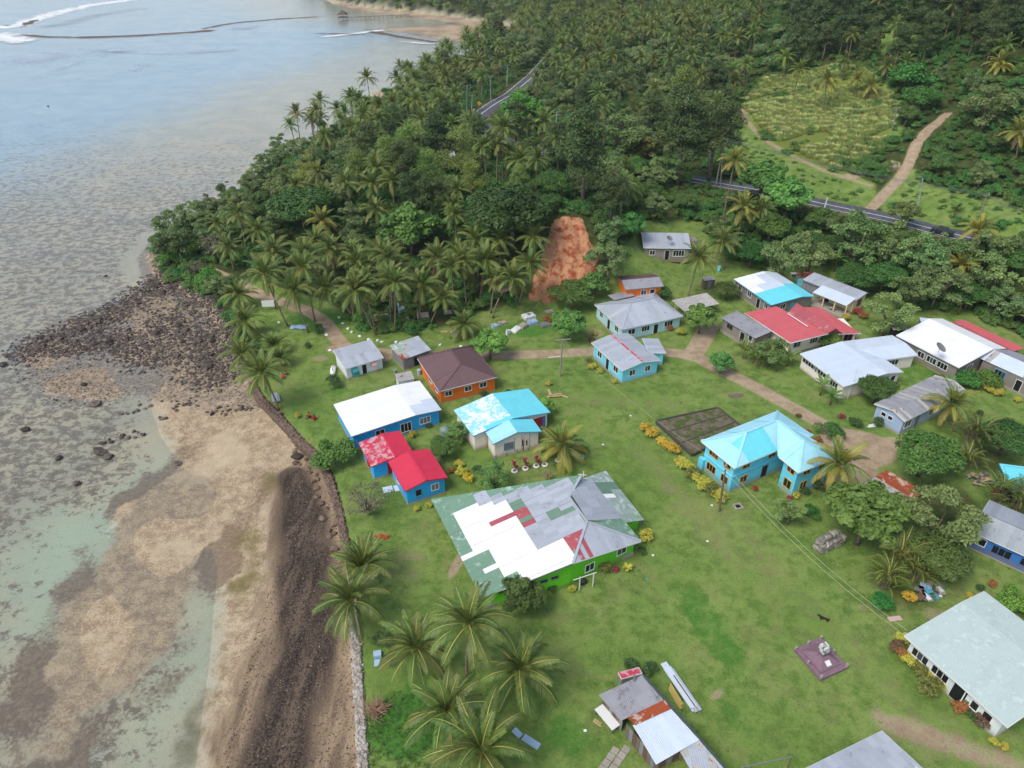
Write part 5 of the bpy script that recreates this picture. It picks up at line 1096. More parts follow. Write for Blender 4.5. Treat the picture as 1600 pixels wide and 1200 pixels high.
R_GREENP = sheet('plain_green_roof', srgb(108, 138, 118), 0.5, 0.04)
R_GGREY = sheet('weathered_green_grey_roof', srgb(150, 168, 158), 0.5, 0.08, 0.0, srgb(196, 204, 202), 0.45)
R_MINT = sheet('pale_mint_roof', srgb(184, 200, 196), 0.45, 0.025, 0.0, srgb(196, 210, 208), 0.3)
R_RUST = sheet('rusted_roof', srgb(150, 74, 46), 0.75, 0.1, 0.0, srgb(190, 170, 156), 0.35, 0.2)
R_OLD = sheet('old_rusting_roof', srgb(170, 168, 164), 0.6, 0.12, 0.35)
W_SKY = paint('sky_blue_wall', srgb(131, 220, 240)); W_BLUE = paint('bright_blue_wall', srgb(42, 170, 239)); W_AQUA = paint('aqua_wall', srgb(107, 211, 240)); W_ORANGE = paint('orange_wall', srgb(240, 120, 38))
W_CREAM = paint('cream_wall', srgb(240, 228, 217)); W_WHITE = paint('white_wall', srgb(216, 220, 222)); W_GREEN = paint('lime_green_wall', srgb(105, 204, 42)); W_PALE = paint('pale_blue_wall', srgb(181, 224, 232)); W_LAV = paint('lavender_blue_wall', srgb(166, 187, 215))
W_BLOCK = paint('grey_block_wall', srgb(142, 134, 126), 0.9, 0.5); W_YEL = paint('pale_yellow_wall', srgb(237, 215, 166)); W_DEEP = paint('deep_blue_wall', srgb(66, 122, 194)); W_MINT = paint('mint_white_wall', srgb(217, 226, 224)); W_WOOD = paint('weathered_wood', srgb(120, 108, 94), 0.9, 0.5); W_TIN = paint('tin_wall', srgb(138, 138, 140), 0.6, 0.4); W_RUSTW = paint('rusty_tin_wall', srgb(108, 88, 74), 0.8, 0.6)
P_WHITE = paint('white_trim', (0.78, 0.78, 0.77), 0.5, 0.15); P_YEL = paint('yellow_trim', srgb(220, 170, 60), 0.5, 0.1); P_GREY = paint('grey_trim', srgb(120, 120, 122), 0.6, 0.2); P_DARK = paint('dark_opening', (0.012, 0.012, 0.014), 0.6, 0.0); P_TEAL = paint('teal_paint', srgb(70, 158, 160)); P_PINK = paint('pink_paint', srgb(226, 160, 160)); P_BLUE = paint('blue_trim', srgb(90, 160, 190)); P_REDT = paint('red_trim', srgb(170, 40, 50)); P_CONC = paint('concrete', srgb(160, 152, 142), 0.9, 0.4); P_PLUM = paint('plum_trim', srgb(150, 84, 96)); P_BROWNT = paint('brown_trim', srgb(104, 68, 54)); P_PLANK = paint('raw_plank', srgb(186, 160, 124), 0.85, 0.4)
def glass_mat():
    m = bpy.data.materials.new('window_glass'); t = NT(m); oi = t.n('ShaderNodeObjectInfo')
    c = t.mix(t.ramp(oi.outputs['Random'], 0.55, 0.9), (0.012, 0.014, 0.017), (0.07, 0.085, 0.10)); t.principled(c, 0.12, None, 0.5); return m
P_GLASS = glass_mat()
up = np.array([0, 0, 1.0])
def nrm(v): return v / (np.linalg.norm(v) + 1e-12)

def roof_face(house, poly, mats, sw=0.85, rib=0.20, rows=1, org=None, name='roof_sheet', amp=0.012, lift=0.0):
    """corrugated sheets laid side by side on a plane polygon whose first edge is the eave; each sheet is a part"""
    P = [np.asarray(p, float) for p in poly]; n = np.zeros(3)
    for i in range(len(P)): n += np.cross(P[i], P[(i + 1) % len(P)])
    n = nrm(n); n = n if n[2] > 0 else -n
    c0 = sum(P) / len(P); P = [p - n * ((p - c0) @ n) for p in P]
    u = nrm(P[1] - P[0]); v = np.cross(n, u)
    if (c0 - P[0]) @ v < 0: v = -v
    q = np.array([[(p - P[0]) @ u, (p - P[0]) @ v] for p in P])
    u0, u1 = q[:, 0].min(), q[:, 0].max(); vmin, vmax = q[:, 1].min(), q[:, 1].max()
    ns = max(1, int(round((u1 - u0) / sw))); edges = np.linspace(u0, u1, ns + 1)
    def vr(x):
        lo, hi = 1e9, -1e9
        for i in range(len(q)):
            a, b = q[i], q[(i + 1) % len(q)]
            if abs(a[0] - b[0]) < 1e-9:
                if abs(a[0] - x) < 1e-6: lo = min(lo, a[1], b[1]); hi = max(hi, a[1], b[1])
                continue
            s = (x - a[0]) / (b[0] - a[0])
            if -1e-7 <= s <= 1 + 1e-7: y = a[1] + s * (b[1] - a[1]); lo = min(lo, y); hi = max(hi, y)
        return (lo, hi) if hi > -1e8 else (0, 0)
    if np.isscalar(rows): cuts = np.linspace(vmin, vmax, rows + 1)
    else: cuts = vmin + (vmax - vmin) * np.array([0] + list(rows) + [1])
    made = []
    for k in range(ns):
        a, b = edges[k], edges[k + 1]; m = max(2, 2 * int(round((b - a) / rib)))
        xs = list(np.linspace(a, b, m + 1)); xs += [t for t in q[:, 0] if a + 1e-3 < t < b - 1e-3]; xs = sorted(xs)
        R_ = [vr(min(max(x, u0 + 1e-6), u1 - 1e-6)) for x in xs]
        for r in range(len(cuts) - 1):
            vs = []; keep = False
            for j, x in enumerate(xs):
                lo = max(R_[j][0], cuts[r] - (0.06 if r else 0)); hi = min(R_[j][1], cuts[r + 1])
                if hi - lo > 0.02: keep = True
                else: mid = min(max((lo + hi) / 2, R_[j][0]), R_[j][1]); lo = hi = mid
                z = n * ((amp if j % 2 else -amp) + lift + 0.010 * (r % 2) + 0.001 * (k % 2))
                vs.append(P[0] + u * x + v * lo + z); vs.append(P[0] + u * x + v * hi + z)
            if not keep: continue
            cen = sum(vs) / len(vs); mt = mats(cen, (edges[k] + edges[k + 1]) / 2 / max(u1 - u0, .1), (r + .5) / (len(cuts) - 1)) if callable(mats) else mats
            if mt is None: continue
            me = MB(); me.add([tuple(w_ - org) for w_ in vs], [(2 * j, 2 * j + 2, 2 * j + 3, 2 * j + 1) for j in range(len(xs) - 1)])
            made.append(me.build(name, mt, house))
    return made
def beam(house, a, b, w_, h, mat, name, org):
    a, b = np.asarray(a) - org, np.asarray(b) - org; d = nrm(b - a); s = nrm(np.cross(d, up)); t = np.cross(s, d)
    vs = []
    for p in (a, b):
        for x, y in ((-1, -1), (1, -1), (1, 1), (-1, 1)): vs.append(p + s * x * w_ / 2 + t * y * h / 2)
    return MB().add(vs, [(3, 2, 1, 0), (4, 5, 6, 7), (0, 1, 5, 4), (1, 2, 6, 5), (2, 3, 7, 6), (3, 0, 4, 7)]).build(name, mat, house)

def opening(house, org, p, q, f, w_, h, sill, zb, style, frame, out):
    """window, door or shutter on the wall from p to q (world, at floor level), f = fraction along it"""
    d = nrm(q - p); c = p + (q - p) * f; 
    def L(x, z, o): return tuple(c + d * x + up * (z + zb - c[2]) + out * o - org)
    def plate(x0, x1, z0, z1, o0, o1, mb):
        vs = [L(x, z, o) for o in (o0, o1) for x, z in ((x0, z0), (x1, z0), (x1, z1), (x0, z1))]
        return mb.add(vs, [(3, 2, 1, 0), (4, 5, 6, 7), (0, 1, 5, 4), (1, 2, 6, 5), (2, 3, 7, 6), (3, 0, 4, 7)])
    x0, x1, z0, z1 = -w_ / 2, w_ / 2, sill, sill + h; t = 0.09
    if style in ('window', 'louvre', 'open'):
        mb = MB(); plate(x0 - t, x0, z0 - t, z1 + t, -.03, .06, mb); plate(x1, x1 + t, z0 - t, z1 + t, -.03, .06, mb); plate(x0, x1, z0 - t, z0, -.03, .09, mb); plate(x0, x1, z1, z1 + t, -.03, .06, mb)
        nm = max(0, int(round(w_ / 0.62)) - 1)
        for i in range(nm): x = x0 + (i + 1) * w_ / (nm + 1); plate(x - .03, x + .03, z0, z1, -.02, .05, mb)
        wdw = mb.build('window', frame, house)
        if style == 'louvre':
            lv = MB()
            for i in range(6):
                z = z0 + (i + .5) * h / 6; vs = [L(x0, z - h / 14, .045), L(x1, z - h / 14, .045), L(x1, z + h / 14, .012), L(x0, z + h / 14, .012)]; lv.add(vs, [(0, 1, 2, 3)])
            lv.build('louvres', P_GREY, wdw)
        else:
            for i in range(nm + 1):
                a, b = x0 + i * w_ / (nm + 1) + .03, x0 + (i + 1) * w_ / (nm + 1) - .03
                plate(a, b, z0, z1, -.02, .018, MB()).build('pane', P_GLASS if style == 'window' else P_DARK, wdw)
    elif style == 'door':
        mb = MB(); plate(x0 - .07, x0, z0, z1 + .07, -.03, .06, mb); plate(x1, x1 + .07, z0, z1 + .07, -.03, .06, mb); plate(x0, x1, z1, z1 + .07, -.03, .06, mb); mb.build('door_frame', frame, house)
        dr = plate(x0, x1, z0, z1, -.02, .02, MB()).build('doorway', P_DARK, house)
    elif style == 'leaf':
        dr = plate(x0, x1, z0, z1, -.02, .05, MB()).build('door', frame, house); plate(x1 - .14, x1 - .08, z0 + .95, z0 + 1.05, .05, .09, MB()).build('handle', P_GREY, dr)
    elif style == 'shutter':
        plate(x0, x1, z0, z1, -.02, .02, MB()).build('opening', P_DARK, house)
        mb = MB(); vs = [L(x0, z1, .03), L(x1, z1, .03), L(x1, z0 + h * .15, .42), L(x0, z0 + h * .15, .42)]; mb.slab(vs, .03); mb.build('shutter', frame, house)
    elif style == 'batten':
        plate(x0, x1, z0, z1, 0, .03, MB()).build('cover_strip', frame, house)
    elif style == 'panel':
        plate(x0, x1, z0, z1, -.02, .025, MB()).build('wall_panel', frame, house)

def solve_ridge(P0, P1, rp):
    """ridge end seen at pixel rp above the line P0-P1: fraction along it and rise"""
    t, r = 0.5, 1.0
    def F(t, r): q = P0 + (P1 - P0) * t + up * r; return np.array(proj(q)) - np.array(rp)
    for _ in range(30):
        f = F(t, r); J = np.stack([(F(t + 1e-4, r) - f) / 1e-4, (F(t, r + 1e-4) - f) / 1e-4], 1)
        try: s = np.linalg.solve(J, f)
        except np.linalg.LinAlgError: break
        t -= s[0]; r -= s[1]
    return float(np.clip(t, 0.12, 0.88)), float(np.clip(r, 0.4, 2.6))
BLOCKS = {}
def block(house, org, gz, pts, order, ze, roof, mats, wall, rp=None, rend='BC', frac=None, rise=None, oh=0.35, openings=(), fascia=P_WHITE, sw=0.85, rows=1, base=P_CONC, walls='ABCD', hip=None, zoff=(0, 0, 0, 0), cap=None, floor=0.0, rib=0.2):
    W3 = [at(p[0], p[1], gz + ze) for p in pts]
    if order == 'ABC': A, B, C = W3; D = None
    elif order == 'DAB': D, A, B = W3; C = B + (D - A)
    d = nrm(B - A)
    if order == 'ABC': wv = (C - B) - d * ((C - B) @ d); C = B + wv; D = A + wv
    else: wv = (D - A) - d * ((D - A) @ d); D = A + wv; C = B + wv
    A, B, C, D = [p + up * z for p, z in zip((A, B, C, D), zoff)]
    cen = (A + B + C + D) / 4; side = nrm(wv)
    faces = []; ridges = []; tops = {}
    if roof == 'gable':
        if rp is not None: t, r = solve_ridge(B, C, rp) if rend == 'BC' else solve_ridge(A, D, rp)
        else: t, r = (frac or .5), (rise or 1.2)
        if frac is not None: t = frac
        if rise is not None: r = rise
        Ra = A + (D - A) * t + up * r; Rb = B + (C - B) * t + up * r
        faces = [(A, B, Rb, Ra), (C, D, Ra, Rb)]; ridges = [(Ra, Rb)]; edges = [(A, B, 'e'), (C, D, 'e'), (B, Rb, 'b'), (Rb, C, 'b'), (D, Ra, 'b'), (Ra, A, 'b')]
    elif roof == 'gableBC':
        if rp is not None: t, r = solve_ridge(A, B, rp) if rend == 'AB' else solve_ridge(D, C, rp)
        else: t, r = (frac or .5), (rise or 1.2)
        if frac is not None: t = frac
        if rise is not None: r = rise
        Ra = A + (B - A) * t + up * r; Rb = D + (C - D) * t + up * r
        faces = [(B, C, Rb, Ra), (D, A, Ra, Rb)]; ridges = [(Ra, Rb)]; edges = [(B, C, 'e'), (D, A, 'e'), (A, Ra, 'b'), (Ra, B, 'b'), (C, Rb, 'b'), (Rb, D, 'b')]
    elif roof == 'hip':       # ridge along AB
        w_ = np.linalg.norm(C - B); r = rise or 1.6; i = hip if hip is not None else w_ / 2; ia, ib = (i if isinstance(i, tuple) else (i, i)); t = frac or .5
        Ra = A + d * ia + (D - A) * t + up * r; Rb = B - d * ib + (C - B) * t + up * r
        faces = [(A, B, Rb, Ra), (C, D, Ra, Rb), (B, C, Rb), (D, A, Ra)]; ridges = [(Ra, Rb), (A, Ra), (D, Ra), (B, Rb), (C, Rb)]; edges = [(A, B, 'e'), (B, C, 'e'), (C, D, 'e'), (D, A, 'e')]
    elif roof == 'hipBC':
        w_ = np.linalg.norm(B - A); r = rise or 1.6; i = hip if hip is not None else w_ / 2; ia, ib = (i if isinstance(i, tuple) else (i, i)); t = frac or .5
        Ra = A + (B - A) * t + side * ia + up * r; Rb = D + (C - D) * t - side * ib + up * r
        faces = [(B, C, Rb, Ra), (D, A, Ra, Rb), (A, B, Ra), (C, D, Rb)]; ridges = [(Ra, Rb), (A, Ra), (B, Ra), (C, Rb), (D, Rb)]; edges = [(A, B, 'e'), (B, C, 'e'), (C, D, 'e'), (D, A, 'e')]
    elif roof == 'skillion':  # zoff gives the slope; sheets run across BC or AB
        faces = [(A, B, C, D)] if abs(zoff[0] - zoff[1]) <= abs(zoff[0] - zoff[3]) else [(B, C, D, A)]; edges = [(A, B, 'b'), (B, C, 'b'), (C, D, 'b'), (D, A, 'b')]
    for fc in faces: roof_face(house, fc, mats, sw, rib, rows, org, lift=0.03)
    if cap is not None:
        for a, b in ridges: beam(house, a + up * .06, b + up * .06, .34, .05, cap, 'ridge_cap', org)
    if fascia is not None:
        for a, b, k in edges: beam(house, a - up * .06, b - up * .06, .05, .16, fascia, 'fascia_board' if k == 'e' else 'barge_board', org)
    # walls
    if wall is not None:
        i1 = d * oh; i2 = side * oh; q = {'A': A + i1 + i2, 'B': B - i1 + i2, 'C': C - i1 - i2, 'D': D + i1 - i2}
        zt = {k: v[2] + 0.03 for k, v in q.items()}; zb = gz - 0.5; mb = MB()
        def side_poly(a, b, mid=None):
            p, s = q[a], q[b]; pts_ = [(p[0], p[1], zb), (s[0], s[1], zb), (s[0], s[1], zt[b])]
            if mid is not None: pts_.append(tuple(mid))
            pts_.append((p[0], p[1], zt[a])); mb.poly(*[tuple(np.array(w2) - org) for w2 in pts_])
        ga = gb = None
        if roof == 'gable': ga = Ra + i1 - up * 0.06; gb = Rb - i1 - up * 0.06
        side_poly('A', 'B', (Ra + i2 - up * .06) if roof == 'gableBC' else None); side_poly('B', 'C', gb); side_poly('C', 'D', (Rb - i2 - up * .06) if roof == 'gableBC' else None); side_poly('D', 'A', ga)
        mb.poly(*[tuple(np.array([q[k][0], q[k][1], zt[k] - .05]) - org) for k in 'ABCD']); mb.build('wall', wall, house)
        if base is not None:
            o2 = 0.06; bb = MB(); b4 = [q['A'] - (d + side) * o2, q['B'] + (d - side) * o2, q['C'] + (d + side) * o2, q['D'] + (side - d) * o2]
            bb.slab([(p[0] - org[0], p[1] - org[1], gz + .14 - org[2]) for p in b4], .7); bb.build('foundation', base, house)
        for (sd, f, ww, hh, sill, style, frame) in openings:
            p, s = q[sd[0]], q[sd[1]]; p = np.array([p[0], p[1], gz]); s = np.array([s[0], s[1], gz]); o = nrm(np.cross(s - p, up)); o = o if o @ (p - np.array([cen[0], cen[1], gz])) > 0 else -o
            opening(house, org, p, s, f, ww, hh, sill, gz, style, frame, o)
    return dict(A=A, B=B, C=C, D=D, d=d, side=side, q=q if wall is not None else None, faces=faces)
def new_house(name, label, cat, px, py, group=None):
    g = gnd(px, py); z = g[2]
    return thing(name, label, cat, tuple(g), 0, group), np.array(g), float(g[2])
V = 'village houses with corrugated iron roofs'
WIN = lambda s, f, w_=1.1, h=1.0, sl=1.1, st='window', fr=P_WHITE: (s, f, w_, h, sl, st, fr)
def inpoly(px, py, P):
    return bool(inside(np.array([px]), np.array([py]), np.array(P, float))[0])

# sky-blue house
h, o, g = new_house('house', 'sky blue house with a grey-white gable roof and red ridge, mid lawn', 'house', 1000, 590, V)
block(h, o, g, [(924, 535.5), (972.5, 579.5), (1036.5, 566)], 'ABC', 2.75, 'gable', R_ZINC, W_SKY, (1004.5, 565.5), openings=[WIN('AB', .22, 1.2), WIN('AB', .5, .85, 2.0, .15, 'door'), WIN('AB', .78, 1.3), WIN('BC', .28, 1.1, 1.0), WIN('BC', .72, 1.0, 1.0)], cap=R_REDW)
block(h, o, g, [(1014, 553), (1040.5, 551.5), (1016, 530)], 'ABC', 2.55, 'skillion', R_ZINC, W_SKY, zoff=(.25, 0, 0, .25), oh=.3)
# white-roofed blue house
h, o, g = new_house('house', 'bright blue house under a low pure white gable roof near the sea wall', 'house', 610, 660, V)
def m4(c, u, v):
    px, py = proj(c); return R_PALE if inpoly(px, py, [(640, 632), (690, 618), (705, 660), (648, 658)]) else R_WHITE
block(h, o, g, [(520.8, 632), (548.8, 682.4), (694, 645.7)], 'ABC', 2.7, 'gable', m4, W_BLUE, (649.5, 649), openings=[WIN('BC', .30, 1.3, .9, 1.2), WIN('BC', .60, 1.6, 1.5, .5, 'window', P_WHITE), WIN('BC', .83, 1.6, 1.0, 1.0, 'louvre')], fascia=P_GREY, rows=2)
# red-roofed house
h, o, g = new_house('house', 'blue house with two stepped crimson red roofs beside the frangipani', 'house', 640, 740, V)
def m5(c, u, v):
    px, py = proj(c)
    return R_REDW if inpoly(px, py, [(560, 692), (600, 678), (622, 712), (598, 728), (580, 728)]) else R_RED
block(h, o, g, [(627, 677), (560, 692), (580, 729.5)], 'DAB', 2.6, 'gable', m5, W_BLUE, (597.5, 680), 'DA', openings=[WIN('AB', .5, 1.5, 2.2, .1, 'panel', P_REDT), WIN('BC', .45, 1.0, 1.9, .15, 'leaf', P_REDT)], fascia=P_REDT, rows=2, cap=R_RED)
block(h, o, g, [(606, 721), (632.5, 768), (702, 750)], 'ABC', 2.75, 'gable', R_RED, W_BLUE, (666, 751), openings=[WIN('BC', .30, .8, 1.0, 1.0, 'open', P_BLUE), WIN('BC', .74, .95, 1.0, 1.1, 'louvre', P_WHITE), WIN('AB', .4, .9, .9, 1.1)], fascia=P_REDT, cap=R_RED)
# cream house with aqua roof
h, o, g = new_house('house', 'cream panelled house on short stumps under a crossed aqua roof, one half in painted glare', 'house', 800, 690, V)
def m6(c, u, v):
    px, py = proj(c); return R_AQUAGLARE if inpoly(px, py, [(709, 641), (769, 612), (790, 650), (762, 668), (739, 682)]) else R_AQUA  # left slope gets the sheet with painted-in glare
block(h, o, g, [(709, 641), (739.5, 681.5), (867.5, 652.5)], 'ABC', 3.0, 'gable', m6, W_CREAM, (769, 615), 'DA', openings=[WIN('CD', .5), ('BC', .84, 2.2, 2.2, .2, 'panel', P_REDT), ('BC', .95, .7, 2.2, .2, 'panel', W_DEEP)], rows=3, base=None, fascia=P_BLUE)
b = block(h, o, g, [(757.5, 673.5), (770.4, 694), (849, 678)], 'ABC', 3.0, 'gable', lambda c, u, v: R_AQUA if proj(c)[0] > 806 else R_AQUAL, W_CREAM, (808.5, 675.5), openings=[WIN('BC', .32, 1.3, 1.1, 1.1, 'louvre', P_BLUE), ('BC', .02, .08, 2.6, .5, 'batten', P_WHITE), ('BC', .2, .06, 2.4, .5, 'batten', W_CREAM), ('BC', .45, .06, 2.4, .5, 'batten', P_GREY), ('BC', .62, .06, 2.4, .5, 'batten', P_GREY), ('BC', .8, .06, 2.4, .5, 'batten', P_GREY)], base=None, fascia=P_BLUE)  # paler left slope: its brighter light put into the roof colour
q = b['q']; mu = MB()
outw = nrm(b['B'] - b['A'])
for f in (0, .25, .5, .75, 1):
    p = q['B'] + (q['C'] - q['B']) * f; MB().box((p[0] - o[0], p[1] - o[1], .2), (.22, .22, .9)).build('stump', P_CONC, h)
# two dark painted figures with spears on the gable wall
for f, s_ in ((.64, 1.0), (.73, .85)):
    for (dx, dz, w_, hh) in ((0, 1.75, .16, .16), (0, 1.35, .26, .55), (-.06, .85, .08, .5), (.06, .85, .08, .5), (.24, 1.4, .035, 1.5)):
        p = q['B'] + (q['C'] - q['B']) * f + b['side'] * dx * s_ + outw * 0.004 - o; z = g + dz * s_ + .35 - o[2]; a_ = math.atan2(b['side'][1], b['side'][0]); mu.box((p[0], p[1], z), (w_ * s_, .03, hh * s_), a_)
p = q['B'] + (q['C'] - q['B']) * .655 + outw * 0.004 - o; mu.box((p[0], p[1], g + .75 - o[2]), (.1, .03, 1.2), math.atan2(b['side'][1], b['side'][0]))
mu.build('painted_figures', paint('dark_mural_paint', srgb(70, 34, 36)), h)
# orange house
h, o, g = new_house('house', 'bright orange house with a plum brown hip roof and white fascia', 'house', 740, 610, V)
block(h, o, g, [(652, 560), (686, 611.5), (783.3, 596)], 'ABC', 2.7, 'hip', R_BROWN, W_ORANGE, rise=1.9, hip=(2.6, 3.3), openings=[WIN('BC', .14, 1.1, .85, 1.2), WIN('BC', .50, 1.1, .85, 1.2), WIN('BC', .78, 1.1, .85, 1.2), WIN('AB', .5), WIN('AB', .8)], cap=R_BROWN)
# small white shed
h, o, g = new_house('shed', 'small white shed with a single-pitch grey roof, teal and pink shutters', 'shed', 572, 590, V)
block(h, o, g, [(521, 553), (539, 576.5), (604, 564)], 'ABC', 2.3, 'skillion', R_ZINC, W_WHITE, zoff=(.75, 0, 0, .75), oh=.25, openings=[('BC', .22, 1.0, .9, 1.1, 'shutter', P_TEAL), ('BC', .24, 1.3, 1.0, .1, 'panel', P_TEAL), ('BC', .49, .75, 1.8, .1, 'door', P_WHITE), ('BC', .76, .95, .75, 1.3, 'shutter', P_PINK)], rows=2)
h, o, g = new_house('shed', 'patched tin shed with a half green, half grey roof behind the orange house', 'shed', 640, 575, V)
def m2(c, u, v):
    px, py = proj(c); return R_GGREY if px < 628 and py < 551 else (R_RUST if px < 634 and py > 553 else R_OLD if px < 640 else R_ZINC)
block(h, o, g, [(608, 543), (628, 563), (679, 552.5)], 'ABC', 2.3, 'skillion', m2, W_TIN, zoff=(.4, 0, .2, .5), oh=.35, openings=[('BC', .25, .9, 1.7, .1, 'leaf', W_TIN), ('BC', .5, .8, 1.7, .1, 'door', W_WOOD), ('BC', .75, .8, 1.6, .1, 'leaf', P_GREY)], rows=3, fascia=None)
h, o, g = new_house('shed', 'tiny low white tin hut between the white shed and the orange house', 'shed', 630, 600, V)
block(h, o, g, [(617, 586), (622, 597.5), (647, 590.5)], 'ABC', 1.7, 'skillion', R_OLD, W_WHITE, zoff=(.2, 0, 0, .2), oh=.12, openings=[('BC', .3, .5, .5, .8, 'open', P_WHITE)], fascia=None)
# grey hip roof house
h, o, g = new_house('house', 'pale blue house with a wide light grey hip roof, at the fork of the track', 'house', 1010, 520, V)
block(h, o, g, [(929, 476), (971.5, 515), (1070.5, 496)], 'ABC', 2.7, 'hipBC', R_ZINC, W_PALE, rise=1.9, hip=(4.6, 3.5), openings=[WIN('AB', .2, 1.0), WIN('AB', .5, .9, 1.9, .1, 'door'), WIN('AB', .8, 1.1), WIN('BC', .16, 1.4), WIN('BC', .4, 1.6), WIN('BC', .58, .9, 1.9, .1, 'door'), WIN('BC', .8, 1.7)], cap=R_ZINC)
block(h, o, g, [(949, 463), (960, 472), (990, 463)], 'ABC', 2.9, 'skillion', R_ZINCD, None, zoff=(.2, .35, .35, .2), fascia=None)
h, o, g = new_house('shack', 'orange shack with a brown and grey gable roof behind the grey hip roof', 'shack', 1000, 462, V)
block(h, o, g, [(963, 433), (977.5, 453), (1032.5, 441.5)], 'ABC', 2.5, 'gableBC', lambda c, u, v: R_ZINCD if proj(c)[1] > 435 else R_BROWN, W_ORANGE, (971, 438), 'AB', openings=[WIN('BC', .5, 1.0, .9, 1.0), WIN('BC', .75, .9, .9, 1.0)], fascia=P_GREY)
# unfinished block house
h, o, g = new_house('house', 'unplastered grey block house with a plain grey roof', 'house', 1040, 400, V)
block(h, o, g, [(999, 365), (1005.5, 387), (1076.5, 380)], 'ABC', 2.8, 'gableBC', R_ZINC, W_BLOCK, rise=1.3, frac=.35, openings=[WIN('BC', .18, 1.0, .9, 1.1), WIN('BC', .52, .9, 2.0, .1, 'door'), WIN('BC', .78, 2.2, 1.2, .9), WIN('AB', .5, .9, .9, 1.1)], fascia=P_WHITE, base=None)
block(h, o, g, [(1067, 370), (1072, 377), (1089, 374)], 'ABC', 2.6, 'skillion', lambda *a: None, W_BLOCK, oh=0.02, openings=[('BC', .4, .9, 1.1, .9, 'open', W_BLOCK)], fascia=None, base=None)
h, o, g = new_house('open_shed', 'low open shed with a patchy grey tin roof, right of the grey hip roof', 'shed', 1095, 490, V)
b = block(h, o, g, [(1049, 471.5), (1069, 487), (1129, 478)], 'ABC', 2.2, 'skillion', R_OLD, None, zoff=(.3, 0, 0, .3), fascia=None)
for k in ((.05, .05), (.95, .05), (.05, .95), (.95, .95), (.5, .05), (.5, .95)):
    p = b['A'] + (b['B'] - b['A']) * k[0] + (b['D'] - b['A']) * k[1] - o; MB().bar((p[0], p[1], -.2), (p[0], p[1], p[2] - .05), .07).build('post', W_WOOD, h)
h, o, g = new_house('outhouse', 'tiny wooden outhouse with a flat tin roof below the bare-trunk palm', 'outhouse', 1107, 450, None)
block(h, o, g, [(1096, 434), (1101, 439), (1118, 436)], 'ABC', 2.0, 'skillion', R_OLD, W_WOOD, zoff=(.15, 0, 0, .15), oh=.15, openings=[('BC', .5, .7, 1.6, .1, 'leaf', W_TIN)], fascia=None, base=None)
# white and aqua roof
h, o, g = new_house('house', 'grey house with a gable roof half white and half aqua', 'house', 1215, 480, V)
def m14(c, u, v):
    px, py = proj(c); return (R_WHITE if px < 1191 - (py - 445) * -.1 else R_PALE) if py < 458 - (px - 1170) * 0.30 + 3 else R_AQUA
block(h, o, g, [(1146, 436), (1205, 477), (1277, 466)], 'ABC', 2.6, 'gable', m14, W_BLOCK, (1253.5, 463.5), openings=[WIN('AB', .15, 1.0), WIN('AB', .42, 1.1), WIN('AB', .68, .9, 1.9, .1, 'door'), WIN('AB', .88, 1.0), WIN('BC', .3, 1.1), WIN('BC', .55, 1.0, 1.9, .1, 'leaf', P_BLUE)], rows=3, fascia=P_BLUE)
# veranda house
h, o, g = new_house('house', 'pale yellow house with a zinc gable roof and a veranda on four posts', 'house', 1310, 480, V)
b = block(h, o, g, [(1253.6, 437), (1337, 470), (1373, 464.5)], 'ABC', 2.9, 'gable', R_ZINC, W_YEL, (1354.7, 460.5), openings=[WIN('AB', .16, 2.0, 1.0, 1.0, 'open', P_GREY), WIN('AB', .5, 1.0, 1.9, .1, 'door'), WIN('AB', .72, 1.3), ('AB', .17, 4.2, 2.7, .02, 'panel', W_TIN), WIN('BC', .5, 1.2, 1.1, 1.1, 'window', P_BROWNT)], fascia=P_GREY)
A, B, d, s = b['A'], b['B'], b['d'], b['side']; L_ = np.linalg.norm(B - A)
v0, v1 = A + d * (L_ * .36), A + d * (L_ * .98); dp = 2.6
vp = [v0 - s * dp + up * -.35, v1 - s * dp + up * -.35, v1 + up * .25 + s * .4, v0 + up * .25 + s * .4]
roof_face(h, vp, R_PALE, .85, .2, 1, o, 'veranda_sheet', lift=.05)
for k in range(4):
    p = v0 + (v1 - v0) * (k / 3) - s * (dp - .25) - o; MB().box((p[0], p[1], (b['A'][2] - .4 - g) / 2), (.16, .16, b['A'][2] - .4 - g)).build('post', W_YEL, h)
p4 = [v0 - s * (dp + .2), v1 - s * (dp + .2), v1 + s * .4, v0 + s * .4]; MB().slab([(p[0] - o[0], p[1] - o[1], .35) for p in p4], .8).build('veranda_floor', P_CONC, h)
beam(h, v0 - s * (dp - .2) - up * .42, v1 - s * (dp - .2) - up * .42, .12, .16, W_YEL, 'veranda_beam', o)
# coral red house: explicit roof planes
h, o, g = new_house('house', 'white house with a broad three-slope coral red roof and grey tin annexe', 'house', 1260, 530, V)
def Z(px, py, z): return at(px, py, g + z)
b = block(h, o, g, [(1180, 497), (1236, 536), (1297, 522)], 'ABC', 2.6, 'skillion', lambda *a: None, W_CREAM, oh=.5, openings=[WIN('BC', .2, 1.4), WIN('BC', .7, 1.6), WIN('AB', .75, 1.0, 1.9, .1, 'door')], fascia=None)
roof_face(h, [Z(1163, 489, 2.65), Z(1235, 536, 2.65), Z(1294.5, 521, 3.6), Z(1213, 478, 3.6)], R_BRICK, .9, .25, 1, o)
roof_face(h, [Z(1232, 487, 3.65), Z(1294.5, 521, 3.65), Z(1306, 512, 4.5), Z(1245, 474, 4.5)], R_BRICKD, .9, .25, 1, o)
roof_face(h, [Z(1316, 521.5, 2.75), Z(1345.5, 520.5, 2.6), Z(1281, 481, 2.9), Z(1254, 479.5, 3.3)], R_BRICK, .9, .25, 1, o)
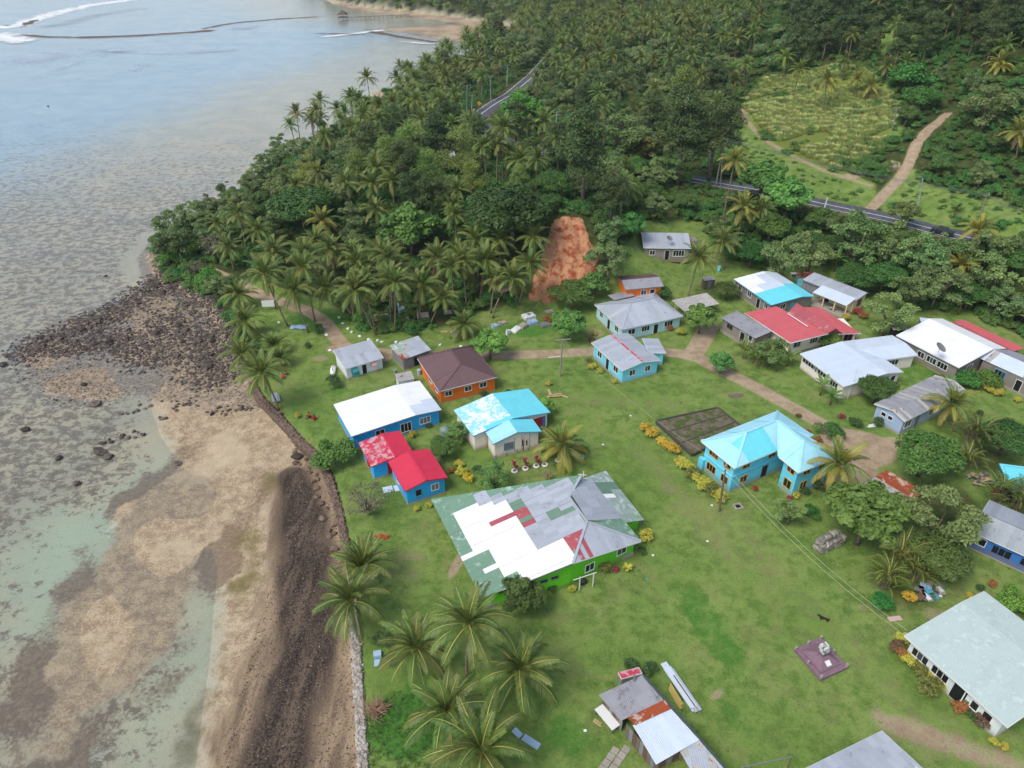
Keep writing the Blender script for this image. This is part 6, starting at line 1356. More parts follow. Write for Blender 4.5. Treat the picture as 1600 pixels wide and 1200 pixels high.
b = block(h, o, g, [(1275, 497), (1298, 524.5), (1344, 522)], 'ABC', 2.3, 'skillion', lambda *a: None, W_CREAM, oh=.45, openings=[WIN('BC', .3, 1.2, 1.2, .8, 'open', P_GREY), WIN('BC', .68, 1.4, 1.3, 1.0, 'window', P_PLUM), ('BC', .98, .15, 2.5, .05, 'panel', P_PLUM)], fascia=None)
gp = MB(); gp.poly(*[tuple(x - o) for x in (Z(1294.5, 521, 2.7), Z(1317, 521.5, 2.7), Z(1306, 513, 4.3))]); gp.build('gable_end', P_PLUM, h)
beam(h, Z(1231, 490, 3.75), Z(1262, 510, 3.75), .18, .06, P_WHITE, 'vent_pipe', o); beam(h, Z(1163, 489, 2.6), Z(1235, 536.5, 2.6), .06, .16, P_WHITE, 'fascia_board', o); beam(h, Z(1235, 536.5, 2.6), Z(1294.5, 521.5, 3.5), .06, .16, P_WHITE, 'barge_board', o); beam(h, Z(1316, 522, 2.65), Z(1345.5, 521, 2.5), .06, .14, P_WHITE, 'fascia_board', o)
b = block(h, o, g, [(1125.5, 496.5), (1180, 529), (1208, 521)], 'ABC', 2.3, 'skillion', R_ZINCD, W_BLOCK, zoff=(0, 0, .3, .3), oh=.3, openings=[WIN('AB', .25, 1.3, .8, 1.1, 'open', P_GREY), WIN('AB', .65, 1.0, 1.8, .1, 'door'), WIN('AB', .88, .8)], fascia=None)
# pale roof bungalow
h, o, g = new_house('house', 'off-white bungalow with two joined pale blue-white gable roofs', 'house', 1340, 600, V)
block(h, o, g, [(1250, 552.5), (1318.7, 604), (1416, 584)], 'ABC', 2.7, 'gable', R_PALE, W_CREAM, (1387, 583), openings=[WIN('AB', .2, 3.4, .7, 1.5, 'open', P_WHITE), WIN('AB', .5, 3.0, .7, 1.5, 'open', P_WHITE), WIN('AB', .8, 1.6, .9, 1.2), WIN('BC', .72, 1.8, 1.1, 1.1, 'window', P_TEAL), WIN('BC', .9, .9)], fascia=P_WHITE)
block(h, o, g, [(1346, 567), (1434.5, 555), (1393, 524)], 'ABC', 2.7, 'gable', R_PALE, W_CREAM, (1414.5, 538), openings=[WIN('AB', .62, 1.8, .9, 1.2, 'window', P_WHITE), WIN('AB', .45, .9, 1.9, .1, 'leaf', P_GREY)], fascia=P_WHITE)
# big white roof
h, o, g = new_house('house', 'long grey block house under a huge pure white roof with a satellite dish', 'house', 1470, 585, V)
block(h, o, g, [(1400.4, 524), (1498.7, 574.5), (1577, 547)], 'ABC', 2.9, 'gable', R_WHITE, W_BLOCK, (1552, 545.3), openings=[WIN('AB', .42, 1.2), WIN('AB', .6, 1.6), WIN('AB', .78, 1.7), WIN('BC', .3, 1.3, 1.2, .9), WIN('BC', .8, 1.2, 1.9, .1, 'door')], fascia=P_WHITE, rows=2)
Z = lambda px, py, z: at(px, py, g + z)
def m18(c, u, v): return R_ZINC if (int(u * 23) * 7) % 9 == 2 else (R_BRICKD if (int(u * 23)) % 3 else R_BRICK)
roof_face(h, [Z(1582, 549.5, 2.6), Z(1601, 544, 2.4), Z(1506, 500, 2.4), Z(1485, 503, 2.6)], m18, .8, .2, 2, o)
block(h, o, g, [(1487, 504), (1583, 549), (1600, 545)], 'ABC', 2.35, 'skillion', lambda *a: None, W_BLOCK, oh=.2, fascia=None)
roof_face(h, [Z(1530, 559.5, 2.7), Z(1640, 609, 2.7), Z(1660, 592, 3.7), Z(1552, 545.5, 3.7)], lambda c, u, v: R_OLD if int(u * 19) % 5 == 2 else R_PALE, .85, .2, 1, o)
roof_face(h, [Z(1680, 583, 2.9), Z(1576, 547, 2.9), Z(1552, 545.5, 3.7), Z(1660, 592, 3.7)], R_ZINCD, .85, .2, 1, o)
block(h, o, g, [(1640, 612), (1532, 561.5), (1553, 548)], 'ABC', 2.6, 'skillion', lambda *a: None, W_BLOCK, oh=.3, openings=[WIN('AB', .7, 1.6, 1.2, .9, 'window', P_BLUE), WIN('AB', .4, .9, 1.9, .1, 'door')], fascia=None)
# long lavender-blue house
h, o, g = new_house('house', 'long lavender blue house with a weathered grey-brown roof behind a yellowish palm', 'house', 1470, 665, V)
block(h, o, g, [(1366, 631), (1414, 658.5), (1554, 633)], 'ABC', 2.8, 'gableBC', lambda c, u, v: R_ZINCD if int(u * 40) % 3 else R_OLD, W_LAV, (1395.5, 641), 'AB', openings=[WIN('AB', .3, .7, .6, 1.5), WIN('AB', .55, .7, .6, 1.5), WIN('BC', .10, 1.5, 1.2, .9), WIN('BC', .26, .9, 1.9, .1, 'leaf', P_GREY), WIN('BC', .5, 1.2, 1.0, 1.0), WIN('BC', .72, 1.0, 1.9, .1, 'door'), WIN('BC', .86, 1.5, 1.1, 1.0)], fascia=P_WHITE, sw=.6)
# two-storey house
h, o, g = new_house('house', 'two-storey aqua house with yellow window frames and a pale aqua hip roof', 'house', 1200, 770, V)
EV = 4.75
ops = []
for z in (.8, 3.35):
    fr = P_YEL
    ops += [('AB', .30, 1.6, .95 if z > 1 else 1.15, z + (0 if z < 1 else -.0), 'window', fr), ('AB', .78, 1.2, .95 if z > 1 else 1.15, z, 'window', fr), ('BC', .17, 1.2, .8 if z > 1 else 1.1, z, 'window', fr)]
ops += [('BC', .52, 1.2, .8, 3.4, 'window', P_YEL), ('BC', .46, .95, 2.0, .12, 'door', P_GREY)]
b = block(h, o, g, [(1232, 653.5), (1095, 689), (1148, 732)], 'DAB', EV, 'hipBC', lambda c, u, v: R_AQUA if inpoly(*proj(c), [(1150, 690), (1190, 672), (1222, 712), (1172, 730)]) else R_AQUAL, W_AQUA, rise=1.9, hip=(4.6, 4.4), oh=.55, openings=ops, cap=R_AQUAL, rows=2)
ops2 = []
for z in (.8, 3.35): ops2 += [('AB', .55, 1.2, 1.0 if z > 1 else 1.3, z, 'window', P_YEL), ('BC', .3, 1.1, .8 if z > 1 else 1.2, z, 'window', P_YEL), ('BC', .78, 1.1, .8 if z > 1 else 1.2, z, 'window', P_YEL)]
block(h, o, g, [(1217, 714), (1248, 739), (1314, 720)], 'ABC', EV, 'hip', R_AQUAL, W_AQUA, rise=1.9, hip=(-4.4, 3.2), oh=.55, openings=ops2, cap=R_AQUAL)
q = b['q']
p = q['A'] - b['side'] * .2 - o; MB().box((p[0], p[1], 1.0), (.9, .5, 2.0), math.atan2(b['d'][1], b['d'][0])).build('annexe', W_AQUA, h)
for k in ((q['A'], q['B'], -1), (q['B'], q['C'], -1)):
    n_ = nrm(np.cross(k[1] - k[0], up)); beam(h, np.array([*k[0][:2], g + 2.62]) + n_ * .05, np.array([*k[1][:2], g + 2.62]) + n_ * .05, .12, .14, W_AQUA, 'floor_band', o)
# patchwork roof house
h, o, g = new_house('house', 'large lime green house under a patchwork roof of many-coloured sheets', 'house', 850, 860, V)
K = lambda x, y: (x / 4.324 + 660, y / 4.324 + 720)
EZ, RZ = g + 2.5, g + 5.0
def plane_hit(px, py, p0, n):
    dr = ray(px, py); oo = np.array([0, 0, CAM_H]); return oo + dr * (((p0 - oo) @ n) / (dr @ n))
A, B = at(673.4, 780, EZ), at(752.5, 935, EZ); R1, R2 = at(889, 777, RZ), at(917, 815, RZ)
nl = nrm(np.cross(B - A, (R1 + R2) / 2 - A)); F_ = plane_hit(*K(1018, 692), A, nl); G_ = plane_hit(*K(1075, 95), A, nl); R1l, R2l = plane_hit(889, 777, A, nl), plane_hit(917, 815, A, nl)
Ft = plane_hit(*K(735, 806), A, nl)
C = at(1001.8, 845.5, EZ); Pq, Qq = at(1008.7, 809.5, EZ - .2), at(943.3, 741, EZ - .2)
nr_ = nrm(np.cross(Qq - Pq, R1l - Pq)); S_ = plane_hit(976.8, 815, Pq, nr_)
PAT = [(R_RUST, [(825, 230), (900, 240), (900, 250), (830, 243)]), (R_BRICKD, [(470, 395), (740, 308), (748, 326), (690, 372), (640, 392), (480, 414)]), (R_BRICKD, [(640, 440), (785, 392), (790, 408), (650, 452)]), (R_BRICKD, [(945, 528), (1090, 474), (1060, 545), (1020, 612)]),
       (R_GREENP, [(570, 295), (705, 262), (785, 376), (640, 436)]), (R_GREENP, [(780, 372), (880, 335), (1000, 300), (1045, 322), (850, 392)]), (R_GREEN, [(985, 122), (1080, 92), (1030, 175)]),
       (R_WHITE, [(205, 350), (345, 295), (390, 318), (520, 268), (585, 290), (618, 385), (655, 452), (740, 592), (940, 530), (1070, 662), (1020, 692), (740, 808), (560, 770), (470, 750), (420, 622), (310, 652), (265, 490), (220, 475)]), (R_WHITE, [(210, 172), (360, 145), (330, 205), (225, 218)]),
       (R_ZINC, [(330, 190), (400, 180), (450, 250), (520, 235), (700, 188), (990, 120), (1060, 320), (1100, 480), (940, 535), (740, 592), (640, 440), (585, 290), (520, 268), (380, 330)])]
def m7(c, u, v):
    px, py = proj(c); x, y = (px - 660) * 4.324, (py - 720) * 4.324
    for m_, P_ in PAT:
        if inpoly(x, y, P_): return m_
    return R_GREEN
roof_face(h, [A, B, Ft, F_, R2l, R1l, G_], m7, .75, .19, 11, o, lift=.02)
PATR = [(R_WHITE, [(1155, 248), (1272, 222), (1280, 246), (1182, 270)]), (R_GREENP, [(1140, 155), (1262, 128), (1315, 200), (1220, 226)]), (R_ZINC, [(1000, 260), (1110, 95), (1225, 240), (1260, 300), (1340, 385), (1110, 410)]), (R_GREEN, [(1225, 405), (1345, 385), (1430, 470), (1370, 480)])]
def m7r(c, u, v):
    px, py = proj(c); x, y = (px - 660) * 4.324, (py - 720) * 4.324
    for m_, P_ in PATR:
        if inpoly(x, y, P_): return m_
    return R_GGREY
roof_face(h, [Pq, Qq, G_, R1l, R2l, S_], m7r, .75, .19, 5, o, lift=.02)
roof_face(h, [C, S_, R2l], R_GREEN, .75, .19, 3, o, lift=.02)
def m7f(c, u, v):
    px, py = proj(c); x, y = (px - 660) * 4.324, (py - 720) * 4.324
    return R_BRICKD if inpoly(x, y, [(1040, 585), (1080, 530), (1150, 640), (1090, 660), (1060, 650), (1045, 610)]) and not inpoly(x, y, [(1065, 560), (1085, 560), (1120, 640), (1095, 650)]) else R_ZINC
roof_face(h, [F_, C, R2l], m7f, .6, .19, 1, o, lift=.02)
for a, b2 in ((R1l, R2l), (R2l, C), (R2l, F_), (R1l, G_)): beam(h, a + up * .07, b2 + up * .07, .3, .05, R_ZINC, 'ridge_cap', o)
beam(h, F_ - up * .08, C - up * .08, .06, .18, P_WHITE, 'fascia_board', o); beam(h, Ft - up * .08, F_ - up * .08, .06, .18, P_GREY, 'barge_board', o)
# its walls follow the roof edges
d_ = nrm(B - A); s2 = nrm((C - B) - d_ * ((C - B) @ d_))
def gw(p, q_, zt1, zt2, ins, nm='wall', zb=-.4): 
    a = np.array([p[0], p[1], 0]) + ins; b3 = np.array([q_[0], q_[1], 0]) + ins
    return MB().poly((a[0] - o[0], a[1] - o[1], zb), (b3[0] - o[0], b3[1] - o[1], zb), (b3[0] - o[0], b3[1] - o[1], zt2 - o[2]), (a[0] - o[0], a[1] - o[1], zt1 - o[2])).build(nm, W_GREEN, h)
ins = -d_ * .5
Ci = C - s2 * .6; Fi = F_; Bi = B + s2 * .5
gw(Fi - s2 * .0, Ci, F_[2] - .12, EZ + .05, ins); gw(Ft, Fi, Ft[2] - .2, F_[2] - .2, ins); gw(Bi, Ft, EZ + .05, Ft[2] - .1, ins)
gw(Ci + ins, S_ - s2 * .6 + ins, EZ + .02, EZ + .02, ins * 0); gw(S_ - s2 * .6, Pq - s2 * .6, EZ + .3, EZ - .1, ins); gw(Pq - s2 * .6 + ins, Qq - s2 * .6, EZ - .1, EZ - .1, ins * 0)
gw(A + s2 * 1.6 + d_, B + s2 * 1.6 + ins, EZ, EZ, ins * 0)
pf = lambda a, b3, f, w_, hh, sl, st, fr: opening(h, o, np.array([*(a + ins)[:2], g]), np.array([*(b3 + ins)[:2], g]), f, w_, hh, sl, g, st, fr, d_)
pf(Fi, Ci, .30, 1.2, 1.1, 1.0, 'window', P_WHITE); pf(Fi, Ci, .80, 1.3, .95, 1.2, 'window', P_WHITE); pf(Ft, Fi, .62, .8, .35, 2.0, 'open', P_GREY); pf(Ft, Fi, .08, .8, .35, 1.8, 'open', P_GREY); pf(Ft, Fi, .36, .8, .35, 1.9, 'open', P_GREY)
beam(h, np.array([*(Bi + ins * .9)[:2], g + .15]), np.array([*(Ci + ins * .9)[:2], g + .15]), .3, .7, P_CONC, 'foundation', o)
MB().bar(tuple(G_ - o + np.array([.2, -.4, 0])), tuple(G_ - o + np.array([.2, -.4, .9])), .05).bar(tuple(G_ - o + np.array([-.5, -.4, .45])), tuple(G_ - o + np.array([.6, -.4, .3])), .04).build('vent_pipe', P_WHITE, h)
# pale mint hall
h, o, g = new_house('hall', 'long white hall with a wide pale mint roof, croton hedge in front', 'hall', 1530, 1090, V)
b = block(h, o, g, [(1544.6, 929), (1413, 993.5), (1575, 1136.5)], 'DAB', 3.0, 'gable', R_MINT, W_MINT, (1501, 944), 'DA', oh=.6, openings=[WIN('AB', .13, 1.75, 1.0, 1.1), WIN('AB', .36, 1.75, 1.0, 1.1), ('AB', .58, 1.4, 2.2, .1, 'door', P_WHITE), WIN('AB', .87, .85, 1.0, 1.0), WIN('AB', .74, .7, 1.0, 1.0)], fascia=P_WHITE, sw=.76, rows=[.38, .72], rib=.19)
A, B, d, s = b['A'], b['B'], b['d'], b['side']; pz = A + d * np.linalg.norm(B - A) * .62 + s * .3 - o; MB().bar((pz[0], pz[1], 0), (pz[0], pz[1], pz[2]), .06).build('post', P_WHITE, h)
# blue house with long zinc roof
h, o, g = new_house('house', 'deep blue house with a long light grey roof at the right edge', 'house', 1570, 880, V)
block(h, o, g, [(1546, 781.5), (1519, 831), (1660, 926)], 'ABC', 2.7, 'gableBC', R_ZINC, W_DEEP, (1529, 797), 'AB', openings=[WIN('BC', .34, 2.0, 1.1, .9, 'open', W_DEEP), WIN('BC', .62, 1.2, 1.0, 1.0, 'open', W_DEEP), WIN('BC', .1, .9)], fascia=P_WHITE, sw=.7)
# aqua roof at the right edge
h, o, g = new_house('shed', 'dark shelter with a bright aqua roof behind palms at the right edge', 'shelter', 1590, 770, None)
b = block(h, o, g, [(1560, 727), (1578, 763), (1660, 742)], 'ABC', 2.6, 'skillion', lambda c, u, v: R_AQUA, paint('black_tarpaulin', srgb(46, 50, 58), .7, .3), zoff=(.3, 0, 0, .3), oh=.4, fascia=P_BLUE, base=None)
# wrecked shed
h, o, g = new_house('shed', 'wrecked shed with curled, rusty pieces of tin roof behind the breadfruit tree', 'shed', 1400, 775, None)
b = block(h, o, g, [(1384, 736), (1350, 756), (1418, 788)], 'ABC', 2.0, 'skillion', (lambda c, u, v: (R_ZINC, R_OLD, R_RUST, R_OLD, R_PALE)[int(u * 31) % 5]), W_RUSTW, zoff=(.2, 0, .1, .4), oh=.4, fascia=None, base=None, rows=2)
# long tin shed at the bottom
h, o, g = new_house('shed', 'long tin shed with grey, rusty and pale roof sections at the bottom of the photo', 'shed', 1010, 1190, V)
Z = lambda px, py, z: at(px, py, g + z)
K = lambda x, y: (x / 6.154 + 900, y / 6.154 + 1020)
lo, hi = 2.2, 2.75
roof_face(h, [Z(*K(430, 655), lo), Z(*K(860, 458), hi), Z(*K(645, 210), hi), Z(*K(218, 405), lo)], R_ZINCD, .8, .2, 2, o)
roof_face(h, [Z(*K(490, 625), lo + .06), Z(*K(570, 700), lo + .06), Z(*K(915, 540), hi + .06), Z(*K(850, 455), hi + .06)], R_RUST, .8, .2, 2, o, lift=.05)
roof_face(h, [Z(*K(770, 1076), lo), Z(*K(1185, 840), hi), Z(*K(915, 540), hi), Z(*K(545, 700), lo)], R_PALE, .8, .2, 1, o, lift=.03)
roof_face(h, [Z(*K(1120, 1160), 2.3), Z(*K(1460, 1125), hi), Z(*K(1190, 835), hi), Z(*K(1000, 950), 2.45)], lambda c, u, v: R_OLD if int(u * 9 + v * 3) % 4 == 1 else R_ZINC, .7, .2, 4, o)
def tin(p, q_, zt1, zt2, mat=W_RUSTW, zb=-.3, nm='wall'):
    return MB().poly((p[0] - o[0], p[1] - o[1], zb), (q_[0] - o[0], q_[1] - o[1], zb), (q_[0] - o[0], q_[1] - o[1], zt2), (p[0] - o[0], p[1] - o[1], zt1)).build(nm, mat, h)
a1, a2, a3, a4 = Z(*K(240, 415), lo), Z(*K(775, 1060), lo), Z(*K(1170, 835), hi), Z(*K(640, 225), hi)
ax = nrm(a2 - a1); cr_ = nrm(a4 - a1)
# plank-like tin panels along the long side
n_ = 16
for i in range(n_):
    p, q_ = a1 + (a2 - a1) * (i / n_) + cr_ * .25, a1 + (a2 - a1) * ((i + .96) / n_) + cr_ * .25
    if i == 6: continue
    tin(p, q_, lo - .05, lo - .05, (W_RUSTW, W_TIN, W_WOOD)[(i * 5) % 3], -.3, 'wall_panel')
for i in range(6):
    p, q_ = a2 + (a3 - a2) * (i / 6) - ax * .3, a2 + (a3 - a2) * ((i + .97) / 6) - ax * .3
    tin(p, q_, lo + i * .09, lo + (i + 1) * .09, (W_BLOCK, W_RUSTW)[i % 2], -.3, 'wall_panel')
tin(a1 + cr_ * .2 + ax * .2, a4 + ax * .2, lo, hi, W_TIN); tin(a4 - cr_ * .3, a3 + ax * 5 - cr_ * .3, hi - .05, hi - .05, W_TIN)
beam(h, a4 + up * .02 + cr_ * .12, a3 + ax * 5.5 + cr_ * .12, .22, .12, paint('dark_gutter', srgb(70, 80, 80)), 'gutter', o)
pt = Z(*K(560, 270), hi - .1) - o; MB().bar((pt[0], pt[1], pt[2] - .3), (pt[0], pt[1] + .1, pt[2] + .75), .11, 8).build('chimney_pipe', P_GREY, h)
# roof at the bottom edge
h, o, g = new_house('house', 'house at the bottom edge showing only its ribbed lilac-grey roof', 'house', 1370, 1290, V)
b = block(h, o, g, [(1378, 1142), (1258, 1201), (1330, 1275)], 'ABC', 2.9, 'skillion', R_ZINC, W_WHITE, zoff=(0, 0, .9, .9), fascia=P_WHITE, sw=.7, rows=4)
# small red-roofed hutch
h, o, g = new_house('hutch', 'small white tin box with a faded red lid behind the long tin shed', 'hutch', 985, 1068, None)
block(h, o, g, [(966, 1051), (971, 1062), (1001, 1049)], 'ABC', 1.5, 'skillion', R_REDW, W_TIN, zoff=(0, .15, .15, 0), oh=.06, fascia=P_WHITE, base=None)
# little outbuildings behind the veranda house and by the white roof
h, o, g = new_house('shed', 'small blue tin shed with a rusty roof left of the veranda house', 'shed', 1255, 440, None)
block(h, o, g, [(1244, 424), (1247, 434), (1272, 428)], 'ABC', 1.9, 'skillion', R_RUST, W_SKY, zoff=(0, 0, .2, .2), oh=.15, fascia=None, base=None)
h, o, g = new_house('shed', 'small grey shed with a white lid roof beside the huge white roof', 'shed', 1442, 508, None)
block(h, o, g, [(1436, 497), (1439, 504), (1452, 501)], 'ABC', 1.9, 'skillion', R_PALE, W_TIN, zoff=(.15, 0, 0, .15), oh=.1, fascia=None, base=None)
h, o, g = new_house('shelter', 'dark open shelter with a littered tin top behind the pale bungalow', 'shelter', 1403, 525, None)
b = block(h, o, g, [(1390, 509), (1396, 516), (1417, 513)], 'ABC', 2.0, 'skillion', R_OLD, paint('black_shade', srgb(40, 40, 42), .8, .2), zoff=(.1, 0, 0, .1), oh=.2, fascia=None, base=None)
# ================================================================== asphalt road
def drape(name, P, w_, mat, dz, label, zs=None, off=0.0, step=2.0, dash=None):
    seg = np.linalg.norm(np.diff(P, axis=0), axis=1); L = np.concatenate([[0], np.cumsum(seg)]); n = int(L[-1] / step)
    s = np.linspace(0, L[-1], n); x, y = np.interp(s, L, P[:, 0]), np.interp(s, L, P[:, 1])
    for _ in range(3): x[1:-1] = (x[:-2] + 2 * x[1:-1] + x[2:]) / 4; y[1:-1] = (y[:-2] + 2 * y[1:-1] + y[2:]) / 4
    tx, ty = np.gradient(x), np.gradient(y); l = np.hypot(tx, ty); nx, ny = -ty / l, tx / l
    z = hgt(x, y) + dz if zs is None else np.interp(s, L, zs) + dz
    mb = MB()
    for i in range(n - 1):
        if dash and (i // dash) % 2: continue
        q = []
        for k, sg in ((i, -1), (i + 1, -1), (i + 1, 1), (i, 1)): q.append((x[k] + nx[k] * (off + sg * w_ / 2), y[k] + ny[k] * (off + sg * w_ / 2), z[k]))
        mb.add(q[::-1], [(0, 1, 2, 3)])
    o = mb.build(name, mat); tag(o, label, None, None, 'structure'); return o
def asphalt():
    m = bpy.data.materials.new('asphalt'); t = NT(m); P = t.pos(); n = t.noise(0.8, 5, 0.6, P)
    t.principled(t.mix(t.ramp(n, .35, .7), srgb(74, 78, 86), srgb(98, 100, 104)), 0.85, None, 0.2); return m
drape('road', ASPH, 5.6, asphalt(), 0.12, 'two-lane asphalt road along the foot of the hill', ASPH_Z)
drape('road_line', ASPH, 0.22, P_WHITE, 0.135, 'white painted centre line', ASPH_Z, 0.0, 1.5); drape('road_line', ASPH, 0.16, P_WHITE, 0.135, 'white painted edge line', ASPH_Z, 2.5, 1.5)

# ================================================================== rocks, sea wall, beach
def rock_mesh(seed, sub=2, flat=0.6):
    import bmesh
    bm = bmesh.new(); bmesh.ops.create_icosphere(bm, subdivisions=sub, radius=0.5); r = np.random.default_rng(seed)
    pl = [(nrm(r.normal(size=3)), r.uniform(.26, .42)) for _ in range(9)]
    for v in bm.verts:
        p = np.array(v.co)
        for n_, d_ in pl:
            k = p @ n_
            if k > d_: p = p - n_ * (k - d_) * 0.9
        p = p * (1 + 0.16 * mnoise.noise(Vector(p * 3.1) + Vector((seed, 0, 0)))); p[2] *= flat; v.co = p
    me = bpy.data.meshes.new('rock'); bm.to_mesh(me); bm.free(); return me
def stone_mat(name, a, b, sc_=2.0):
    m = bpy.data.materials.new(name); t = NT(m); oi = t.n('ShaderNodeObjectInfo'); n = t.noise(sc_, 5, .65, t.pos())
    h = t.n('ShaderNodeHueSaturation'); t.l(t.mix(t.ramp(n, .35, .68), a, b), h.inputs['Color']); t.l(t.math('ADD', .65, t.math('MULTIPLY', oi.outputs['Random'], .75)), h.inputs['Value'])
    t.principled(h.outputs[0], .85, t.bump(n, .6, .08), .25); return m
S_DARK = stone_mat('black_basalt', srgb(70, 62, 58), srgb(104, 94, 86)); S_PALE = stone_mat('pale_rubble', srgb(146, 132, 114), srgb(104, 94, 82)); S_BRN = stone_mat('brown_stone', srgb(96, 80, 70), srgb(126, 108, 94)); S_GREY = stone_mat('grey_rubble_stone', srgb(162, 154, 146), srgb(122, 116, 108))
def rocks(mat, k, seed, sub=2): 
    out = []
    for i in range(k): me = rock_mesh(seed + i, sub, .55 + .1 * (i % 3)); me.materials.append(mat); out.append(me)
    return out
RK_D, RK_P, RK_B, RK_G = rocks(S_DARK, 5, 10), rocks(S_PALE, 3, 30, 1), rocks(S_BRN, 4, 50), rocks(S_GREY, 3, 70, 1)
RK_D1 = rocks(S_DARK, 3, 90, 1)
BOULD = []
def boulder(x, y, s, meshes, label, group, i, sink=.25):
    o = bpy.data.objects.new('boulder', meshes[i % len(meshes)]); link(o); z = max(h1(x, y), -.05)
    o.location = (x, y, z + s * .27 - sink * s * .5); o.rotation_euler = (random.uniform(-.3, .3), random.uniform(-.3, .3), random.uniform(0, 6.28)); o.scale = (s * random.uniform(.9, 1.4), s, s * random.uniform(.8, 1.2)); tag(o, label, 'boulder', group); BOULD.append(o) if group else None
BAND = [pix(l, 0.2) for l in ([(50, 545), (110, 518), (170, 492), (225, 460), (262, 434), (300, 448), (325, 468)], [(262, 500), (290, 530), (315, 545), (340, 580)], [(100, 540), (150, 530), (190, 535), (235, 555)], [(330, 470), (352, 520), (360, 548)])]
def band_sample(k, wd):
    out = []
    for _ in range(k):
        P = BAND[rng.choice(4, p=[.6, .2, .12, .08])]; i = rng.integers(len(P) - 1); q = P[i] + (P[i + 1] - P[i]) * rng.random() + rng.normal(0, wd, 2); out.append(q)
    return np.array(out)
bp = band_sample(230, 1.9)
for i, (x, y) in enumerate(bp):
    if sdist(np.array([x]), np.array([y]), COAST)[0] > 1.5: continue
    boulder(x, y, random.uniform(.55, 1.35) * (1.3 if i % 9 == 0 else 1), RK_D, 'black boulder in the jumble of dark rocks on the point', 'black boulders on the point', i)
for i, (px, py, s, lab) in enumerate([(157, 707, 2.0, 'dark flat boulder alone in the shallows'), (168, 714, 1.6, 'grey boulder touching the dark flat one in the shallows'), (121, 756, 1.3, 'small black boulder standing in shallow water among the coral'), (92, 716, 1.1, 'black rock at the seaward end of the loose rock row'), (150, 632, 1.7, 'dark boulder in pale sand left of the stone row'), (40, 672, 1.2, 'isolated dark rock far out in the shallows'), (132, 602, 1.2, 'lone low boulder near the water edge'), (276, 557, 1.5, 'rounded black boulder above the sand patch'), (245, 522, 1.9, 'big squarish boulder in the middle of the rubble'), (325, 573, 2.2, 'round black boulder next to the shore palms'), (465, 720, 1.6, 'squared dark block fallen from the sea wall'), (5, 570, 1.3, 'rock cut by the left edge of the photo'), (75, 166, .9, 'tiny dark rock far out in the lagoon'), (165, 431, .7, 'small rock far out from the point'), (279, 725, 1.0, 'small rock at the edge of the sand flat')]):
    p = at(px, py, 0); boulder(p[0], p[1], s, RK_D, lab, None, i)
for i in range(26):
    t_ = i / 25; p = np.array([at(*wall_px[7], .6)[:2], at(480, 720, .6)[:2], at(500, 745, .6)[:2], at(515, 800, .6)[:2], at(535, 850, .6)[:2]]); k = t_ * 3.99; j = int(k); q = p[j] + (p[j + 1] - p[j]) * (k - j) + rng.normal(0, .45, 2) + np.array([-.9, 0])
    boulder(q[0], q[1], random.uniform(.6, 1.2), RK_B, 'brown boulder in the collapsed stretch of the sea wall', 'boulders of the collapsed sea wall', i)
row = []
for a, b, k in (((160, 690), (232, 672), 12), ((190, 648), (248, 632), 9), ((330, 648), (396, 642), 14), ((300, 600), (345, 612), 7), ((250, 655), (300, 625), 10), ((262, 595), (330, 590), 8)):
    for i in range(k): p = at(a[0] + (b[0] - a[0]) * i / k, a[1] + (b[1] - a[1]) * i / k, .1); boulder(p[0] + rng.normal(0, .5), p[1] + rng.normal(0, .5), random.uniform(.5, 1.0), RK_D + RK_B, 'dark stone in the loose rows of stones on the rocky flat', 'stones in rows on the rocky flat', i)
LAB = by_landmark([(i, {'black boulders on the point': 'black boulder', 'boulders of the collapsed sea wall': 'brown boulder'}.get(o['group'], 'dark stone'), *proj(o.location)) for i, o in enumerate(BOULD)])
for i, o in enumerate(BOULD): o['label'] = LAB[i]
lo, hi = ROCKY.min(0) - 4, ROCKY.max(0) + 4
def rubble(name, label, k, meshes, s0, s1, fn):
    x = rng.uniform(lo[0], hi[0], k); y = rng.uniform(lo[1], hi[1], k); m = fn(x, y); x, y = x[m], y[m]; n = len(x); z = np.maximum(hgt(x, y), -.12); s = rng.uniform(s0, s1, n) ** 1.0
    scatter_stuff(name, label, np.column_stack([x, y, z + s * .08]), np.column_stack([rng.uniform(-.4, .4, n), rng.uniform(-.4, .4, n), rng.uniform(0, 6.28, n)]), np.column_stack([s * rng.uniform(.8, 1.5, n), s, s * .9]), rng.integers(0, len(meshes), n), meshes)
bd = lambda x, y: np.minimum.reduce([poly_near(x, y, b)[0] for b in BAND])
SDC = lambda x, y: sdist(x, y, COAST)
rubble('dark_rubble', 'small black stones between the boulders', 22000, RK_D1, .2, .75, lambda x, y: (bd(x, y) < 5.5 * (0.3 + 0.9 * rng.random(len(x)))) & ~inside(x, y, pix([(60, 560), (110, 560), (250, 600), (300, 640), (60, 640)], 0)) & (SDC(x, y) < 1))
rubble('pale_rubble', 'pale coral rubble over the rocky flat', 9000, RK_P, .14, .5, lambda x, y: (sdist(x, y, ROCKY) > -3.5 + 5 * rng.random(len(x))) & (SDC(x, y) < 0) & (wave(x, y, .3, 3) + rng.random(len(x)) > .5))
rubble('scattered_rubble', 'dark stones scattered over the pale flat', 2600, RK_D1, .18, .6, lambda x, y: (sdist(x, y, ROCKY) > -3) & (SDC(x, y) < 0) & (wave(x, y, .42, 7) > .25))
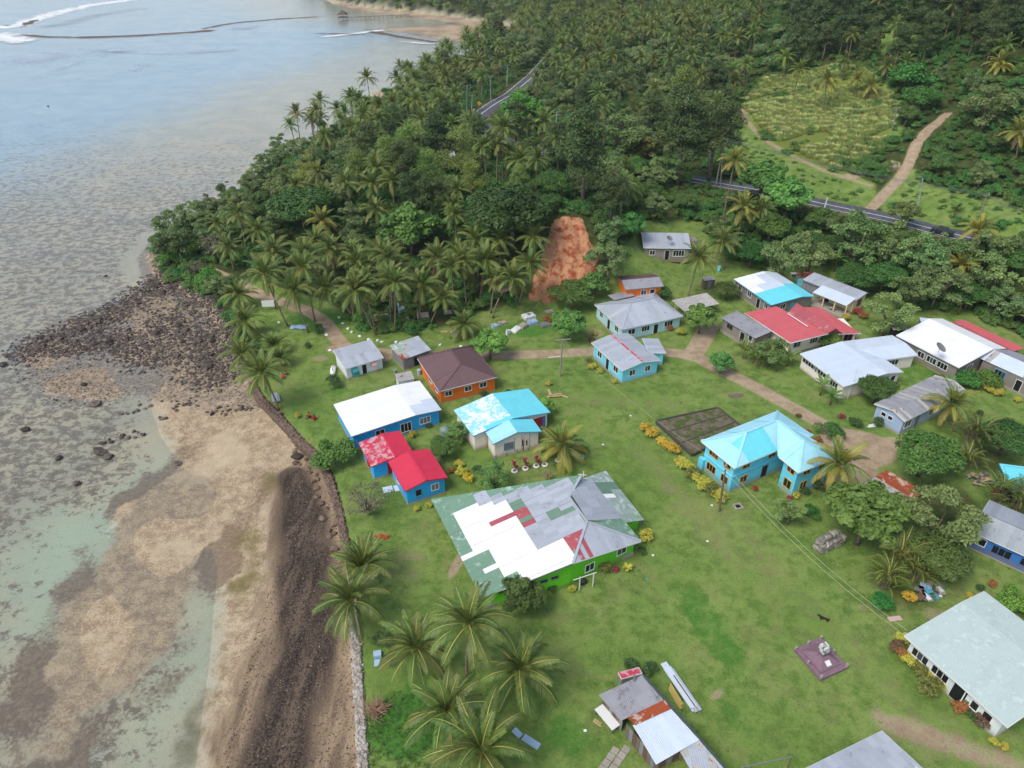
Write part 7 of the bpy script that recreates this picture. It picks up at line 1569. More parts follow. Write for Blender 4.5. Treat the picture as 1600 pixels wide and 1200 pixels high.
# sea wall in two stretches
def sea_wall(name, label, pxs, zt, zb, wd, mesh_lib, body, seed, nst):
    P = np.array([at(a, b, zt)[:2] for a, b in pxs]); seg = np.linalg.norm(np.diff(P, axis=0), axis=1); L = np.concatenate([[0], np.cumsum(seg)])
    n = int(L[-1] / .6); s = np.linspace(0, L[-1], n); x, y = np.interp(s, L, P[:, 0]), np.interp(s, L, P[:, 1])
    for _ in range(4): x[1:-1] = (x[:-2] + 2 * x[1:-1] + x[2:]) / 4; y[1:-1] = (y[:-2] + 2 * y[1:-1] + y[2:]) / 4
    tx, ty = np.gradient(x), np.gradient(y); l = np.hypot(tx, ty); nx, ny = -ty / l, tx / l; r = np.random.default_rng(seed)
    t = thing(name, label, 'wall', (x[0], y[0], 0)); prof = [(-wd / 2 - .25, zb), (-wd / 2 - .05, zt - .25), (-wd / 2 + .1, zt), (wd / 2 - .1, zt), (wd / 2, zt - .2), (wd / 2, zb)]
    vs = []
    for i in range(n):
        for a, z in prof: vs.append((x[i] + nx[i] * a - x[0] + r.normal(0, .05), y[i] + ny[i] * a - y[0] + r.normal(0, .05), z + r.normal(0, .05)))
    k = len(prof); mb = MB(); mb.add(vs, [(i * k + j, i * k + j + 1, (i + 1) * k + j + 1, (i + 1) * k + j) for i in range(n - 1) for j in range(k - 1)]); mb.build('wall_core', body, t)
    sm = MB()      # stones of the face and the top, joined: too small to pick apart
    src = [(np.array([v.co for v in me.vertices]), [tuple(p.vertices) for p in me.polygons]) for me in mesh_lib]
    for i in range(nst):
        u = r.random() * (n - 1); j = int(u); f = u - j; a = r.uniform(-wd / 2 - .15, wd / 2); z = zt + .0 if a > -wd / 2 + .1 else r.uniform(zb + .3, zt)
        V, F = src[i % len(src)]; s_ = r.uniform(.22, .5); an = r.uniform(0, 6.28); ca, sa = math.cos(an), math.sin(an); xx = x[j] + (x[min(j + 1, n - 1)] - x[j]) * f + nx[j] * a - x[0]; yy = y[j] + (y[min(j + 1, n - 1)] - y[j]) * f + ny[j] * a - y[0]
        sm.add(np.column_stack([(V[:, 0] * ca - V[:, 1] * sa) * s_ + xx, (V[:, 0] * sa + V[:, 1] * ca) * s_ + yy, V[:, 2] * s_ + z]), F)
    o = sm.build('stones', mesh_lib[0].materials[0], t); o['kind'] = 'stuff'; return t
RK_W = rocks(S_GREY, 3, 120, 1); RK_WB = rocks(S_BRN, 3, 130, 1)
sea_wall('sea_wall', 'pale grey rubble sea wall running to the bottom edge of the photo', [(577, 1290), (567, 1200), (560, 1080), (556, 1000), (551, 945), (546, 900)], 2.12, -.2, .95, RK_W, S_GREY, 1, 900)
sea_wall('sea_wall', 'brown rough stone sea wall curving below the shore palms', [(546, 880), (530, 800), (514, 745), (497, 712), (470, 690), (435, 650), (405, 620), (393, 596)], 2.1, .0, 1.0, RK_WB + RK_B, S_BRN, 2, 1000)
rubble_px = pix([(345, 1190), (395, 1000), (440, 860), (470, 745), (520, 770), (548, 900), (560, 1050), (565, 1200), (560, 1300), (330, 1300)], .4); lo, hi = rubble_px.min(0), rubble_px.max(0)
rubble('beach_shingle', 'dark shingle and coral bits along the foot of the sea wall', 9000, RK_D1 + RK_B + RK_D1 + RK_P[:1], .05, .2, lambda x, y: (sdist(x, y, rubble_px) > 0) & (SDC(x, y) < -.4))

# ================================================================== poles and lines
M_POLE = paint('weathered_pole', srgb(140, 136, 128), .9, .4); M_POLEG = paint('pale_green_pole', srgb(150, 164, 160), .7, .2); M_POLEB = paint('brown_pole', srgb(112, 100, 88), .9, .4); M_WIRE = paint('wire', srgb(90, 92, 92), .6, 0)
TOPS = {}
def pole(key, name, label, cat, b, tpx, kind, mat, r=.13, group=None, arm=1.6, az=0.4):
    base = gnd(*b); top = lean_top(base, *tpx); h = min(max(top[2] - base[2], 1.5), 13); v = (top - base) * (h / max(top[2] - base[2], .1)); v[:2] = np.clip(v[:2], -h * .3, h * .3)
    t = thing(name, label, cat, tuple(base), 0, group); MB().bar((0, 0, -.3), tuple(v), r, 8, r * .75).build('pole', mat, t); c, s = math.cos(az), math.sin(az)
    if kind in ('T', 'TT', 'XF'):
        for k, dz in enumerate((.25,) if kind == 'T' else (.2, .9)):
            ca = part('crossarm', MB().box((0, 0, 0), (arm, .12, .14), az).mesh('crossarm', M_POLE), t, tuple(v - up * dz))
            for x in (-.45, 0, .45): part('insulator', MB().bar((x * arm * c, x * arm * s, .07), (x * arm * c, x * arm * s, .25), .05, 6).mesh('insulator', P_WHITE), ca)
        if kind == 'XF': part('transformer', MB().bar((.3, -.25, 0), (.3, -.25, 1.0), .28, 10).mesh('transformer', M_POLEG), t, tuple(v - up * 2.6)); MB().bar((1.1, -.5, -.3), tuple(v * .8), .11, 8).build('stay_pole', mat, t)
    elif kind == 'lamp':
        part('lamp_arm', MB().tube([(0, 0, -.1), (-.3, 0, .35), (-1.5, .1, .5)], [.05, .05, .04], 6).mesh('lamp_arm', M_POLEG), t, tuple(v)); part('lamp_head', MB().box((-1.7, .1, .48), (.6, .25, .12)).mesh('lamp_head', P_GREY), t, tuple(v))
    elif kind == 'led': part('lamp_arm', MB().bar((0, 0, 0), (-2.2, -.3, -.05), .05).mesh('lamp_arm', P_WHITE), t, tuple(v * .55)) ; part('crossarm', MB().box((0, 0, 0), (2.6, .14, .16), az).mesh('crossarm', M_POLE), t, tuple(v - up * .1))
    TOPS[key] = base + v; return t
RP = 'poles along the asphalt road'
pole('A', 'utility_pole', 'grey utility pole with a plank crossarm, left of the sky blue house', 'power pole', (875, 588), (879, 530), 'led', M_POLE, .16, None, 1.6, .15)
pole('B', 'utility_pole', 'brown utility pole in front of the two-storey aqua house', 'power pole', (1124, 799), (1134, 728), 'TT', M_POLEB, .16, None, 1.3, 1.2)
pole('C', 'power_pole', 'double power pole with a transformer beside the road, left of the tall palm', 'power pole', (1118, 292), (1132, 217), 'XF', M_POLE, .2, RP, 2.2)
pole('D', 'street_lamp', 'grey street lamp beside the double power pole', 'street lamp', (1107, 275), (1112, 216), 'lamp', M_POLEG, .16, RP)
pole('E', 'power_pole', 'pale power pole on the hill above the clump of bare palms', 'power pole', (868, 220), (870, 174), 'T', M_POLEG, .19, RP, 2.0)
pole('F', 'street_lamp', 'street lamp right of the pale pole on the hill', 'street lamp', (893, 228), (895, 181), 'lamp', M_POLEG, .15, RP)
pole('G', 'power_pole', 'taller of two power poles at the road bend, left', 'power pole', (729, 177), (730, 133), 'TT', M_POLEG, .19, RP, 2.4); pole('H', 'power_pole', 'shorter of two power poles at the road bend, right', 'power pole', (737, 177), (738, 148), 'T', M_POLEG, .19, RP, 2.4)
pole('I', 'power_pole', 'slim pole on the grass verge beyond the road bend', 'power pole', (767, 157), (766, 119), 'T', M_POLEG, .16, RP, 1.8); pole('J', 'power_pole', 'farthest power pole, where the road enters the palms', 'power pole', (792, 135), (793, 101), 'T', M_POLEG, .17, RP, 2.0)
pole('K', 'power_pole', 'grey power pole standing in the bushes of the hillside clearing', 'power pole', (1394, 204), (1402, 167), 'T', M_POLE, .14, None, 1.8, .1); pole('L', 'street_lamp', 'tall slanting street lamp near the foot of the hill track', 'street lamp', (1432, 336), (1442, 279), 'lamp', M_POLEG, .16, RP)
pole('M', 'power_pole', 'power pole on the grassy bank at the far right', 'power pole', (1530, 342), (1542, 304), 'T', M_POLE, .15, RP, 1.6); pole('N', 'power_pole', 'leaning double power pole among the trees above the white roof', 'power pole', (1425, 476), (1440, 431), 'T', M_POLEB, .14, None, 1.4)
pole('O', 'marker_post', 'short white post at the road edge', 'post', (1288, 326), (1293, 309), '', P_WHITE, .16, None); pole('Q', 'pole', 'thin grey mast beside the white house with the coral roof', 'pole', (1341, 536), (1344, 516), '', M_POLEG, .08)
def wires(name, label, spans, offs, sag, r=.028):
    mb = MB(); o = np.array(spans[0][0])
    for a, b in spans:
        for ox in offs:
            pts = [tuple(a + (b - a) * u + np.array([ox * .6, ox * .8, -sag * 4 * u * (1 - u)]) - o) for u in np.linspace(0, 1, 9)]; mb.tube(pts, [r] * 9, 4, False)
    ob = mb.build(name, M_WIRE, None, tuple(o)); tag(ob, label, 'power line'); return ob
far_r = np.array([*at(1640, 335, 17.5)]); wires('power_line', 'three power lines along the road from the double pole to the right edge', [(TOPS['C'], TOPS['M']), (TOPS['M'], far_r)], (-.7, 0, .7), 1.0, .03); wires('power_line', 'power lines over the road between the hill pole and the double pole', [(TOPS['E'], TOPS['C'])], (-.6, .6), 1.6, .03)
wires('power_line', 'power lines between the poles at the road bend', [(TOPS['G'], TOPS['J'])], (-.6, .6), 1.0, .03)
hl = at(1416, 990, 5.0); M_WIRE = paint('pale_wire', srgb(176, 176, 150), .6, 0)
wires('power_line', 'pair of thin wires from the brown pole over the lawn to the mint hall', [(TOPS['B'] - up * .4, hl)], (-.35, .45), 1.2, .018); wires('power_line', 'thin wire from the grey pole to the brown pole over the lawn', [(TOPS['A'], TOPS['B'])], (0,), 1.4, .014); wires('power_line', 'thin wire from the grey pole down to the sky blue house', [(TOPS['A'], at(930, 540, 4.6))], (0,), .6, .014)

# ================================================================== garden plants
YE, GO, OR_, RE, BR, OL, GR = (.60, .56, .06), (.74, .54, .03), (.42, .16, .04), (.45, .04, .06), (.20, .12, .06), (.22, .24, .05), (.08, .16, .04)
CN = {YE: 'yellow', GO: 'golden', OR_: 'orange', RE: 'red', BR: 'brown-leaved', OL: 'olive', GR: 'green'}
def shrub(px, py, rpx, col, label, i, group=None, h=1.0, cat='bush', name='croton_bush'):
    p = gnd(px, py, .6); p = gnd(px, py, .5 * rpx * depth(p) / FPX); s = rpx * depth(p) / FPX / .85
    t = thing(name, label, cat, tuple(p), i * 1.3, group); part('stem', SHRUB_STEM, t, scale=(s, s, s)); c = part('foliage', SHRUBS[i % 3], t, scale=(s, s, s * h)); c.color = (*col, 1)
G1 = 'croton hedge beside the two-storey house'; G2 = 'crotons in front of the mint hall'; ORD = ('first', 'second', 'third', 'fourth', 'fifth', 'sixth', 'seventh', 'eighth', 'ninth', 'tenth', 'eleventh', 'twelfth')
for i, (px, py, r_, c) in enumerate([(1009, 670, 7, GO), (1018, 678, 8, GO), (1036, 692, 8, GO), (1049, 702, 9, GO), (1063, 722, 8, YE), (1073, 731, 9, YE), (1083, 741, 9, OL), (1092, 750, 9, YE), (1101, 758, 10, YE), (1111, 766, 10, OL), (1119, 773, 9, YE), (1128, 779, 9, YE)]):
    shrub(px, py, r_ * 1.35, c, '%s %s croton, from the top, of the hedge by the two-storey house' % (ORD[i], CN[c]), i, G1)
for i, (px, py, r_, c) in enumerate([(1411, 1000, 9, YE), (1400, 1012, 10, BR), (1412, 1024, 10, OR_), (1420, 1034, 10, YE), (1436, 1044, 12, OL), (1452, 1055, 9, YE), (1452, 1074, 15, OL), (1470, 1070, 10, YE), (1500, 1104, 11, OR_), (1513, 1094, 14, GR), (1522, 1118, 11, GR), (1536, 1126, 13, BR)]):
    shrub(px, py, r_ * 1.25, c, '%s %s bush, from the upper left, of the hedge before the mint hall' % (ORD[i], CN[c]), i, G2)
for i, (px, py, r_, c, lab) in enumerate([(1552, 1160, 8, YE, 'left of two yellow bushes at the bottom right'), (1568, 1166, 8, YE, 'right of two yellow bushes at the bottom right'), (717, 726, 8, YE, 'upper yellow croton beside the crimson roof'), (721, 738, 9, YE, 'round yellow croton in the middle of the bed by the crimson roof'), (732, 748, 10, GO, 'lowest yellow croton by the crimson roof'), (706, 735, 7, OR_, 'rust-orange croton by the crimson roof'),
    (651, 796, 6, YE, 'left small yellow bush at the foot of the blue house'), (669, 790, 6, YE, 'right small yellow bush at the foot of the blue house'), (645, 680, 7, YE, 'round yellow bush in front of the bright blue house'), (919, 566, 7, OL, 'olive bush at the back corner of the sky blue house'), (926, 573, 8, YE, 'yellow croton by the side of the sky blue house'), (936, 580, 6, YE, 'lower yellow croton by the side of the sky blue house'), (961, 597, 5, YE, 'small yellow croton at the front corner of the sky blue house'),
    (1003, 522, 6, YE, 'yellow bush below the grey hip roof'), (1045, 513, 7, OR_, 'red-orange bush by the door of the grey hip roof house'), (1063, 520, 8, YE, 'yellow-green bush at the right corner of the grey hip roof house'), (924, 532, 7, BR, 'brown croton behind the sky blue house'), (927, 522, 6, YE, 'pale yellow croton behind the sky blue house'),
    (1010, 838, 12, YE, 'yellow croton at the right corner of the patchwork roof'), (944, 886, 14, OL, 'olive-green bush under the windows of the lime green house'), (962, 890, 6, RE, 'red-leaved plant under the windows of the lime green house'), (862, 921, 9, GR, 'green bush at the foot of the lime green wall'), (893, 921, 7, YE, 'small yellow bush left of the white posts'), (1004, 862, 8, GR, 'grassy plant right of the lime green house'),
    (854, 500, 7, OR_, 'orange bush beside the graves'), (1322, 496, 8, YE, 'round yellow bush in front of the veranda'), (1340, 489, 8, RE, 'red-leaved bush at the corner of the veranda'), (1350, 494, 7, OR_, 'orange bush next to the red one by the veranda'), (1545, 609, 9, YE, 'first yellow bush by the grey wing at the right'), (1560, 614, 9, YE, 'second yellow bush by the grey wing at the right'), (1590, 626, 6, YE, 'small yellow bush at the right edge'),
    (1419, 933, 11, GO, 'golden bush beside the rubbish heap'), (1515, 931, 6, GO, 'small golden bush behind the mint roof'), (1243, 774, 7, YE, 'yellow bush at the front corner of the two-storey house'), (1234, 778, 5, RE, 'red plant at the front corner of the two-storey house'), (1262, 676, 5, RE, 'red plant behind the two-storey house'), (1278, 688, 7, OR_, 'orange plant behind the two-storey house'), (1180, 764, 5, RE, 'red plant by the door of the two-storey house'), (1257, 768, 9, GR, 'green bush right of the front corner of the two-storey house'), (1280, 762, 10, GR, 'green bush under the leaning yellowish palm'), (1530, 645, 6, GR, 'small green bush by the lavender blue house'), (1315, 652, 6, RE, 'dark red bush on the verge by the track'), (1372, 660, 9, GR, 'green bush at the end of the lavender blue house'), (1338, 662, 11, GR, 'green bush on the verge opposite the lavender blue house'), (1550, 912, 8, OR_, 'orange bush below the deep blue house'), (1532, 920, 7, GR, 'green bush below the deep blue house'),
    (745, 735, 9, GR, 'green bush in front of the cream house'), (796, 618, 10, GR, 'green bush beside the orange house'), (756, 618, 8, GR, 'green bush before the orange wall'), (670, 665, 6, GR, 'small green bush right of the bright blue house'), (520, 598, 13, GR, 'green shrub on the lawn below the white shed'), (858, 600, 5, YE, 'pale weed clump on the lawn'), (465, 650, 6, YE, 'yellow flowering plant near the sea wall'), (600, 1000, 16, GR, 'dark shrub with red flowers behind the sea wall'), (607, 1035, 12, GR, 'dark shrub beside the grey box behind the sea wall'), (985, 1040, 13, GR, 'leafy shrub behind the long tin shed'), (1015, 1048, 14, GR, 'tall weeds between the tin shed and the stacked roofing'), (498, 515, 9, GR, 'green bush on the bend of the track'), (1248, 650, 5, BR, 'dark small shrub at the back of the two-storey house'), (480, 540, 6, GR, 'low weed by the track')]):
    shrub(px, py, r_, c, lab, i + 3)
dead = shrub_mesh(230, .9, 1.5, 420, .1, M_LEAF['croton'], .25)
p = gnd(856, 748); t = thing('dry_bush', 'dry straw-coloured bush behind the patchwork roof', 'bush', tuple(p)); c = part('foliage', dead, t, scale=(1.1, 1.1, 1.2)); c.color = (.42, .33, .18, 1); part('stem', SHRUB_STEM, t)
# red cordylines in whitewashed tyres
TY = MB()
for i in range(14):
    a0, a1 = i * 2 * math.pi / 14, (i + 1) * 2 * math.pi / 14
    for (r0, z0), (r1, z1) in (((.28, .02), (.42, .02)), ((.42, .02), (.48, .12)), ((.48, .12), (.42, .24)), ((.42, .24), (.26, .24)), ((.26, .24), (.28, .02))): TY.add([(r0 * math.cos(a0), r0 * math.sin(a0), z0), (r0 * math.cos(a1), r0 * math.sin(a1), z0), (r1 * math.cos(a1), r1 * math.sin(a1), z1), (r1 * math.cos(a0), r1 * math.sin(a0), z1)], [(0, 1, 2, 3)])
TYW, TYB = TY.mesh('tyre', P_WHITE, True), TY.mesh('tyre_black', paint('tyre_rubber', (.03, .03, .03), .8, .2), True)
BL = [blade_mesh(1.0, .14, 80, 1, M_LEAF['croton']), blade_mesh(.85, .14, 120, 2, M_LEAF['croton'])]
for i, (px, py, pl_) in enumerate([(804, 737, 1), (821, 733, 1), (838, 729, 1), (851, 727, 0), (872, 720, 0), (908, 715, 0)]):
    p = gnd(px, py); t = thing('tyre_planter', '%s white tyre planter from the left in front of the cream house' % ORD[i], 'planter', tuple(p), 0, 'white tyre planters'); part('tyre', TYW, t)
    MB().poly(*[(.27 * math.cos(k * .63), .27 * math.sin(k * .63), .18) for k in range(10)]).build('soil', W_WOOD, t)
    if pl_:
        t = thing('red_cordyline', '%s red cordyline from the left, growing in a white tyre' % ORD[i], 'plant', (p[0], p[1], p[2] + .18), 0, 'red cordylines in tyres')
        for st_ in range(3):
            x, y = .13 * math.cos(st_ * 2.1), .13 * math.sin(st_ * 2.1); hh = .7 + .5 * st_; MB().bar((x, y, 0), (x * 1.6, y * 1.6, hh), .03, 5).build('stem', M_BARK, t)
            for k in range(11): c = part('leaf', BL[k % 2], t, (x * 1.6, y * 1.6, hh - .04 * k), (0, 0, k * 2.4), (.62, .9, .62)); c.color = (RE if (k + i) % 3 else (.5, .22, .22)) + (1,)
p = gnd(980, 891); t = thing('spiky_plant', 'yellow spiky bromeliad-like plant beside the lime green house', 'plant', tuple(p))
for k in range(18): c = part('leaf', BL[k % 2], t, (0, 0, .1), (0, 0, k * 2.4), (1, 1, 1)); c.color = (*YE, 1)
# bananas, arecas
for i, (px, py, s, lab) in enumerate([(1286, 405, 1.2, 'left banana plant behind the veranda house'), (1306, 415, 1.25, 'right banana plant behind the veranda house'), (1500, 482, 1.1, 'banana plant left of the red roof strip'), (1520, 474, 1.2, 'banana plant in the middle of the patch above the red strip'), (1543, 482, 1.2, 'wide banana plant above the red strip'), (1568, 476, 1.3, 'tall banana plant at the right of the banana patch'), (1580, 500, 1.1, 'banana plant beside the leaning stem at the right edge'), (1284, 607, .9, 'banana plant with dry leaves before the pale bungalow'), (1300, 622, .85, 'light green young banana plant before the pale bungalow'), (1232, 562, .9, 'banana plant in front of the coral roof'), (1215, 570, .7, 'small banana plant left in front of the coral roof'), (1493, 330, 1.0, 'banana plants on the grassy bank by the road'), (1482, 600, .8, 'banana plant before the white-roofed house')]):
    p = gnd(px, py, 1.3); t = thing('banana_plant', lab, 'banana plant', tuple(p), i, 'banana plants'); lv, stm = BANANAS[i % 3]; part('stem', stm, t, scale=(s,) * 3); part('leaves', lv, t, scale=(s,) * 3)
for i, (px, py, s, lab, col) in enumerate([(1402, 880, 1.35, 'dark areca palm clump at the edge of the lawn', (.6, .68, .6)), (1385, 905, 1.1, 'brownish areca palm clump below the dark one', (.8, .75, .6)), (1430, 895, 1.1, 'areca palm clump beside the rubbish heap', (.65, .75, .6)), (1518, 690, 1.5, 'dark areca palm clump between the mango trees', (.6, .65, .6)), (1508, 722, 1.1, 'drooping areca palm clump before the dark yard', (.75, .7, .6)), (1563, 772, 1.15, 'small dark palm in front of the aqua roof', (.6, .7, .65)), (1590, 790, 1.3, 'dark palm at the right edge below the aqua roof', (.6, .7, .6)), (1185, 560, 1.0, 'bushy fan of palm leaves before the coral roof', (.85, .95, .8)), (1165, 548, .9, 'grassy palm clump left of the coral roof', (.9, 1, .8))]):
    p = gnd(px, py, 1.5); t = thing('areca_palm', lab, 'palm clump', tuple(p), i); part('stems', ARECA_ST, t, scale=(s,) * 3); c = part('fronds', ARECA[i % 2], t, scale=(s,) * 3); c.color = (*col, 1)

# ================================================================== memorial, ruin, graves and other small things
def local(px, py, dz=0): p = gnd(px, py, dz); return p
M_PURP = paint('purple_render', srgb(128, 102, 114), .8, .5, .3, 3.0); M_TILE = paint('white_tile', srgb(206, 210, 206), .4, .2)
mp = [at(a, b, 2.35) for a, b in ((1239, 1014), (1282, 997), (1330, 1039), (1281, 1062))]; c0 = sum(mp) / 4; az = math.atan2(*(mp[3] - mp[0])[[1, 0]]); L1, L2 = np.linalg.norm(mp[3] - mp[0]), np.linalg.norm(mp[1] - mp[0])
t = thing('memorial', 'purple stepped memorial with a white tiled pillar on the lawn', 'monument', (c0[0], c0[1], h1(c0[0], c0[1])), az); l, w_ = L1, L2
MB().box((0, 0, .1), (l, w_, .5)).build('plinth', M_PURP, t)
a, b = l * .36, w_ * .36; a2, b2 = .42, .42
fr = [(-a, -b, .37), (a, -b, .37), (a, b, .37), (-a, b, .37)]; tp = [(-a2, -b2, 1.0), (a2, -b2, 1.0), (a2, b2, 1.0), (-a2, b2, 1.0)]; bs = [(x, y, .34) for x, y, z in fr]
fr = [(x, y, .48) for x, y, z in fr]
MB().add(bs + fr + tp, [(i, (i + 1) % 4, 4 + (i + 1) % 4, 4 + i) for i in range(4)] + [(4 + i, 4 + (i + 1) % 4, 8 + (i + 1) % 4, 8 + i) for i in range(4)] + [(8, 9, 10, 11)]).build('sloping_base', M_PURP, t)
MB().box((0, 0, 1.2), (.62, .62, .42)).build('pedestal', M_PURP, t); MB().box((0, 0, 1.43), (.7, .7, .06)).build('pedestal_rim', M_PURP, t)
for ix in range(4):
    for iy in range(4):
        if (ix in (0, 3)) or (iy in (0, 3)):
            for k in range(3): MB().box((-.3 + ix * .2, -.3 + iy * .2, 1.62 + k * .3), (.18, .18, .27)).build('tile', M_TILE if (ix + iy + k) % 4 else P_GREY, t)
MB().box((0, 0, 1.9), (.5, .5, .9)).build('pillar_core', P_CONC, t)
sl = (1.0 - .48) / (b - b2); MB().slab([(x, dy - .05, .48 + (a - x) * (1.0 - .48) / (a - a2) + .03) for x, dy in ((a * .52, -.3), (a * .86, -.3), (a * .86, .3), (a * .52, .3))], .03).build('plaque', P_WHITE, t)
for x, y in ((-1, -1), (1, -1), (1, 1), (-1, 1), (0, -1), (0, 1), (-1, 0)): q = MB().box((x * (l / 2 - .12), y * (w_ / 2 - .12), .55), (.22, .22, .42)).build('post', P_CONC, t); 
# ruin of a house floor
rp_ = [at(a, b, 2.75) for a, b in ((1025, 657), (1122, 636), (1163, 669), (1082, 709))]; c0 = sum(rp_) / 4; t = thing('foundation_ruin', 'weedy rectangular concrete house foundation left of the two-storey house', 'foundation', (c0[0], c0[1], 2.0))
M_SOIL = bpy.data.materials.new('weedy_soil'); T_ = NT(M_SOIL); n_ = T_.noise(.9, 5, .65, T_.pos()); n2_ = T_.noise(6, 3, .7, T_.pos()); T_.principled(T_.mix(T_.ramp(T_.math('ADD', T_.math('MULTIPLY', n_, .7), T_.math('MULTIPLY', n2_, .3)), .46, .56), T_.mix(T_.ramp(n2_, .4, .65), srgb(104, 92, 82), srgb(128, 116, 104)), srgb(74, 90, 42)), .95, T_.bump(n2_, .6, .1), .1)
MB().slab([tuple(p + up * -.12 - c0 - up * (2.0 - c0[2])) for p in rp_], .8).build('floor', M_SOIL, t)
M_OLDW = paint('mossy_concrete', srgb(84, 82, 72), .95, .6)
for i in range(4):
    a, b = rp_[i], rp_[(i + 1) % 4]; d = nrm(b - a); n = np.array([-d[1], d[0], 0]) * .12; MB().slab([tuple(q - np.array([c0[0], c0[1], 2.0]) + up * .06) for q in (a - n, b - n - d * .25, b + n - d * .25, a + n)], .95).build('kerb_wall', M_OLDW, t)
for f in (.34, .68):
    a = rp_[0] + (rp_[3] - rp_[0]) * f; b = rp_[1] + (rp_[2] - rp_[1]) * f; d = nrm(b - a); n = np.array([-d[1], d[0], 0]) * .08; MB().slab([tuple(q - np.array([c0[0], c0[1], 2.0]) - up * .02) for q in (a - n + d * .3, b - n - d * .3, b + n - d * .3, a + n + d * .3)], .3).build('inner_kerb', M_OLDW, t)
# stone pile
p = gnd(1294, 852); t = thing('stone_stack', 'stepped stack of grey stone blocks on the lawn by the breadfruit tree', 'stone stack', tuple(p), R(28)); t.scale = (1.55, 1.6, 1.95); RKS = rocks(S_GREY, 4, 150, 2)
for k in range(5):
    for i in range(7):
        for j in range(2 if k < 3 else 1):
            if k > 2 and i > 4: continue
            part('stone', RKS[(i * 3 + j + k) % 4], t, (-1.1 + i * .36 + .1 * (k % 2), -.25 + j * .42 + (.21 if k > 2 else 0), .12 + k * .23), (0, 0, i * .7 + k), (.66, .7, .66))
# graves
def grave(px, py, l, w_, h, az, mat, label, head=None, top=None, border=None):
    p = gnd(px, py); t = thing('grave', label, 'grave', tuple(p), az, 'graves under the palms'); MB().box((0, 0, h / 2 - .1), (l, w_, h + .2)).build('tomb_base', border or mat, t); MB().box((0, 0, h + .05), (l * .78, w_ * .74, .12)).build('slab', mat, t)
    if head: MB().box((-l * .42, 0, h + head / 2), (.14, w_ * .7, head)).add([(-l * .42 - .07, -w_ * .35, h + head), (-l * .42 + .07, -w_ * .35, h + head), (-l * .42 + .07, w_ * .35, h + head), (-l * .42 - .07, w_ * .35, h + head), (-l * .42 - .07, 0, h + head * 1.3), (-l * .42 + .07, 0, h + head * 1.3)], [(0, 1, 5, 4), (1, 2, 5), (2, 3, 4, 5), (3, 0, 4)]).build('headstone', mat, t)
    if top: MB().box((l * .05, 0, h + .16), (l * .3, w_ * .12, .1)).box((0, 0, h + .16), (l * .08, w_ * .45, .1)).build('cross', top, t)
P_BLUEG = paint('pale_blue_tomb', srgb(160, 186, 210), .5, .2); P_PK = paint('pink_tomb', srgb(206, 176, 166), .7, .3); P_RR = paint('red_cloth', srgb(150, 40, 44), .8, .2)
for a in [(826, 496, 2.3, 1.7, .55, .5, P_WHITE, 'large white tomb, the uppermost of the graves by the curved palm', None, P_GREY), (806, 516, 2.2, 1.3, .3, 1.0, P_WHITE, 'white tomb with a white cross, nearest the track', None, P_WHITE), (817, 511, 1.7, 1.3, .5, .9, P_CONC, 'grey concrete tomb between two white ones', None, None), (832, 506, 1.8, 1.2, .6, .5, P_BLUEG, 'pale blue tomb beside the large white one', .4, None), (852, 508, 2.0, 1.5, .25, .5, P_GREY, 'flat dark grey grave left of the round tree', None, None), (785, 506, 1.6, 1.0, .3, .6, P_CONC, 'low grey grave at the left of the row by the bright tree', .4), (773, 511, 1.2, .9, .4, .6, P_BLUEG, 'small blue-grey grave behind the bright round tree', .3), (794, 522, 1.0, .4, .7, .9, P_WHITE, 'white upright headstone partly behind the bright round tree', .4), (858, 488, 1.7, 1.1, .3, .4, P_CONC, 'mossy grey grave under the dark tree', None), (880, 492, 1.5, 1.0, .3, .4, P_CONC, 'mossy grave farthest right under the dark tree', None),
    (593, 498, 3.4, 1.4, .6, .15, P_PK, 'long pale pink tomb in the grove', .3, None), (597, 490, 1.6, 1.1, .7, .1, P_RR, 'grave covered with dark red cloth behind the long tomb', None, None, P_CONC), (592, 476, 2.2, .9, .7, .2, P_WHITE, 'white tomb deepest in the grove', None), (627, 486, 1.2, 1.0, .7, .5, P_BLUEG, 'pale tomb with a headstone between the palm trunks', .9), (631, 500, 1.8, 1.2, .5, .2, P_WHITE, 'white tomb with a red cloth next to the double trunk', .4, P_RR), (661, 497, 2.2, 1.5, .8, .15, P_PK, 'big pale pink tomb with a raised head, between two front palms', .7), (608, 512, 2.4, 1.1, .2, .1, P_CONC, 'low grey grave along the edge of the grove', None), (637, 512, 2.0, 1.0, .2, .1, P_CONC, 'low grave at the foot of the upright palm', None), (712, 522, 1.6, 1.0, .6, .9, P_CONC, 'square concrete tomb beside the low palm', None), (700, 489, 1.5, .9, .3, .2, P_CONC, 'mossy low tomb behind the low palm', None)]: grave(*a)
for i, (px, py) in enumerate([(510, 524), (504, 513), (530, 497), (536, 506), (544, 514), (550, 520), (562, 526), (576, 531), (590, 533), (597, 535), (619, 535), (688, 540), (720, 542), (516, 548), (436, 505)]):
    p = gnd(px, py); o_ = part('painted_stone', RKW[i % 3], None, (p[0], p[1], p[2] + .12), (0, 0, i), (.75, .6, .8)) if 'RKW' in globals() else None
    if o_ is None: RKW = rocks(P_WHITE, 3, 170, 2); o_ = part('painted_stone', RKW[i % 3], None, (p[0], p[1], p[2] + .12), (0, 0, i), (.75, .6, .8))
    tag(o_, '%s white-painted stone from the left along the dirt track' % (ORD[i] if i < 12 else ('thirteenth', 'fourteenth', 'fifteenth')[i - 12]), 'painted stone', 'white-painted stones along the track')
p = gnd(421, 485); t = thing('notice_board', 'blank white notice board on posts by the dirt track under the palms', 'sign', tuple(p), .1)
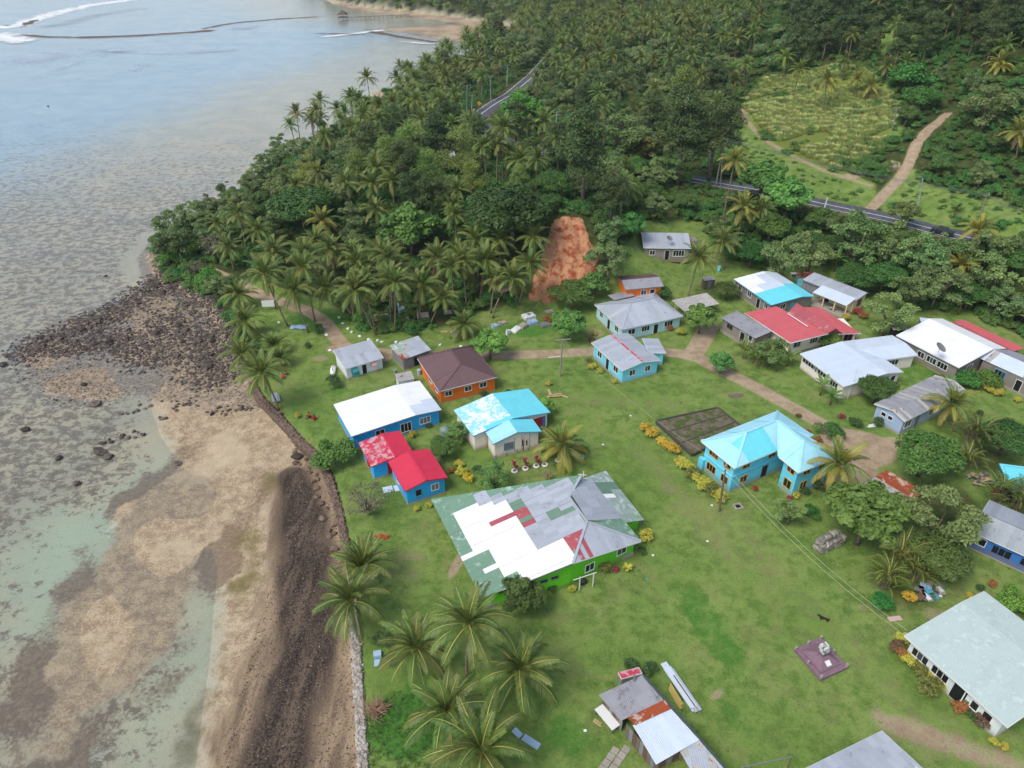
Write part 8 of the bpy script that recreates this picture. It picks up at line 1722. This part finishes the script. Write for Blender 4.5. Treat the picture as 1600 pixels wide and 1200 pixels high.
for x in (-1.2, 1.2): MB().bar((x, 0, -.2), (x, 0, 2.2), .06).build('post', W_WOOD, t)
MB().box((0, -.06, 1.5), (2.3, .05, 1.3)).build('board', P_WHITE, t)
p = gnd(467, 512); t = thing('tarpaulin', 'crumpled pale blue tarpaulin on the grass between palms', 'tarpaulin', tuple(p)); r_ = np.random.default_rng(3); vs = [(-1.5 + i * .5, -.7 + j * .45, .05 + .28 * r_.random()) for j in range(4) for i in range(7)]; MB().add(vs, [(j * 7 + i, j * 7 + i + 1, j * 7 + i + 8, j * 7 + i + 7) for j in range(3) for i in range(6)]).build('sheet', paint('blue_tarp', srgb(150, 172, 206), .5, .4), t)
# timber poles leaning in a stack
p = gnd(775, 462); t = thing('timber_stack', 'stack of pinkish peeled timber poles behind the palms by the landslip', 'timber', tuple(p)); 
for i in range(15): MB().bar((-3.2 + .25 * (i % 4), -.8 + .28 * i, .2 + .1 * (i % 3)), (2.2 + .4 * (i % 3), .2 + .25 * i, .9 + .12 * (i % 4)), .09, 6).build('pole', paint('peeled_timber', srgb(190, 150, 126), .8, .3) if i == 0 else bpy.data.materials['peeled_timber'], t)
# water tank
p = gnd(696, 684); t = thing('water_tank', 'grey-green round water tank behind the crimson roof', 'water tank', tuple(p)); mb = MB(); k = 14; M_TANK = paint('tank_plastic', srgb(128, 150, 142), .5, .2)
mb.tube([(0, 0, -.1)] + [(0, 0, .1 + i * .12) for i in range(k)] + [(0, 0, 1.95)], [.8] + [.8 if i % 2 else .76 for i in range(k)] + [.25], 20); mb.build('tank', M_TANK, t, smooth_=True); MB().bar((0, 0, 1.9), (0, 0, 2.02), .22, 12).build('lid', M_TANK, t)
def dish(px, py, z, label, r_=.8):
    p = at(px, py, z); t = thing('satellite_dish', label, 'satellite dish', tuple(p), .4); n = 14; vs = [(0, 0, 0)]; fs = []
    for j, rr in enumerate((.4, .75, 1.0)): vs += [(r_ * rr * math.cos(a), r_ * rr * math.sin(a), .28 * rr * rr) for a in np.linspace(0, 2 * math.pi, n, False)]
    fs += [(0, 1 + i, 1 + (i + 1) % n) for i in range(n)]
    for j in range(2): fs += [(1 + j * n + i, 1 + (j + 1) * n + i, 1 + (j + 1) * n + (i + 1) % n, 1 + j * n + (i + 1) % n) for i in range(n)]
    MB().add(vs, fs).build('reflector', P_GREY, t, (0, 0, .5), (R(28), R(15), 0)); MB().bar((0, 0, -.3), (0, 0, .5), .04).build('mast', P_GREY, t); MB().bar((0, 0, .5), (-.3, -.55, 1.1), .02).build('feed_arm', P_GREY, t)
dish(1467, 548, 7.2, 'satellite dish on the huge white roof', .95); dish(1045, 377, 9.0, 'satellite dish on the unplastered block house', .7)
p = at(1331, 601, 5.0); t = thing('antenna', 'thin white television aerial standing at the pale bungalow', 'antenna', (p[0], p[1], h1(p[0], p[1]))); MB().bar((0, 0, 0), (.2, .1, 5.6), .045).build('mast', P_WHITE, t); MB().bar((-.2, 0, 5.5), (1.0, -.3, 5.3), .03).build('boom', P_WHITE, t)
# stacked roofing sheets and bamboo
a, b = at(1042, 1043, 2.15), at(1088, 1110, 2.15); d = nrm(b - a); n = np.array([-d[1], d[0], 0]); t = thing('roofing_stack', 'stack of long pale roofing sheets lying on the grass by the tin shed', 'roofing sheets', tuple((a + b) / 2)); c0 = (a + b) / 2
for k, (o1, w_, e, m_) in enumerate(((0, .45, 0, R_PALE), (.1, .4, .4, R_ZINC), (-.12, .36, -.5, R_PALE))): MB().slab([tuple(q - c0 + up * (.06 + .09 * k)) for q in (a + n * (o1 - w_) + d * e, b + n * (o1 - w_) + d * e * .5, b + n * (o1 + w_) + d * e * .5, a + n * (o1 + w_) + d * e)], .05).build('roofing_sheet', m_, t)
MB().bar(tuple(a - c0 + up * .3 + d * 1.2), tuple(b - c0 + up * .3 - d * .3), .06).build('pipe', W_RUSTW, t); MB().bar(tuple(b - c0 - d * 1.2 + up * .3), tuple(b - c0 + d * .8 + up * .2 + n * .1), .03).build('rod', P_GREY, t)
a, b = at(1050, 1076, 2.05), at(1072, 1113, 2.05); d = nrm(b - a); n = np.array([-d[1], d[0], 0]); t = thing('bamboo_poles', 'bundle of yellow bamboo poles on the grass between shed and roofing sheets', 'bamboo poles', tuple((a + b) / 2)); M_BAM = paint('dry_bamboo', srgb(204, 180, 104), .6, .2)
for k in range(8): q = (a - b) / 2 + n * (k - 3.5) * .11 - d * (k * .12); MB().bar(tuple(q + up * .05), tuple(q + d * (2.3 + .1 * (k % 3)) + up * .05), .04, 6).build('pole', M_BAM if k < 6 else M_FROND, t)
def planks(px, py, label, pieces, mat=None, name='timber_boards', cat='boards', az=0):
    p = gnd(px, py); t = thing(name, label, cat, tuple(p), az)
    for (x, y, z, l, w_, h, a) in pieces: MB().box((x, y, z), (l, w_, h), a).build('board', mat or P_PLANK, t)
planks(866, 621, 'pale wooden boards and a broken bench on the lawn above the aqua roof', [(0, 0, .25, 2.4, .3, .06, .1), (.2, .4, .3, 2.2, .25, .06, .15), (-.7, .9, .4, .4, 1.6, .06, .2), (1.4, .3, .12, .35, 1.8, .06, 1.0), (-.2, 0, .1, .1, .3, .3, 0), (.7, 0, .1, .1, .3, .3, 0)])
planks(1150, 619, 'grey flat boards lying on the grass by the track', [(0, 0, .05, 2.6, .4, .05, .05), (.1, .45, .05, 2.3, .35, .05, .1), (-.2, -.4, .05, 1.8, .3, .05, .0)], W_WOOD); planks(933, 1131, 'pair of short boards on the grass left of the tin shed', [(0, 0, .05, .9, .16, .05, -.7), (.1, .22, .05, .85, .16, .05, -.65)], P_PLANK); planks(1362, 667, 'white boards on the verge beside the lavender blue house', [(0, 0, .08, 1.4, .3, .06, .2), (.2, .4, .08, 1.2, .3, .06, .3)], P_WHITE)
planks(606, 765, 'two flat roofing offcuts on the grass beside the blue house', [(0, 0, .04, 1.3, 1.2, .04, .3), (1.3, .3, .05, 1.0, 1.2, .04, .4)], R_PALE); planks(1398, 967, 'pink-white board lying on the lawn by the hall', [(0, 0, .05, 1.5, .6, .06, .15)], P_PK); planks(700, 520, 'sawn log and plank at the edge of the grove', [(0, 0, .2, 2.6, .35, .3, .05), (1.2, .5, .5, 1.4, .8, .1, .4)]); planks(590, 1025, 'grey box and sheet behind the sea wall', [(0, 0, .25, .8, .7, .5, .2), (.1, -.9, .1, .6, .8, .08, .1)], P_BLUEG); planks(830, 1160, 'pale blue sheet half hidden by the palms at the bottom', [(0, 0, .1, 1.8, .7, .06, -.6), (-1.3, .9, .1, 1.0, .6, .06, -.8)], P_BLUEG); planks(430, 625, 'bundle of grey sheets leaning behind the curved sea wall', [(0, 0, .5, .9, 2.4, .08, .35), (.35, 0, .4, .8, 2.0, .08, .4)], R_ZINC)
# white plank table beside the shed
p = gnd(948, 1128); t = thing('workbench', 'white cluttered workbench against the side of the tin shed', 'bench', tuple(p), -.97); MB().box((0, 0, .8), (2.6, 1.0, .08)).build('top', P_WHITE, t)
for x in (-1.2, 1.2):
    for y in (-.4, .4): MB().box((x, y, .38), (.09, .09, .78)).build('leg', W_WOOD, t)
p = gnd(966, 1178); t = thing('stepping_path', 'cracked concrete paving beside the tin shed', 'paving', tuple(p), .9)
for i in range(9): MB().box((-2.2 + .75 * (i % 5), -.35 + .75 * (i // 5), .03), (.68, .66, .1), .05 * (i % 3)).build('paving_slab', P_CONC, t)
# posts with crossbar before the lime green house; tyre; frame at the bottom edge
a, b = gnd(905, 922), gnd(926, 916); t = thing('post_frame', 'white post-and-rail frame before the lime green house', 'frame', tuple(a)); v = b - a
for q in (np.zeros(3), v): MB().bar(tuple(q - up * .2), tuple(q + up * 2.2), .07).build('post', P_WHITE, t)
MB().bar(tuple(-v * .5 + up * 2.0), tuple(v * 1.2 + up * 2.2), .05).build('rail', P_WHITE, t)
p = gnd(910, 912); o_ = part('tyre', TYB, None, tuple(p + up * .45), (R(80), 0, .4), (1.1, 1.1, 1)); tag(o_, 'black tyre leaning behind the white post frame', 'tyre')
a, b = gnd(1160, 1215), gnd(1230, 1200); t = thing('goal_frame', 'grey pipe goal frame at the bottom edge of the photo', 'goal', tuple(a)); v = b - a
for q in (np.zeros(3), v): MB().bar(tuple(q - up * .2), tuple(q + up * 1.9), .06).build('post', W_WOOD, t)
MB().bar(tuple(up * 1.9 - v * .1), tuple(v + up * 1.9), .06).build('crossbar', P_GREY, t)
p = gnd(1153, 792); t = thing('manhole', 'small square concrete pit on the lawn right of the brown pole', 'manhole', tuple(p), .3)
for x, y, l, w_ in ((0, .42, 1.1, .2), (0, -.42, 1.1, .2), (.45, 0, .2, .64), (-.45, 0, .2, .64)): MB().box((x, y, .05), (l, w_, .25)).build('rim', P_CONC, t)
MB().poly((-.35, -.32, .02), (.35, -.32, .02), (.35, .32, .02), (-.35, .32, .02)).build('hole', P_DARK, t)
# heap of dry brush, scorched patch bricks
p = gnd(587, 1112); t = thing('brush_heap', 'round heap of dry cut sticks beside the pale sea wall', 'brush heap', tuple(p)); mb = MB(); r_ = np.random.default_rng(9)
for i in range(220):
    a = r_.uniform(0, 6.28); e = r_.uniform(.1, 1.2); l = r_.uniform(.6, 1.5); q = np.array([r_.normal(0, .4), r_.normal(0, .4), r_.uniform(.1, .6)]); d = np.array([math.cos(a) * math.cos(e), math.sin(a) * math.cos(e), math.sin(e) * .8]); mb.bar(tuple(q), tuple(q + d * l), .025, 4, .012)
mb.build('sticks', paint('dry_sticks', srgb(166, 134, 112), .9, .3), t)['kind'] = 'stuff'
p = gnd(594, 840); t = thing('brick_heap', 'scatter of orange-red bricks on the scorched patch', 'bricks', tuple(p)); M_BRK = paint('orange_brick', srgb(178, 84, 50), .9, .3)
for i in range(24): MB().box((r_.uniform(-1.1, 1.1), r_.uniform(-.3, .3), .07 + .1 * (i % 3)), (.3, .16, .12), r_.uniform(0, 3)).build('brick', M_BRK, t)
p = gnd(1445, 925); t = thing('rubbish_heap', 'heap of scrap sheets and rubbish between the arecas and the mint hall', 'rubbish heap', tuple(p)); CM = [P_GREY, W_TIN, P_BLUEG, W_RUSTW, P_CONC, P_WHITE, P_BLUE]
for i in range(26): MB().box((r_.uniform(-1.8, 1.8), r_.uniform(-1.3, 1.3), .1 + .12 * (i % 4)), (r_.uniform(.3, 1.1), r_.uniform(.2, .8), .06 + .12 * (i % 3)), r_.uniform(0, 3)).build('scrap', CM[i % 7], t)
p = gnd(1530, 752); t = thing('clutter_heap', 'heap of pots, drums and scrap in the dark yard', 'clutter', tuple(p))
for i in range(22): (MB().bar((r_.uniform(-1.6, 1.6), r_.uniform(-1.4, 1.4), 0), (r_.uniform(-1.6, 1.6), r_.uniform(-1.4, 1.4), .5), .14, 7) if i % 3 else MB().box((r_.uniform(-1.5, 1.5), r_.uniform(-1.2, 1.2), .25), (.5, .4, .5), i)).build('scrap', [P_CONC, W_RUSTW, P_PLANK, P_GREY][i % 4], t)
planks(1556, 775, 'red table top in the dark yard beside the blue house', [(0, 0, .75, 1.6, 1.1, .07, .4), (-.5, -.3, .35, .1, .1, .7, .4), (.5, .3, .35, .1, .1, .7, .4)], P_RR, 'table', 'table')
p = gnd(521, 582); t = thing('boat_hull', 'white upturned dinghy leaning at the end of the white shed', 'dinghy', tuple(p), 1.7); MB().tube([(-1.3, 0, .3), (-1.0, 0, .45), (0, 0, .5), (.9, 0, .45), (1.2, 0, .3)], [.05, .4, .48, .4, .2], 10).build('hull', P_WHITE, t, smooth_=True); MB().box((0, 0, .98), (1.8, .06, .06)).build('keel', P_GREY, t)
for i, (px, py, lab) in enumerate([(1010, 905, 'blue-green scrap of litter on the open lawn'), (914, 1142, 'white plastic lid on the grass left of the tin shed'), (1105, 846, 'white scrap of paper right of the patchwork roof'), (1020, 868, 'white scrap beside the yellow croton'), (942, 695, 'white scrap on the lawn right of the low palm'), (985, 650, 'white scrap on the lawn above the hedge'), (1056, 700, 'white stone beside the golden hedge'), (1112, 790, 'grey stone beside the hedge by the brown pole')]):
    p = gnd(px, py); o_ = MB().slab([(-.16, -.1, .08), (.14, -.12, .06), (.17, .1, .1), (-.1, .13, .07)], .05).build('litter', P_WHITE if i else P_TEAL, None, tuple(p)); tag(o_, lab, 'litter')
for i, (px, py, m_, lab) in enumerate([(1123, 423, W_SKY, 'sky blue plastic drum on the grass below the dark palm'), (1240, 432, P_WHITE, 'white plastic table behind the aqua-and-white roof'), (618, 585, W_TIN, 'grey tin drum by the patched shed'), (655, 585, P_BLUEG, 'pale drum between patched shed and orange house'), (1300, 486, P_CONC, 'stack of concrete slabs in front of the veranda')]):
    p = gnd(px, py); t = thing('drum' if 'drum' in lab else 'yard_table', lab, 'drum' if 'drum' in lab else 'table', tuple(p))
    if 'drum' in lab: MB().bar((0, 0, -.05), (0, 0, .9), .32, 12).build('barrel', m_, t); MB().bar((0, 0, .88), (0, 0, .93), .34, 12).build('rim', m_, t)
    else:
        MB().box((0, 0, .7), (1.4, .8, .06)).build('top', m_, t)
        for x, y in ((-.6, -.3), (.6, -.3), (-.6, .3), (.6, .3)): MB().box((x, y, .33), (.07, .07, .7)).build('leg', m_, t)
# jetty hut in the lagoon
M_THATCH = paint('thatch', srgb(96, 84, 70), .95, .5); p = at(536, 31, 0); t = thing('jetty_hut', 'thatched hut on stilts at the end of a long jetty far out in the lagoon', 'hut', tuple(p)); t.scale = (.6, .6, .62)

MB().add([(-5, -5, 5.2), (5, -5, 5.2), (5, 5, 5.2), (-5, 5, 5.2), (0, 0, 9.0)], [(0, 1, 4), (1, 2, 4), (2, 3, 4), (3, 0, 4), (3, 2, 1, 0)]).build('roof', M_THATCH, t); MB().box((0, 0, 2.4), (9, 9, .3)).build('deck', W_WOOD, t)
for x in (-4, 0, 4):
    for y in (-4, 4): MB().bar((x, y, -1), (x, y, 5.3), .22, 6).build('stilt', W_WOOD, t)
q = at(640, 26, 0) - p; n = nrm(np.array([-q[1], q[0], 0])); jt = thing('jetty', 'long thin jetty from the far beach to the thatched hut', 'jetty', tuple(p)); MB().slab([tuple(x) for x in (n * .5 + up * 1.4 + q * .05, q + n * .5 + up * 1.3, q - n * .5 + up * 1.3, q * .05 - n * .5 + up * 1.4)], .2).build('deck', W_WOOD, jt)
for i in range(14): x = q * (i + 1) / 15; MB().bar(tuple(x - up * 1), tuple(x + up * 1.3), .13, 5).build('pile', W_WOOD, jt)
h, o, g = new_house('house', 'small white-roofed house almost hidden among the bamboo on the hill', 'house', 700, 258, None); block(h, o, g, [(688, 238), (693, 250), (712, 247)], 'ABC', 3.6, 'gableBC', R_WHITE, W_WHITE, rise=1.0, frac=.5, openings=[WIN('BC', .5)])
# road signs
for i, (px, py, lab) in enumerate([(749, 173, 'upper yellow diamond road sign at the bend'), (734, 192, 'lower yellow road sign at the bend')]):
    p = gnd(px, py); t = thing('road_sign', lab, 'road sign', tuple(p)); MB().bar((0, 0, -.2), (0, 0, 2.6), .06).build('post', P_GREY, t); MB().add([(-.75, -.06, 2.4), (0, -.06, 1.65), (.75, -.06, 2.4), (0, -.06, 3.15), (-.75, 0, 2.4), (0, 0, 1.65), (.75, 0, 2.4), (0, 0, 3.15)], [(0, 1, 2, 3), (7, 6, 5, 4), (0, 4, 5, 1), (1, 5, 6, 2), (2, 6, 7, 3), (3, 7, 4, 0)]).build('sign_plate', P_YEL, t)
# car on the road
p = at(1471, 366, 10.15); dr = nrm(np.append(ASPH[2] - ASPH[1], 0)); t = thing('car', 'dark car on the asphalt road, half hidden by trees', 'car', tuple(p), math.atan2(dr[1], dr[0])); M_CAR = paint('dark_car_paint', (.03, .035, .045), .3, .1, .6)
prof = [(-2.1, .35), (-2.15, .85), (-1.9, 1.0), (-1.2, 1.05), (-.75, 1.5), (.8, 1.52), (1.4, 1.05), (2.0, .9), (2.15, .6), (2.1, .35)]; n = len(prof); vs = [(x, -.82 + (.14 if z > 1.2 else 0), z) for x, z in prof] + [(x, .82 - (.14 if z > 1.2 else 0), z) for x, z in prof]
MB().add(vs, [tuple(range(n - 1, -1, -1)), tuple(range(n, 2 * n))] + [(i, (i + 1) % n, n + (i + 1) % n, n + i) for i in range(n)]).build('body', M_CAR, t)
for pts_ in ([(-1.17, -.70, 1.1), (-1.17, .70, 1.1), (-.8, .62, 1.48), (-.8, -.62, 1.48)], [(1.36, -.70, 1.12), (1.36, .70, 1.12), (.86, .62, 1.5), (.86, -.62, 1.5)]): MB().poly(*[(x * 1.02, y, z + .02) for x, y, z in pts_]).build('windscreen', P_GLASS, t)
for s in (-1, 1): MB().poly((-1.05, s * .81, 1.1), (1.2, s * .81, 1.1), (.75, s * .71, 1.45), (-.7, s * .71, 1.45)).build('side_window', P_GLASS, t)
for x in (-1.35, 1.35):
    for s in (-1, 1): w__ = MB().bar((x, s * .68, .32), (x, s * .88, .32), .32, 14).build('wheel', bpy.data.materials['tyre_rubber'], t); MB().bar((x, s * .87, .32), (x, s * .90, .32), .18, 10).build('rim', P_GREY, w__)
# ------------------------------------------------------------------ people and a dog
def skin(name, chain, mat, parent, sub=2):
    """one continuous body: joints, edges and radii grown into a surface"""
    V_, E_, R_ = chain; me = bpy.data.meshes.new(name); me.from_pydata(V_, E_, []); o = part(name, me, parent); me.materials.append(mat) if not isinstance(mat, list) else [me.materials.append(m) for m in mat]
    md = o.modifiers.new('skin', 'SKIN'); md.use_smooth_shade = True
    for i, r_ in enumerate(R_): me.skin_vertices[0].data[i].radius = (r_, r_)
    me.skin_vertices[0].data[0].use_root = True; s = o.modifiers.new('sub', 'SUBSURF'); s.levels = 1; s.render_levels = sub; return o
M_SKIN = paint('brown_skin', srgb(112, 76, 58), .6, .1); M_HAIR = paint('black_hair', (.012, .01, .01), .7, 0)
def seated(px, py, label, shirt, lower, az, k=1.0):
    p = gnd(px, py); t = thing('person', label, 'person', tuple(p), az)
    V_ = [(0, 0, .16), (0, .02, .36), (0, .04, .54), (0, .05, .66), (0, .07, .78), (0, .08, .90), (.09, 0, .15), (.15, .34, .36), (.12, .52, .08), (.13, .64, .05), (-.09, 0, .15), (-.15, .34, .36), (-.12, .52, .08), (-.13, .64, .05), (.17, .05, .56), (.22, .14, .36), (.16, .34, .38), (-.17, .05, .56), (-.22, .14, .36), (-.16, .34, .38), (.14, .42, .37), (-.14, .42, .37)]
    E_ = [(0, 1), (1, 2), (2, 3), (3, 4), (4, 5), (0, 6), (6, 7), (7, 8), (8, 9), (0, 10), (10, 11), (11, 12), (12, 13), (2, 14), (14, 15), (15, 16), (2, 17), (17, 18), (18, 19), (16, 20), (19, 21)]
    R_ = [.14, .13, .12, .05, .085, .06, .09, .07, .05, .04, .09, .07, .05, .04, .055, .042, .032, .055, .042, .032, .03, .03]
    b_ = skin('body', ([tuple(np.array(v) * k) for v in V_], E_, [r_ * k for r_ in R_]), M_SKIN, t)
    skin('shirt', ([tuple(np.array(v) * k) for v in [(0, 0, .2), (0, .02, .36), (0, .04, .53), (.16, .05, .55), (.2, .1, .45), (-.16, .05, .55), (-.2, .1, .45)]], [(0, 1), (1, 2), (2, 3), (3, 4), (2, 5), (5, 6)], [x * k for x in (.165, .155, .145, .075, .06, .075, .06)]), shirt, t)
    skin('skirt', ([tuple(np.array(v) * k) for v in [(0, 0, .13), (.1, .02, .14), (.15, .3, .33), (-.1, .02, .14), (-.15, .3, .33)]], [(0, 1), (1, 2), (0, 3), (3, 4)], [x * k for x in (.17, .12, .095, .12, .095)]), lower, t)
    skin('hair', ([tuple(np.array(v) * k) for v in [(0, .04, .80), (0, .05, .88), (0, .07, .93)]], [(0, 1), (1, 2)], [x * k for x in (.09, .10, .065)]), M_HAIR, t)
    return t
C_ = lambda n, c: paint(n, c, .8, .1)
seated(484, 652, 'person in orange-red clothes sitting on the lawn, left of two', C_('orange_red_cloth', srgb(206, 52, 40)), C_('dark_cloth', srgb(120, 30, 30)), 2.4, 1.15); seated(492, 656, 'person in bright red clothes sitting on the lawn, right of two', C_('bright_red_cloth', srgb(214, 24, 40)), C_('red_skirt', srgb(190, 20, 36)), 1.0, 1.2)
seated(443, 590, 'person in pink sitting under the shore palm', C_('pink_cloth', srgb(232, 60, 120)), C_('pink_skirt', srgb(220, 70, 110)), 3.4, 1.15); seated(447, 585, 'person in yellow sitting behind the one in pink under the shore palm', C_('yellow_cloth', srgb(226, 190, 50)), C_('dark_skirt', srgb(60, 40, 44)), 3.9, 1.0)
p = gnd(1287, 970); t = thing('dog', 'dark brown dog standing on the lawn above the memorial', 'dog', tuple(p), 2.7); M_DOG = paint('dark_fur', srgb(46, 34, 28), .8, .2)
skin('body', ([(0, 0, .42), (.22, 0, .44), (.40, 0, .46), (.55, 0, .60), (.68, 0, .63), (.80, 0, .59), (-.22, 0, .44), (-.38, 0, .45), (-.60, 0, .55), (.34, .09, .30), (.33, .09, .14), (.36, .09, .03), (.34, -.09, .30), (.33, -.09, .14), (.36, -.09, .03), (-.33, .09, .33), (-.27, .09, .22), (-.38, .09, .12), (-.34, .09, .02), (-.33, -.09, .33), (-.27, -.09, .22), (-.38, -.09, .12), (-.34, -.09, .02), (.64, .06, .72), (.64, -.06, .72)],
    [(0, 1), (1, 2), (2, 3), (3, 4), (4, 5), (0, 6), (6, 7), (7, 8), (2, 9), (9, 10), (10, 11), (2, 12), (12, 13), (13, 14), (7, 15), (15, 16), (16, 17), (17, 18), (7, 19), (19, 20), (20, 21), (21, 22), (4, 23), (4, 24)], [.12, .14, .14, .085, .085, .045, .11, .11, .02, .055, .035, .035, .055, .035, .035, .075, .05, .03, .03, .075, .05, .03, .03, .025, .025]), M_DOG, t)
